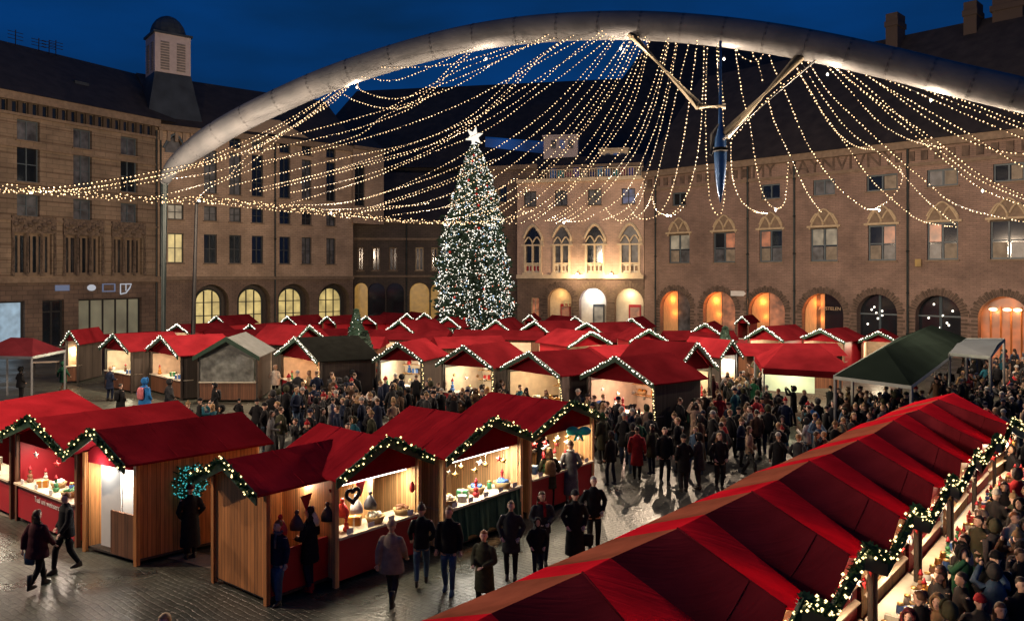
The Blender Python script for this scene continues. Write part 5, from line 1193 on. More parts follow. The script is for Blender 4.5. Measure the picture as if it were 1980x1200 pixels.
# post at px 375
q = at(380, 395, 50); mb = MB(); b_ = Vector(((371 - 990) / FP * 50, 50, 0)); mb.tube([b_, b_.lerp(q, .6), q, q + Vector((.6, -.4, .5))], [.16, .13, .11, .08], 8); mb.rings([(b_.x, b_.y, 0, .3, .3), (b_.x, b_.y, .35, .22, .22)], 10)
tag(mb.build('cable_mast', M['black'], loc=b_), 'slender black leaning pole carrying the lights before the buff building', 'pole')
# strut frame hanging below the arch with the blue mast
so = empty('strut_frame', at(1395, 260, 36), label='angled steel struts meeting at a blue spindle below the arch', cat='strut frame'); og = Vector(so.location)
def strut(a, b, r, m, name='strut'): mb = MB(); mb.tube([at(*a), at(*b)], r, 10); return mb.build(name, m, so, smooth=True, org=og)
M['strut'] = mat('dull_steel_strut', (.20, .17, .12), .5, .4)
strut((1212, 58, 38), (1352, 206, 36), .2, M['strut']); strut((1352, 206, 36), (1402, 206, 36), .14, M['strut'])
strut((1558, 98, 35.3), (1402, 262, 36), .27, M['strut']); strut((940, 72, 40.6), (898, 130, 41), .2, M['strut']) if 0 else None
strut((1585, 110, 35), (1398, 270, 35.6), .05, M['metal'], 'tie_rod')
M['bluemast'] = mat('blue_spindle', (.03, .10, .26), .3, .3)
mb = MB(); P_ = [at(1393, y, 36) for y in (80, 205, 240, 270, 300, 330, 360, 392)]; mb.tube(P_, [.06, .08, .1, .26, .3, .26, .18, .02], 12); mb.build('spindle', M['bluemast'], so, smooth=True, org=og)
mb = MB(); mb.tube([at(1374, 300, 36.3), at(1382, 262, 36.2), at(1393, 240, 36)], [.05, .22, .1], 8); mb.tube([at(1393, 292, 35.6), at(1393, 286, 35.6)], .36, 12); mb.build('collar', M['black'], so, org=og)

# ------------------------------------------------------------------ strings of lights (points: column, row; depth runs from first to last)
SL = [
 ([(690, 150), (600, 225), (480, 290), (330, 325), (180, 352), (0, 372)], 43, 34), ([(660, 165), (560, 235), (430, 300), (300, 340), (120, 368), (-40, 362)], 43, 34), ([(640, 180), (540, 240), (400, 305), (300, 348), (150, 372)], 43, 38),
 ([(690, 150), (640, 200), (580, 235), (480, 300), (440, 345)], 43, 42), ([(688, 150), (560, 250), (450, 335), (300, 380)], 43, 40), ([(930, 82), (870, 130), (810, 190), (740, 225), (690, 262), (560, 300), (440, 345)], 41, 42),
 ([(928, 84), (860, 150), (800, 205), (700, 245), (600, 270), (460, 300)], 41, 43), ([(1090, 68), (1000, 95), (900, 130), (820, 170), (750, 210)], 39, 41), ([(1100, 66), (1040, 80), (960, 120), (860, 175), (700, 225), (560, 262)], 39, 42),
 ([(1108, 64), (1010, 130), (960, 180), (900, 230), (800, 275), (640, 310), (440, 360)], 39, 44), ([(1110, 64), (1050, 105), (1000, 160), (930, 225), (830, 290), (700, 340), (560, 372)], 39, 44), ([(1040, 70), (930, 108), (860, 125), (760, 130), (720, 126)], 39.5, 42),
 ([(1000, 72), (900, 96), (800, 110), (750, 128)], 40, 42), ([(990, 70), (900, 98), (820, 135), (760, 155), (700, 148)], 40, 42), ([(1060, 66), (960, 118), (860, 160), (770, 190), (700, 175), (690, 150)], 39, 43),
 ([(860, 170), (790, 205), (740, 208), (690, 195), (665, 182)], 41, 43), ([(1150, 60), (1060, 110), (960, 165), (880, 205), (760, 250), (620, 290), (500, 312)], 38.5, 44),
 ([(1195, 60), (1120, 120), (1040, 180), (940, 250), (820, 300), (700, 350), (560, 392)], 38, 45), ([(1197, 60), (1130, 140), (1050, 220), (950, 290), (840, 340), (700, 385)], 38, 45), ([(1198, 60), (1150, 130), (1060, 235), (950, 315), (820, 370), (720, 400)], 38, 45),
 ([(1165, 58), (1100, 110), (1000, 195), (880, 262), (760, 300), (600, 340), (480, 368)], 38, 45), ([(1220, 62), (1150, 160), (1070, 250), (960, 340), (860, 400)], 38, 45), ([(1228, 66), (1170, 170), (1090, 275), (1000, 360), (900, 418)], 38, 45),
 ([(1240, 68), (1200, 150), (1130, 250), (1040, 350), (960, 418)], 38, 44), ([(1255, 66), (1210, 180), (1140, 300), (1060, 385), (985, 425)], 38, 44), ([(1258, 68), (1225, 200), (1160, 300), (1090, 380), (1030, 428)], 38, 44),
 ([(1290, 70), (1260, 170), (1215, 270), (1150, 350), (1100, 400), (1055, 426)], 37.5, 43), ([(1295, 70), (1270, 190), (1230, 290), (1170, 370), (1120, 415), (1092, 428)], 37.5, 43), ([(1310, 70), (1282, 200), (1250, 290), (1210, 370), (1160, 410)], 37.5, 42),
 ([(1312, 72), (1290, 190), (1262, 300), (1230, 380), (1200, 410), (1165, 425)], 37.5, 42), ([(1335, 72), (1308, 180), (1285, 280), (1262, 370), (1240, 412), (1195, 425), (1170, 400)], 37, 42), ([(1362, 75), (1358, 200), (1350, 290), (1330, 370), (1300, 412), (1272, 408), (1260, 380)], 37, 41),
 ([(1368, 75), (1364, 200), (1366, 300), (1372, 380), (1385, 412), (1398, 400), (1404, 300), (1396, 200), (1388, 76)], 37, 36.5), ([(1390, 76), (1393, 140), (1400, 205)], 36.8, 36.5), ([(1385, 76), (1389, 160), (1396, 240)], 36.8, 36.4),
 ([(1413, 275), (1416, 340), (1432, 385), (1460, 408), (1485, 412)], 36.5, 40), ([(1420, 82), (1435, 180), (1450, 240), (1462, 320), (1478, 380), (1500, 402), (1518, 385), (1524, 310)], 36.5, 40), ([(1420, 82), (1430, 105), (1460, 120), (1475, 105), (1482, 92)], 36.5, 36.3),
 ([(1455, 86), (1456, 105), (1465, 118), (1475, 160)], 36.4, 36.2), ([(1482, 90), (1500, 140), (1520, 180), (1548, 250), (1575, 300), (1620, 360), (1670, 400), (1700, 404)], 36.3, 40), ([(1484, 190), (1500, 240), (1530, 305), (1560, 370), (1590, 412)], 36.5, 40),
 ([(1535, 122), (1570, 180), (1605, 240), (1650, 280), (1690, 288)], 36, 40), ([(1548, 118), (1590, 185), (1640, 250), (1700, 295), (1740, 330), (1790, 385), (1850, 435)], 36, 40), ([(1535, 120), (1580, 200), (1630, 270), (1680, 340), (1720, 380), (1780, 425), (1850, 438)], 36, 40),
 ([(1582, 108), (1640, 170), (1700, 235), (1760, 270), (1820, 285)], 35, 38), ([(1584, 106), (1650, 160), (1720, 220), (1780, 270), (1840, 320), (1900, 365), (1990, 400)], 35, 37), ([(1590, 108), (1640, 150), (1690, 190), (1750, 230), (1815, 275), (1900, 340), (2000, 385)], 35, 36),
 ([(1560, 115), (1600, 175), (1650, 225), (1720, 290), (1790, 350), (1860, 400), (1990, 430)], 35.5, 38), ([(1635, 118), (1700, 160), (1780, 205), (1860, 250), (1940, 300), (2020, 345)], 34.5, 35), ([(1650, 120), (1720, 155), (1800, 190), (1880, 225), (2010, 280)], 34.5, 34.5),
 ([(1690, 128), (1760, 158), (1840, 195), (1920, 225), (2010, 262)], 34, 34), ([(1720, 138), (1800, 172), (1880, 200), (1960, 232), (2020, 250)], 34, 33.5), ([(1640, 120), (1720, 175), (1790, 225), (1860, 265), (1930, 290), (2020, 300)], 34.6, 35), ([(1760, 148), (1840, 176), (1920, 202), (2010, 236)], 33.6, 33),
 ([(1610, 112), (1680, 170), (1750, 232), (1830, 300), (1900, 350), (2010, 395)], 35, 36.5), ([(1690, 405), (1725, 380), (1745, 345), (1738, 320)], 40, 39), ([(1585, 112), (1500, 175), (1415, 268)], 35, 35.6),
 ([(1055, 426), (1080, 420), (1110, 400)], 43, 42), ([(1092, 428), (1130, 425), (1150, 412)], 43, 42.5),
 # the heavy swag where the strings gather
 ([(-60, 360), (60, 366), (200, 378), (320, 386), (385, 384), (500, 392), (620, 405), (740, 420), (860, 428), (960, 424), (1030, 405)], 33, 45), ([(-60, 356), (60, 362), (180, 374), (320, 382), (400, 380), (520, 396), (640, 408), (760, 424), (850, 430), (1000, 430)], 33.2, 45.2),
 ([(-60, 366), (80, 372), (200, 382), (330, 390), (460, 392), (600, 410), (720, 422), (900, 432)], 33, 45), ([(380, 386), (480, 400), (600, 412), (700, 418), (800, 430)], 40.5, 44), ([(440, 345), (400, 365), (380, 388)], 42, 41), ([(700, 410), (730, 400), (800, 396), (830, 392)], 44, 44.5),
 ([(600, 405), (700, 402), (760, 385), (860, 350), (960, 305)], 44, 43), ([(700, 408), (800, 395), (880, 370), (960, 325)], 45, 43), ([(760, 415), (850, 402), (930, 380), (1000, 345)], 45, 43), ([(860, 425), (950, 405), (1020, 365)], 45, 43), ([(560, 395), (660, 392), (760, 365), (860, 318), (940, 270)], 44, 42),
 ([(-40, 362), (-200, 350), (-420, 298), (-700, 200)], 34, 18), ([(2010, 262), (2150, 262), (2330, 246), (2600, 150)], 34, 17),  # unseen runs added toward the camera to carry fill lamps
 ([(1200, 430), (1232, 400), (1250, 350)], 42, 41), ([(1262, 380), (1268, 405), (1300, 416), (1325, 395)], 41, 41), ([(470, 315), (400, 335), (330, 345)], 42, 41),
]
add_ = []
for (p_, a0, a1), (q_, b0, b1) in zip(SL, SL[1:]):
    if len(p_) == len(q_) and 4 < len(p_) < 8 and abs(p_[0][0] - q_[0][0]) < 60 and 20 < abs(p_[-1][0] - q_[-1][0]) < 200 and p_[0][1] < 170: add_.append(([((x + u) / 2, (y + v) / 2 + 4) for (x, y), (u, v) in zip(p_, q_)], (a0 + b0) / 2 - .4, (a1 + b1) / 2 - .4))
SL += add_[:16]; print('extra strings', len(add_))
def band_of(x, y, i):
    reg = 'far left' if x < 500 else 'left' if x < 850 else 'centre-left' if x < 1100 else 'middle' if x < 1300 else 'centre-right' if x < 1500 else 'right' if x < 1720 else 'far right'
    return reg
tot = 0
for i, (pts, d0, d1) in enumerate(SL):
    n = len(pts); P = catmull([at(x, y, d0 + (d1 - d0) * k / (n - 1)) for k, (x, y) in enumerate(pts)], 10)
    (x0, y0), (x1, y1) = pts[0], pts[-1]; heavy = y0 > 340 and len(pts) > 6
    lab = '%s bulb string from column %d per cent across the picture, ending %d per cent across and %d per cent down' % ('gathered lower' if heavy else 'warm', round(x0 / 19.8), round(x1 / 19.8), round(y1 / 12))
    lab = '%s string of bulbs running from %d%% to %d%% across, down to %d%% of the height' % ('heavy' if heavy else 'warm', max(0, round(x0 / 19.8)), min(100, max(0, round(x1 / 19.8))), round(y1 / 12))
    o = empty('light_string', P[0], label=lab, cat='string of lights', group='strings of lights hung from the arch'); c = MB(); c.tube(P[::2] + [P[-1]], .012, 4); c.build('cable', M['black'], o, org=P[0])
    bl = []; acc = 0; rr = random.Random(i); step = .18 if heavy else .19
    for a, b in zip(P, P[1:]):
        L_ = (b - a).length
        while acc < L_:
            acc += step * rr.uniform(-.18, .18) + (step if rr.random() < .03 else 0); q = a.lerp(b, min(1, max(0, acc / max(L_, 1e-6)))); j = .09 if heavy else .015; bl.append((q + Vector((rr.uniform(-j, j), rr.uniform(-j, j), rr.uniform(-j, j) - .03)), (.033 if (d0 + d1) / 2 < 39.5 else .027) * rr.uniform(.65, 1.3))); acc += step; tot += 1
        acc -= L_
    put_bulbs(bl, o, P[0], 'bulb')
print('bulbs', tot)
# the glow the strings throw on the square: lamps added among the bulbs
for k, (px, py, d, e) in enumerate([(60, 368, 36, 2000), (385, 384, 41, 2600), (640, 408, 43, 2600), (860, 430, 45, 2600), (1090, 426, 43, 2600), (1290, 412, 41, 2400), (1500, 402, 40, 2400), (1700, 402, 40, 2400), (1900, 365, 37, 2200),
                                    (690, 165, 43, 160), (940, 110, 40.5, 160), (1200, 90, 38, 160), (1400, 110, 36.8, 160), (1600, 140, 35, 160), (1800, 190, 33.5, 160),
                                    (-420, 300, 22, 2500), (-700, 200, 17.5, 3600)]):  # last two: unseen fill lamps added off frame for the near stalls
    o = empty('added_glow_lamp', at(px, py + 4, d), label='added lamp lending glow to the square about %d%% across and %d%% down the picture' % (round(px / 19.8), round(py / 12)), cat='lamp', group='added glow lamps')
    mb = MB(); mb.ell((0, 0, 0), (.06, .06, .07), 8, 6); mb.build('globe', M['bulbw'], o); mb = MB(); mb.rings([(0, 0, .07, .035, .035), (0, 0, .15, .03, .03)], 8); mb.build('socket', M['black'], o)
    lamp('added_glow_light', (0, 0, -.2), e * 1.7, (1, .75, .52), .08, parent=o)

# ------------------------------------------------------------------ people
def remesh(mb, vox, smooth=3):
    me = mb.mesh('t', [M['black']]); o = bpy.data.objects.new('t', me); COL.objects.link(o)
    m = o.modifiers.new('r', 'REMESH'); m.mode = 'VOXEL'; m.voxel_size = vox
    if smooth: s = o.modifiers.new('s', 'SMOOTH'); s.iterations = smooth; s.factor = .5
    r = bpy.data.meshes.new_from_object(o.evaluated_get(bpy.context.evaluated_depsgraph_get())); bpy.data.objects.remove(o)
    r.materials.clear(); r.materials.append(M['black']); r.polygons.foreach_set('use_smooth', [True] * len(r.polygons)); return r
def to_mb(me):
    b = MB(); b.v = [tuple(v.co) for v in me.vertices]; b.f = [tuple(p.vertices) for p in me.polygons]; b.m = [0] * len(b.f); b.uv = [None] * len(b.f); return b
V = Vector
POSES = {}
def pose(name, stride=0.0, arms=('pocket', 'pocket'), lean=0.0, turn=0.0, feet=.09):
    J = {}
    AR = {'down': ((.245, .02, 1.14), (.255, -.05, .89)), 'pocket': ((.285, .06, 1.16), (.195, -.11, .97)), 'phone': ((.25, -.08, 1.15), (.07, -.30, 1.30)), 'hold': ((.255, .0, 1.14), (.11, -.27, 1.08)),
          'raise': ((.24, -.20, 1.40), (.10, -.32, 1.62)), 'swing': ((.25, -.06, 1.15), (.24, -.22, .95)), 'back': ((.25, .10, 1.15), (.25, .14, .90)), 'mouth': ((.26, -.10, 1.18), (.05, -.19, 1.50))}
    for s, nm in ((-1, 'L'), (1, 'R')):
        k = stride * s; J['hip' + nm] = V((.09 * s, 0, .92)); J['knee' + nm] = V((.1 * s, -.06 - k * .55 if k > 0 else -.04 - k * .35, .50)); J['ank' + nm] = V((feet * s, -k, .085 + (0 if k >= 0 else min(.12, -k * .35))))
        e, w_ = AR[arms[0 if s < 0 else 1]]; J['sh' + nm] = V((.18 * s, lean * -.5, 1.42)); J['el' + nm] = V((e[0] * s, e[1] - lean * .4, e[2])); J['wr' + nm] = V((w_[0] * s, w_[1] - lean * .3, w_[2]))
    J['neck'] = V((0, -lean * .5, 1.46)); J['head'] = V((0, -lean * .8 - .01, 1.635)); J['turn'] = turn; POSES[name] = J
pose('stand', 0, ('pocket', 'pocket')); pose('walk', .26, ('swing', 'back')); pose('walk2', -.22, ('pocket', 'swing')); pose('phone', .04, ('hold', 'phone'), .06); pose('hold', -.05, ('hold', 'hold'), .03, .3)
pose('relaxed', .08, ('down', 'down'), 0, -.3); pose('photo', .05, ('raise', 'raise')); pose('drink', .05, ('down', 'mouth'), 0, .2)
def head_xf(J):
    c = J['head']; r = Matrix.Rotation(J['turn'], 3, 'Z'); return lambda p: r @ V(p) + c
cache = {}
def body_mesh(pn):
    if pn in cache: return cache[pn]
    J = POSES[pn]; mb = MB(); h = head_xf(J); l = J['neck'].y
    mb.rings([(0, 0, .82, .12, .09), (0, 0, .92, .155, .105), (0, l * .3, 1.05, .135, .095), (0, l * .6, 1.2, .155, .105), (0, l * .9, 1.36, .175, .105), (0, l, 1.43, .13, .08), (0, l, 1.47, .06, .055)], 16)
    mb.tube([J['neck'] - V((0, 0, .04)), J['neck'].lerp(J['head'], .6)], [.058, .052], 10)
    mb.ell(h((0, 0, .015)), (.074, .09, .105), 14, 10); mb.ell(h((0, -.03, -.055)), (.05, .052, .055), 12, 8)       # skull, jaw
    mb.tube([h((0, -.088, .02)), h((0, -.108, -.02)), h((0, -.088, -.032))], [.009, .016, .012], 6)
    for s, nm in ((-1, 'L'), (1, 'R')):
        mb.ell(h((.077 * s, .008, -.005)), (.014, .024, .034), 8, 6)
        mb.tube([J['hip' + nm], J['knee' + nm], J['ank' + nm]], [.085, .055, .036], 12); mb.tube([J['ank' + nm], J['ank' + nm] + V((0, -.12, -.05))], [.04, .03], 8)
        mb.tube([J['sh' + nm], J['el' + nm], J['wr' + nm]], [.055, .038, .026], 10)
        d = (J['wr' + nm] - J['el' + nm]).normalized(); mb.tube([J['wr' + nm] - d * .02, J['wr' + nm] + d * .045, J['wr' + nm] + d * .09], [.026, .036, .03], 8, .6)
    b = to_mb(remesh(mb, .0165, 2))
    for s, nm in ((-1, 'L'), (1, 'R')):         # fingers
        d = (J['wr' + nm] - J['el' + nm]).normalized(); u, v = frame_of(d); w_ = J['wr' + nm]
        for k in range(4):
            o = u * ((k - 1.5) * .018); ln = (.032, .042, .038, .028)[k]; p0 = w_ + d * .075 + o; p1 = p0 + d * ln + v * .006; b.tube([p0, p1, p1 + d * .018 - v * s * .022], [.009, .0085, .007], 5)
        b.tube([w_ + d * .02 + u * .03, w_ + d * .055 + u * .055, w_ + d * .085 + u * .05], [.011, .010, .008], 5)
    b.mi = 1
    for s in (-1, 1): b.ell(h((.03 * s, -.077, .018)), (.011, .008, .007), 6, 4); b.tube([h((.016 * s, -.085, .036)), h((.045 * s, -.077, .037))], .005, 4)
    b.mi = 2; b.tube([h((-.022, -.082, -.062)), h((0, -.089, -.064)), h((.022, -.082, -.062))], [.004, .0065, .004], 5)
    cache[pn] = b.mesh('body', [M['black']] * 3, True); return cache[pn]
def legs_mesh(pn, kind):
    key = (pn, kind)
    if key in cache: return cache[key]
    J = POSES[pn]; mb = MB(); f = {'slim': 1.0, 'loose': 1.3}[kind]
    mb.rings([(0, 0, .80, .14, .11), (0, 0, .9, .165, .12), (0, 0, 1.02, .15, .11)], 14)
    for nm in 'LR': mb.tube([J['hip' + nm] + V((0, 0, -.02)), J['hip' + nm].lerp(J['knee' + nm], .5), J['knee' + nm], J['knee' + nm].lerp(J['ank' + nm], .5), J['ank' + nm] + V((0, 0, .02))], [.098, .085 * f ** .5, .068 * f, .060 * f, .05 * f], 12)
    cache[key] = remesh(mb, .02, 2); cache[key].name = 'trousers'; return cache[key]
def shoe_mesh(pn, nm, boot):
    key = (pn, nm, boot)
    if key in cache: return cache[key]
    J = POSES[pn]; a = J['ank' + nm]; mb = MB(); z = a.z - .085
    mb.rings([(a.x, a.y - .045, z, .043, .13), (a.x, a.y - .045, z + .03, .046, .132), (a.x, a.y - .03, z + .06, .042, .11), (a.x, a.y + .01, z + .10, .043, .058)] + ([(a.x, a.y + .012, z + .2, .05, .055), (a.x, a.y, z + .33, .062, .064)] if boot else [(a.x, a.y + .01, z + .13, .04, .05)]), 12)
    cache[key] = mb.mesh('shoe', [M['black']], True); return cache[key]
COATS = {'jacket': (.84, .185, .135, 1.0, 0), 'puffer': (.80, .205, .16, 1.2, 1), 'midcoat': (.62, .215, .165, 1.05, 0), 'longpuffer': (.50, .215, .175, 1.25, 1), 'longcoat': (.30, .24, .2, 1.05, 0), 'cape': (.72, .27, .2, 1.3, 0)}
def coat_mesh(pn, kind):
    key = (pn, kind)
    if key in cache: return cache[key]
    J = POSES[pn]; hz_, rx, ry, fat, q = COATS[kind]; mb = MB(); l = J['neck'].y; R_ = []
    zs = [hz_, hz_ + .02, .95, 1.08, 1.22, 1.34, 1.42, 1.47, 1.50] if hz_ < .9 else []
    prof = lambda z: (rx if z < .9 else 0)
    n = int((1.36 - hz_) / .035)
    for i in range(n + 1):
        z = hz_ + (1.36 - hz_) * i / n; f = (z - hz_) / (1.36 - hz_); wx = rx * (1 - f) + .175 * f if True else 0; waist = -.018 * math.exp(-((z - 1.08) / .1) ** 2); wy = ry * (1 - f) + .125 * f
        m_ = (.010 * abs(math.sin(z * math.pi / .095)) if q else .004 * math.sin(z * 31)); k = 1 + .12 * (fat - 1); R_.append((0, l * f, z, (wx + waist + m_) * k, (wy + m_) * k))
    R_ += [(0, l, 1.42, .15, .105), (0, l, 1.455, .11, .09), (0, l, 1.49, .078, .076), (0, l, 1.52, .07, .072)]
    mb.rings(R_, 20)
    for nm in 'LR':
        s, e, w_ = J['sh' + nm] + V((0, 0, -.035)), J['el' + nm], J['wr' + nm]; P = [V((s.x * .45, s.y, s.z + .02)), V((s.x * .8, s.y, s.z + .012))]; rr = [.05, .062]
        for i in range(7): f = i / 6; P.append(s.lerp(e, f)); rr.append((.068 - .008 * f - (.004 if i == 0 else 0)) * fat ** .5 + (.006 * (i % 2) if q else 0))
        for i in range(1, 7): f = i / 6; P.append(e.lerp(w_, f)); rr.append((.060 - .014 * f) * fat ** .5 + (.006 * (i % 2) if q else 0))
        mb.tube(P, rr, 12)
    cache[key] = remesh(mb, .02, 1 if q else 2); cache[key].name = 'coat'; return cache[key]
def hair_mesh(pn, kind):
    key = (pn, 'h', kind)
    if key in cache: return cache[key]
    J = POSES[pn]; h = head_xf(J); mb = MB(); r = Matrix.Rotation(J['turn'], 3, 'Z')
    def cap(rx, ry, rz, cz, cut):
        def fn(p):
            y, z = p.y / ry, p.z / rz
            if y < -.35 and z < cut: p = p * .78
            if z < -.45: p = V((p.x * .82, p.y * .8, p.z * .8))
            return r @ p
        mb.ell(h((0, .012, cz)), (rx, ry, rz), 16, 12, fn)
    if kind == 'short': cap(.083, .1, .098, .028, .35)
    elif kind == 'long':
        cap(.086, .104, .1, .028, .35)
        for a in (-1, -.5, 0, .5, 1): mb.tube([h((.062 * a, .055, .0)), h((.085 * a, .07 - .03 * abs(a), -.12)), h((.095 * a, .065 - .05 * abs(a), -.25))], [.036, .036, .018], 8)
    elif kind == 'bun': cap(.083, .1, .098, .028, .35); mb.ell(h((0, .09, .09)), (.038, .035, .035), 10, 8)
    elif kind in ('beanie', 'bobble'):
        def fn(p): return r @ (p if p.z > -.02 else V((p.x * .93, p.y * .93, -.02 + (p.z + .02) * .2)))
        mb.ell(h((0, .005, .055)), (.092, .106, .1), 16, 12, fn); mb.tube([h((.09 * math.cos(t), .005 + .106 * math.sin(t), .045)) for t in [2 * math.pi * k / 16 for k in range(17)]], .014, 6, caps=False)
        if kind == 'bobble': mb.ell(h((0, .005, .175)), (.035, .035, .035), 10, 8)
    elif kind == 'hood':
        def fn(p):
            if p.y < -.08 and abs(p.z) < .085: p = V((p.x, p.y * .35 + .0, p.z))
            return r @ p
        mb.ell(h((0, .03, .02)), (.112, .125, .14), 16, 12, fn)
        mb.tube([h((.085 * math.cos(t), -.065 - .02 * math.sin(t), .015 + .125 * math.sin(t))) for t in [2 * math.pi * k / 16 for k in range(17)]], .022, 7, caps=False)
    cache[key] = mb.mesh('hair', [M['black']], True); return cache[key]
def scarf_mesh(pn):
    key = (pn, 'scarf')
    if key in cache: return cache[key]
    c = POSES[pn]['neck'] + V((0, 0, .045)); mb = MB()
    mb.tube([c + V((.083 * math.cos(t), .08 * math.sin(t), .012 * math.sin(2 * t))) for t in [2 * math.pi * k / 14 for k in range(15)]], .034, 8, caps=False); mb.tube([c + V((.03, -.1, -.02)), c + V((.04, -.135, -.16)), c + V((.045, -.14, -.3))], [.03, .035, .03], 6, .5)
    cache[key] = mb.mesh('scarf', [M['black']], True); return cache[key]
CC = {'black': (.012, .012, .014), 'charcoal': (.03, .031, .034), 'navy': (.012, .018, .04), 'olive': (.04, .042, .025), 'brown': (.07, .04, .025), 'beige': (.30, .21, .15), 'grey': (.12, .12, .125), 'pale': (.45, .42, .38), 'red': (.30, .02, .025), 'blue': (.02, .13, .36), 'teal': (.01, .07, .10), 'maroon': (.06, .015, .02), 'camel': (.22, .15, .08), 'denim': (.05, .09, .15), 'green': (.015, .07, .04), 'pink': (.5, .15, .17), 'fur': (.25, .19, .15)}
cm = {k: mat('cloth_' + k, c, .85, var=.25, scale=8, bump=.25, spec=.15) for k, c in CC.items()}; cm['leather'] = mat('leather', (.018, .014, .012), .4)
hm = {k: mat('hair_' + k, c, .6, var=.35, scale=20) for k, c in {'dark': (.018, .012, .009), 'brown': (.07, .036, .018), 'fair': (.30, .18, .08), 'grey': (.25, .24, .22), 'ginger': (.22, .08, .025)}.items()}
skin = [mat('skin_%d' % i, c, .5, var=.08, scale=10) for i, c in enumerate([(.66, .42, .32), (.56, .35, .26), (.42, .25, .17)])]
lipm = mat('lips', (.35, .10, .09), .5)
npeople = 0
def person(x, y, face, pn, coat, cc, trous='slim', tc_='black', hair='short', hc='brown', label='', h=1.72, shoes='leather', boot=False, scarf=None, bag=None, group=None, sk=0):
    """face: direction the person looks, degrees clockwise from towards the camera"""
    global npeople; npeople += 1
    o = empty('person', (x, y, 0), R(-face), label, 'person', group); s = h / 1.75; o.scale = (s, s, s)
    def part(nm, me, mats):
        q = bpy.data.objects.new(nm, me); link(q, o)
        for i, m in enumerate(mats): q.material_slots[i].link = 'OBJECT'; q.material_slots[i].material = m
        return q
    part('body', body_mesh(pn), [skin[sk], hm['dark'], lipm]); part('trousers', legs_mesh(pn, trous), [cm[tc_]]); part('coat', coat_mesh(pn, coat), [cm[cc]])
    for nm in 'LR': part('shoe', shoe_mesh(pn, nm, boot), [cm[shoes]])
    part('hat' if hair in ('beanie', 'bobble') else 'hood' if hair == 'hood' else 'hair', hair_mesh(pn, hair), [hm[hc] if hc in hm else cm[hc]])
    if scarf: part('scarf', scarf_mesh(pn), [cm[scarf]])
    if bag:      # a bag on the back or in the hand is carried: a thing of its own
        mb = MB()
        if bag[0] == 'backpack': mb.rings([(0, 0, 0, .13, .07), (0, 0, .08, .16, .09), (0, 0, .34, .15, .085), (0, 0, .43, .1, .06)], 14); [mb.tube([V((.08 * k, -.05, .4)), V((.11 * k, -.16, .44)), V((.12 * k, -.28, .3)), V((.1 * k, -.12, .05))], .014, 5) for k in (-1, 1)]; off = V((0, .19, 1.0))
        else: mb.rings([(0, 0, 0, .14, .05), (0, 0, .22, .16, .06), (0, 0, .26, .12, .04)], 12); mb.tube([V((-.09, 0, .25)), V((-.06, 0, .38)), V((.06, 0, .38)), V((.09, 0, .25))], .01, 5); off = V((.27, -.05, .50))
        rot = Matrix.Rotation(R(-face), 3, 'Z'); q = tag(mb.build('bag' if bag[0] != 'backpack' else 'backpack', cm[bag[1]], smooth=True), '%s %s carried by the %s' % (bag[1], bag[0], ' '.join(label.split()[:7])), 'bag'); q.location = V((x, y, 0)) + rot @ (off * s); q.rotation_euler = (0, 0, R(-face)); q.scale = (s, s, s)
    return o
def foot(px, py): v = atz(px, py, 0); return v.x, v.y
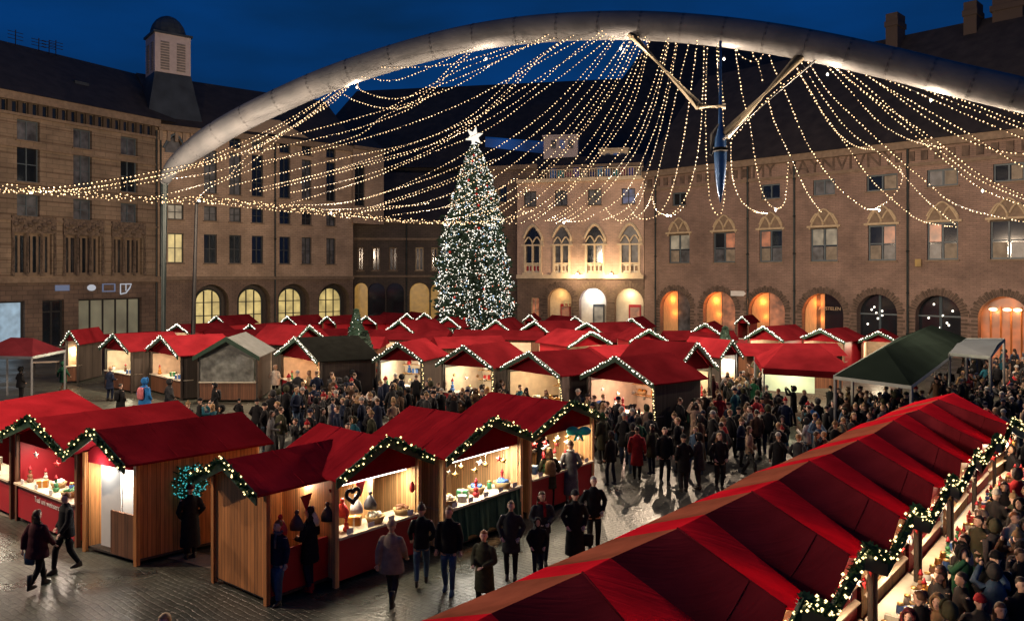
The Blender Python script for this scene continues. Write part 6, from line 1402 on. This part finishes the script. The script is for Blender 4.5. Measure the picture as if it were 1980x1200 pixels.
PP = [ # (foot px, foot py, face, pose, coat, colour, trousers, tcol, hair, hcol, height, label, extras)
 (72, 1138, 165, 'walk', 'cape', 'maroon', 'slim', 'black', 'long', 'brown', 1.66, 'woman with long brown hair in a flared maroon coat, walking at lower left', dict(bag=('handbag', 'denim'), boot=True)),
 (128, 1105, 8, 'walk2', 'puffer', 'black', 'slim', 'black', 'short', 'ginger', 1.76, 'man in a bulky black jacket walking beside the woman in maroon', dict()),
 (290, 1070, -60, 'hold', 'longcoat', 'black', 'slim', 'black', 'short', 'dark', 1.74, 'person in a long black coat against the brown side wall of the white-screen stall', dict()),
 (368, 1078, 120, 'stand', 'longcoat', 'black', 'slim', 'black', 'bobble', 'maroon', 1.70, 'person in black with a maroon hat left of the boarded stall', dict()),
 (538, 1165, 10, 'relaxed', 'jacket', 'navy', 'loose', 'denim', 'short', 'ginger', 1.66, 'person in navy jacket and loose jeans before the boarded stall', dict(scarf='grey')),
 (600, 1142, 100, 'hold', 'midcoat', 'black', 'slim', 'navy', 'long', 'dark', 1.76, 'dark-haired woman in black with red shoes at the boarded stall', dict(shoes='red')),
 (757, 1172, 180, 'walk', 'cape', 'fur', 'slim', 'charcoal', 'beanie', 'beige', 1.70, 'person in a brown fur jacket and knit hat, seen from behind', dict(boot=True)),
 (815, 1132, 170, 'walk2', 'jacket', 'black', 'slim', 'denim', 'bobble', 'brown', 1.70, 'woman in black jacket and dark jeans with a knit hat, back turned', dict()),
 (868, 1145, 5, 'relaxed', 'jacket', 'black', 'slim', 'denim', 'short', 'fair', 1.78, 'fair-haired woman in black top, jeans and blue boots, head bowed', dict(boot=True, shoes='denim')),
 (937, 1185, 25, 'hold', 'longpuffer', 'olive', 'slim', 'black', 'short', 'ginger', 1.62, 'short-haired person in a long olive quilted coat near the red roof', dict()),
 (988, 1118, 5, 'stand', 'midcoat', 'charcoal', 'slim', 'black', 'bun', 'fair', 1.68, 'woman with hair tied up in a charcoal coat and black tights', dict(boot=True)),
 (1048, 1095, -5, 'hold', 'puffer', 'charcoal', 'slim', 'navy', 'long', 'brown', 1.70, 'woman in charcoal jacket with a red scarf standing behind a child', dict(scarf='red')),
 (1040, 1118, 0, 'stand', 'puffer', 'black', 'slim', 'navy', 'hood', 'black', 1.30, 'child in a black hooded coat in front of the woman with red scarf', dict()),
 (1112, 1095, 0, 'stand', 'longcoat', 'black', 'slim', 'black', 'beanie', 'charcoal', 1.72, 'person in an ankle-length black coat and dark cap, left of a grey-haired man', dict(bag=('handbag', 'black'))),
 (1148, 1065, 0, 'stand', 'jacket', 'black', 'slim', 'black', 'short', 'grey', 1.78, 'grey-haired man in a black jacket with hands in pockets', dict()),
 (1005, 978, 170, 'stand', 'longpuffer', 'charcoal', 'slim', 'black', 'hood', 'charcoal', 1.78, 'person in a hooded charcoal coat, back turned, at the green-cloth stall', dict()),
 (985, 960, 150, 'hold', 'midcoat', 'black', 'slim', 'black', 'beanie', 'black', 1.66, 'person in black and a black cap at the green-cloth stall', dict()),
 (1062, 985, 175, 'stand', 'midcoat', 'olive', 'slim', 'black', 'long', 'fair', 1.74, 'long-haired person in an olive parka browsing the ornament stall', dict(bag=('backpack', 'camel'))),
 (1050, 940, 170, 'hold', 'longcoat', 'black', 'slim', 'black', 'hood', 'black', 1.76, 'person in a pointed black hood before the ornament stall', dict()),
 (1103, 975, 178, 'stand', 'longcoat', 'grey', 'slim', 'grey', 'beanie', 'brown', 1.80, 'tall person in a long pale grey coat before the ornament stall', dict(scarf='pale')),
 (1135, 940, 160, 'stand', 'midcoat', 'black', 'slim', 'black', 'long', 'dark', 1.70, 'woman in black at the right corner of the ornament stall', dict()),
 (1165, 895, 150, 'stand', 'longpuffer', 'olive', 'slim', 'black', 'beanie', 'black', 1.75, 'person in a dark olive coat right of the ornament stall', dict()),
 (1285, 935, 0, 'relaxed', 'jacket', 'black', 'slim', 'black', 'short', 'brown', 1.78, 'man in black jacket and trousers facing the camera alone on the wet cobbles', dict()),
 (1322, 950, 175, 'stand', 'midcoat', 'black', 'loose', 'charcoal', 'beanie', 'black', 1.72, 'person in a black coat, back turned, second of the four on wet cobbles', dict()),
 (1352, 945, 150, 'hold', 'midcoat', 'charcoal', 'slim', 'charcoal', 'hood', 'black', 1.70, 'person in a dark hood, third of the four on the wet cobbles', dict()),
 (1391, 945, 5, 'stand', 'jacket', 'black', 'slim', 'black', 'long', 'fair', 1.72, 'fair long-haired woman in a cropped black jacket, rightmost of the four on cobbles', dict()),
 (1463, 890, 178, 'relaxed', 'jacket', 'brown', 'slim', 'black', 'short', 'dark', 1.80, 'man in a dark brown jacket seen from behind, right of the wet cobbles', dict()),
 (1512, 905, 0, 'stand', 'puffer', 'teal', 'slim', 'navy', 'bobble', 'red', 1.40, 'child in a teal coat and red hat beside the red row', dict()),
 (1388, 838, 178, 'walk', 'longpuffer', 'beige', 'slim', 'navy', 'bobble', 'camel', 1.76, 'person in a long beige coat and pale hat walking away', dict()),
 (1292, 850, 175, 'stand', 'cape', 'grey', 'slim', 'black', 'short', 'dark', 1.80, 'person in a loose grey-green cloak left of the green-lit figure', dict()),
 (1325, 845, 150, 'hold', 'midcoat', 'green', 'slim', 'black', 'short', 'fair', 1.72, 'person in a dark green coat next to the grey cloak', dict()),
 (1570, 865, 178, 'stand', 'longpuffer', 'blue', 'slim', 'denim', 'bobble', 'maroon', 1.66, 'person in a blue long coat near the middle of the right crowd', dict()),
 (1430, 820, 180, 'walk', 'midcoat', 'navy', 'slim', 'black', 'beanie', 'grey', 1.76, 'person in navy with a grey cap walking away toward the corner stall', dict()),
 (1505, 830, 175, 'stand', 'jacket', 'charcoal', 'slim', 'black', 'short', 'ginger', 1.74, 'ginger-haired man in a charcoal jacket in the right crowd', dict()),
 (318, 1422, 0, 'stand', 'jacket', 'charcoal', 'slim', 'black', 'short', 'fair', 1.75, 'fair-haired head just inside the bottom edge', dict()),
 (280, 822, 180, 'stand', 'cape', 'blue', 'slim', 'blue', 'hood', 'blue', 2.05, 'person in a bright blue hooded suit with a pink patch by the left stalls', dict(bag=('backpack', 'pink'))),
 (328, 812, 200, 'stand', 'cape', 'charcoal', 'slim', 'black', 'hood', 'charcoal', 1.85, 'bulky person in a dark pointed hood right of the blue suit', dict()),
 (233, 815, 180, 'stand', 'longpuffer', 'black', 'slim', 'grey', 'short', 'dark', 1.70, 'person in a long black coat left of the blue suit', dict(bag=('backpack', 'black'))),
 (212, 775, 175, 'hold', 'midcoat', 'navy', 'slim', 'navy', 'short', 'fair', 1.78, 'fair-haired person in navy at the white-hatch stall', dict()),
 (122, 760, 170, 'walk', 'midcoat', 'green', 'slim', 'brown', 'hood', 'green', 1.74, 'person in a dark green coat beside the trestle table', dict()),
 (40, 775, 180, 'stand', 'cape', 'black', 'slim', 'black', 'hood', 'black', 1.76, 'person in black under the steel-framed tent', dict()),
 (432, 770, 100, 'mouth' if 0 else 'drink', 'midcoat', 'navy', 'slim', 'navy', 'beanie', 'black', 1.80, 'person in navy holding something red before the grey tent', dict()),
 (415, 815, 30, 'stand', 'longcoat', 'black', 'slim', 'black', 'hood', 'black', 1.72, 'person in black robe-like coat before the grey tent', dict(bag=('backpack', 'charcoal'))),
 (532, 770, 170, 'stand', 'cape', 'pale', 'slim', 'black', 'hood', 'fur', 1.76, 'person in a pale hooded coat left of the black-roofed stall', dict()),
 (462, 830, 178, 'stand', 'midcoat', 'black', 'slim', 'black', 'beanie', 'black', 1.30, 'small figure in black alone on the pale cobbles', dict()),
 (497, 850, 170, 'stand', 'cape', 'black', 'slim', 'black', 'bobble', 'black', 1.62, 'person in a black hunched coat with a pale bobble on the hat', dict()),
]
for (px, py, fc, pn, ct, cc, tr, tcl, hr, hc, hh, lab, ex) in PP:
    x, y = foot(px, py); person(x, y, fc - math.degrees(math.atan2(x, y)), pn, ct, cc, tr, tcl, hr, hc, lab, hh, sk=random.choice([0, 0, 1]), **ex)
# right foreground crowd, all heads seen from above: (head px, head py)
RF = [(1672, 1130, 150, 'stand', 'jacket', 'black', 'short', 'brown', 'man in a black jacket with ginger ear-muff, nearest the white counter cloth', 1.72), (1752, 1090, 90, 'hold', 'puffer', 'charcoal', 'long', 'dark', 'dark-haired person leaning at the second garlanded counter', 1.7),
 (1790, 1030, 120, 'hold', 'puffer', 'pale', 'long', 'dark', 'long dark-haired person in a pale scarf at the counter', 1.7), (1850, 1000, 80, 'stand', 'midcoat', 'olive', 'short', 'dark', 'dark-haired person in olive beside the pale scarf', 1.74), (1815, 1165, 60, 'hold', 'midcoat', 'camel', 'hood', 'camel', 'person in a cream fur-trimmed hood at the bottom edge', 1.68),
 (1895, 1165, 20, 'stand', 'puffer', 'charcoal', 'beanie', 'red', 'person in a bright red knitted hat at the bottom right', 1.66), (1860, 1120, 100, 'stand', 'midcoat', 'black', 'short', 'dark', 'person in black behind the red knitted hat', 1.76), (1925, 1080, 10, 'stand', 'longcoat', 'black', 'beanie', 'black', 'man in a black coat and cap, tallest at lower right', 1.84),
 (1960, 1000, 0, 'hold', 'jacket', 'pale', 'short', 'ginger', 'person with a white sleeve at the right edge', 1.76), (1905, 1010, 40, 'phone', 'midcoat', 'charcoal', 'long', 'brown', 'brown-haired person looking down at a phone at right', 1.7), (1815, 985, 110, 'hold', 'puffer', 'fur', 'hood', 'fur', 'person in a pale fur hood bending over the third counter', 1.7),
 (1880, 950, 70, 'stand', 'midcoat', 'black', 'beanie', 'grey', 'person in black and a grey hat by the third garland', 1.75), (1935, 940, 30, 'stand', 'puffer', 'black', 'long', 'dark', 'person in black by the fourth garland', 1.72), (1970, 920, 0, 'stand', 'midcoat', 'red', 'short', 'dark', 'person with a red coat at the right edge', 1.72),
 (1900, 905, 90, 'hold', 'midcoat', 'brown', 'short', 'brown', 'person in brown at the fifth garlanded stall', 1.74), (1955, 885, 60, 'hold', 'puffer', 'pink', 'long', 'brown', 'person in a pink coat under the last garland', 1.66), (1935, 1180, 10, 'stand', 'midcoat', 'navy', 'long', 'brown', 'brown-haired person cut by the bottom edge at right', 1.7),
 (1745, 1190, 60, 'hold', 'puffer', 'maroon', 'hood', 'maroon', 'person in a maroon hood at the bottom by the counter end', 1.6), (1975, 1130, 0, 'stand', 'longcoat', 'black', 'short', 'dark', 'person in black cut by the right edge near the bottom', 1.8), (1975, 1060, 0, 'walk', 'midcoat', 'charcoal', 'beanie', 'black', 'person in charcoal and black cap cut by the right edge', 1.76),
 (1800, 1110, 80, 'hold', 'midcoat', 'black', 'long', 'brown', 'brown-haired person in black pressed to the counter', 1.66), (1765, 1150, 90, 'hold', 'puffer', 'grey', 'short', 'dark', 'person in a grey jacket bending to the counter', 1.64), (1850, 1060, 90, 'stand', 'midcoat', 'charcoal', 'hood', 'olive', 'person in an olive hood in the thick of the lower right crowd', 1.7), (1960, 965, 10, 'stand', 'puffer', 'olive', 'bobble', 'camel', 'person in olive with a camel bobble hat at right', 1.7)]
placed = []
for (px, py, fc, pn, ct, cc, hr, hc, lab, hh) in RF:
    v = atz(px, py, hh - .12); x, y = v.x, v.y
    # keep them in front of the counters
    for i in range(len(Va) - 1):
        a, b = Va[i], Va[i + 1]; f = (V((x, y, 0)) - V((a.x, a.y, 0))).dot(V((b.x - a.x, b.y - a.y, 0))) / V((b.x - a.x, b.y - a.y, 0)).length_squared
        if 0 <= f <= 1:
            e = V((b.x - a.x, b.y - a.y, 0)).normalized(); n_ = V((e.y, -e.x, 0)); dist = (V((x, y, 0)) - V((a.x, a.y, 0))).dot(n_)
            if dist < .35: x += n_.x * (.35 - dist); y += n_.y * (.35 - dist)
    placed.append((x, y)); person(x, y, fc, pn, ct, cc, 'slim', 'black', hr, hc, lab, hh, group=None, sk=random.choice([0, 1]), **({'bag': ('backpack', 'charcoal')} if len(placed) % 5 == 0 else {}))
# ---- crowds
rp_ = random.Random(11)
def inpoly(x, y, P):
    c = False; j = len(P) - 1
    for i in range(len(P)):
        if ((P[i][1] > y) != (P[j][1] > y)) and x < (P[j][0] - P[i][0]) * (y - P[i][1]) / (P[j][1] - P[i][1]) + P[i][0]: c = not c
        j = i
    return c
cloth_w = ['black'] * 14 + ['charcoal'] * 8 + ['navy'] * 4 + ['olive'] * 2 + ['brown'] * 2 + ['grey', 'beige', 'maroon', 'teal', 'red', 'denim', 'green', 'pale', 'camel']
hats = [('short', 'dark'), ('short', 'brown'), ('short', 'fair'), ('long', 'brown'), ('long', 'dark'), ('long', 'fair'), ('beanie', 'black'), ('beanie', 'grey'), ('bobble', 'red'), ('bobble', 'camel'), ('hood', 'black'), ('hood', 'charcoal'), ('hood', 'olive'), ('beanie', 'navy'), ('bun', 'brown')]
crowd_cache = {}
def crowd_mesh(pn, coat, hair):
    """one low mesh for a small far figure: skin, coat, trousers, hair"""
    key = (pn, coat, hair)
    if key in crowd_cache: return crowd_cache[key]
    J = POSES[pn]; hz_, rx, ry, fat, q = COATS[coat]; h = head_xf(J); mb = MB(); l = J['neck'].y
    mb.mi = 0; mb.ell(h((0, 0, 0)), (.074, .09, .115), 10, 7); mb.tube([J['neck'], J['neck'] + V((0, 0, .09))], .052, 7)
    mb.tube([h((0, -.085, .02)), h((0, -.105, -.02))], [.008, .016], 4)
    for nm in 'LR': d = (J['wr' + nm] - J['el' + nm]).normalized(); mb.ell(J['wr' + nm] + d * .05, (.035, .03, .045), 6, 4)
    mb.mi = 1; mb.rings([(0, 0, hz_, rx, ry), (0, 0, (hz_ + 1.05) / 2, (rx + .17) / 2, (ry + .12) / 2), (0, 0, 1.08, .165 * fat ** .3, .125), (0, l * .8, 1.3, .185 * fat ** .3, .13), (0, l, 1.42, .15, .1), (0, l, 1.5, .075, .075)], 12)
    for nm in 'LR': s_ = J['sh' + nm]; mb.tube([V((s_.x * .5, s_.y, s_.z)), V((s_.x, s_.y, s_.z - .035)), J['el' + nm], J['wr' + nm]], [.05, .066, .060 * fat ** .4, .048], 7)
    mb.mi = 2
    for nm in 'LR': mb.tube([J['hip' + nm], J['knee' + nm], J['ank' + nm]], [.1, .068, .048], 7); a = J['ank' + nm]; mb.ell(a + V((0, -.05, -.045)), (.045, .125, .045), 7, 4)
    mb.mi = 3; hb = to_mb(hair_mesh(pn, hair)); mb.add(hb.v, hb.f)
    crowd_cache[key] = mb.mesh('figure', [M['black']] * 4, True); return crowd_cache[key]
occ = [(o.location.x, o.location.y) for o in bpy.data.objects if o.name.startswith('person')]
blocks = []
for key, (t, Wf, bw, bd) in S.items(): blocks.append((Wf, bw + .12, bd + .1))
for t, Wf, bw, bd, lab in MS: blocks.append((Wf, bw + .1, bd + .1))
def blocked(x, y):
    for Wf, bw, bd in blocks:
        o = Wf(0, 0, 0); X = Wf(1, 0, 0) - o; Y = Wf(0, 1, 0) - o; p_ = V((x, y, 0)) - V((o.x, o.y, 0)); det = X.x * Y.y - X.y * Y.x
        s = (p_.x * Y.y - p_.y * Y.x) / det; d_ = (X.x * p_.y - X.y * p_.x) / det
        if -bw < s < bw and -.35 < d_ < bd: return True
    if y < 24 and x > 2:
        for a, b in zip(Va, Va[1:]):
            e = V((b.x - a.x, b.y - a.y, 0)); f = V((x - a.x, y - a.y, 0)).dot(e) / e.length_squared
            if 0 <= f <= 1 and V((x - a.x, y - a.y, 0)).dot(V((e.y, -e.x, 0)).normalized()) < .42: return True
    return False
CR = []
near_words = {'black': 'black', 'charcoal': 'charcoal'}
def crowd(poly, n, sep, place, group, facing, zh=1.6, hmin=1.58, hmax=1.84, kids=.06):
    xs, ys = [p[0] for p in poly], [p[1] for p in poly]; k = 0; tries = 0; used = {}
    while k < n and tries < n * 60:
        tries += 1; px, py = rp_.uniform(min(xs), max(xs)), rp_.uniform(min(ys), max(ys))
        if not inpoly(px, py, poly): continue
        v = atz(px, py, zh)
        if any((v.x - a) ** 2 + (v.y - b) ** 2 < sep * sep for a, b in occ) or blocked(v.x, v.y): continue
        occ.append((v.x, v.y)); k += 1
        pn = rp_.choice(['stand', 'stand', 'hold', 'relaxed', 'walk', 'walk2', 'phone', 'photo', 'drink']); ct = rp_.choice(['jacket', 'puffer', 'midcoat', 'midcoat', 'longpuffer', 'longcoat']); cc = rp_.choice(cloth_w); hr, hc = rp_.choice(hats); hh = rp_.uniform(hmin, hmax) if rp_.random() > kids else rp_.uniform(1.1, 1.4)
        fc = facing + rp_.gauss(0, 55) if rp_.random() < .7 else rp_.uniform(0, 360)
        word = {'short': hc + ' hair', 'long': 'long ' + hc + ' hair', 'bun': hc + ' hair tied up', 'beanie': hc + ' cap', 'bobble': hc + ' bobble hat', 'hood': hc + ' hood'}[hr]
        ctw = {'jacket': 'short jacket', 'puffer': 'puffy jacket', 'midcoat': 'coat', 'longpuffer': 'padded coat', 'longcoat': 'long coat'}[ct]
        lab = '%s in a %s %s with %s %s' % ('child' if hh < 1.45 else 'person', cc, ctw, word, place)
        CR.append((v.y, (v.x, v.y), pn, ct, hr, fc, hh, lab, group, [rp_.choice(skin), cm[cc], cm[rp_.choice(['black', 'black', 'navy', 'charcoal', 'denim'])], hm[hc] if hc in hm else cm[hc]])); continue
        me = crowd_mesh(pn, ct, hr); q = bpy.data.objects.new('person', me); link(q); q.location = (v.x, v.y, 0); q.rotation_euler = (0, 0, R(-fc)); s = hh / 1.75; q.scale = (s, s, s); tag(q, lab, 'person', group)
        for i, m in enumerate([rp_.choice(skin), cm[cc], cm[rp_.choice(['black', 'black', 'navy', 'charcoal', 'denim'])], hm[hc] if hc in hm else cm[hc]]): q.material_slots[i].link = 'OBJECT'; q.material_slots[i].material = m
    print('crowd', place, k)
crowd([(505, 770), (560, 730), (740, 712), (745, 790), (700, 800), (560, 812), (510, 805)], 52, .42, 'between the two left rows', 'visitors between the two left rows of stalls', 180, hmin=1.7, hmax=1.95)
crowd([(560, 800), (720, 760), (735, 820), (600, 850)], 12, .5, 'behind the near left roofs', 'visitors behind the near left roofs', 0)
crowd([(740, 728), (960, 735), (1120, 745), (1270, 775), (1260, 800), (1150, 790), (940, 762), (760, 778)], 62, .40, 'before the middle row', 'visitors in front of the middle row', 180)
crowd([(1170, 790), (1270, 800), (1270, 840), (1180, 850)], 9, .5, 'left of the wet cobbles', 'visitors left of the wet cobbles', 180)
crowd([(1290, 775), (1400, 720), (1480, 745), (1600, 745), (1620, 800), (1480, 830), (1300, 830)], 62, .42, 'before the red pavilion', 'visitors before the red pavilion', 170)
crowd([(1395, 690), (1470, 700), (1480, 745), (1400, 720)], 14, .5, 'by the narrow hatch stall', 'visitors by the narrow hatch stall', 180)
crowd([(1600, 748), (1760, 752), (1800, 760), (1700, 800), (1610, 830)], 40, .42, 'under the green canopy', 'visitors under the green canopy', 180)
crowd([(1790, 740), (1860, 680), (1990, 670), (1990, 800), (1920, 800), (1860, 765)], 84, .44, 'at far right', 'visitors in the dense far right crowd', 120)
crowd([(360, 760), (440, 775), (440, 800), (370, 795)], 5, .6, 'by the grey tent', 'visitors by the grey tent', 90)
crowd([(1480, 840), (1640, 810), (1660, 830), (1500, 870)], 8, .6, 'just behind the red row', 'visitors just behind the red row', 170)
crowd([(1700, 1200), (1760, 1120), (1840, 1000), (1900, 900), (1950, 850), (1990, 850), (1990, 1200)], 15, .48, 'in the lower right crowd', 'visitors pressed to the right foreground counters', 110, hmin=1.7, hmax=1.9)
CR.sort(key=lambda c: c[0]); lim = 298 - npeople
farm = []; fb = MB()
for i, (d, (x, y), pn, ct, hr, fc, hh, lab, group, ms) in enumerate(CR):
    me = crowd_mesh(pn, ct, hr); s = hh / 1.75
    if i < lim:
        q = bpy.data.objects.new('person', me); link(q); q.location = (x, y, 0); q.rotation_euler = (0, 0, R(-fc)); q.scale = (s, s, s); tag(q, lab, 'person', group)
        for k, m in enumerate(ms): q.material_slots[k].link = 'OBJECT'; q.material_slots[k].material = m
    else:
        mt = Matrix.Translation((x, y, 0)) @ Matrix.Rotation(R(-fc), 4, 'Z') @ Matrix.Scale(s, 4)
        for m in ms:
            if m not in farm: farm.append(m)
        vs = [mt @ v.co for v in me.vertices]; b = len(fb.v); fb.v += [tuple(v) for v in vs]
        for p_ in me.polygons: fb.f.append(tuple(b + k for k in p_.vertices)); fb.m.append(farm.index(ms[p_.material_index])); fb.uv.append(None)
if fb.v: tag(fb.build('crowd', farm, smooth=True), 'dense dark crowd of far visitors packed at the far right', 'crowd', kind='stuff')
print('people', npeople, 'crowd', len(CR), 'nearest in crowd up to', CR[min(lim, len(CR) - 1)][0])

if 0:
    for o in bpy.data.objects:
        l_ = o.get('label')
        if l_ and (len(l_.replace('-', ' ').split()) > 16 or len(l_.split()) > 16): print('LONG', o.name, l_)
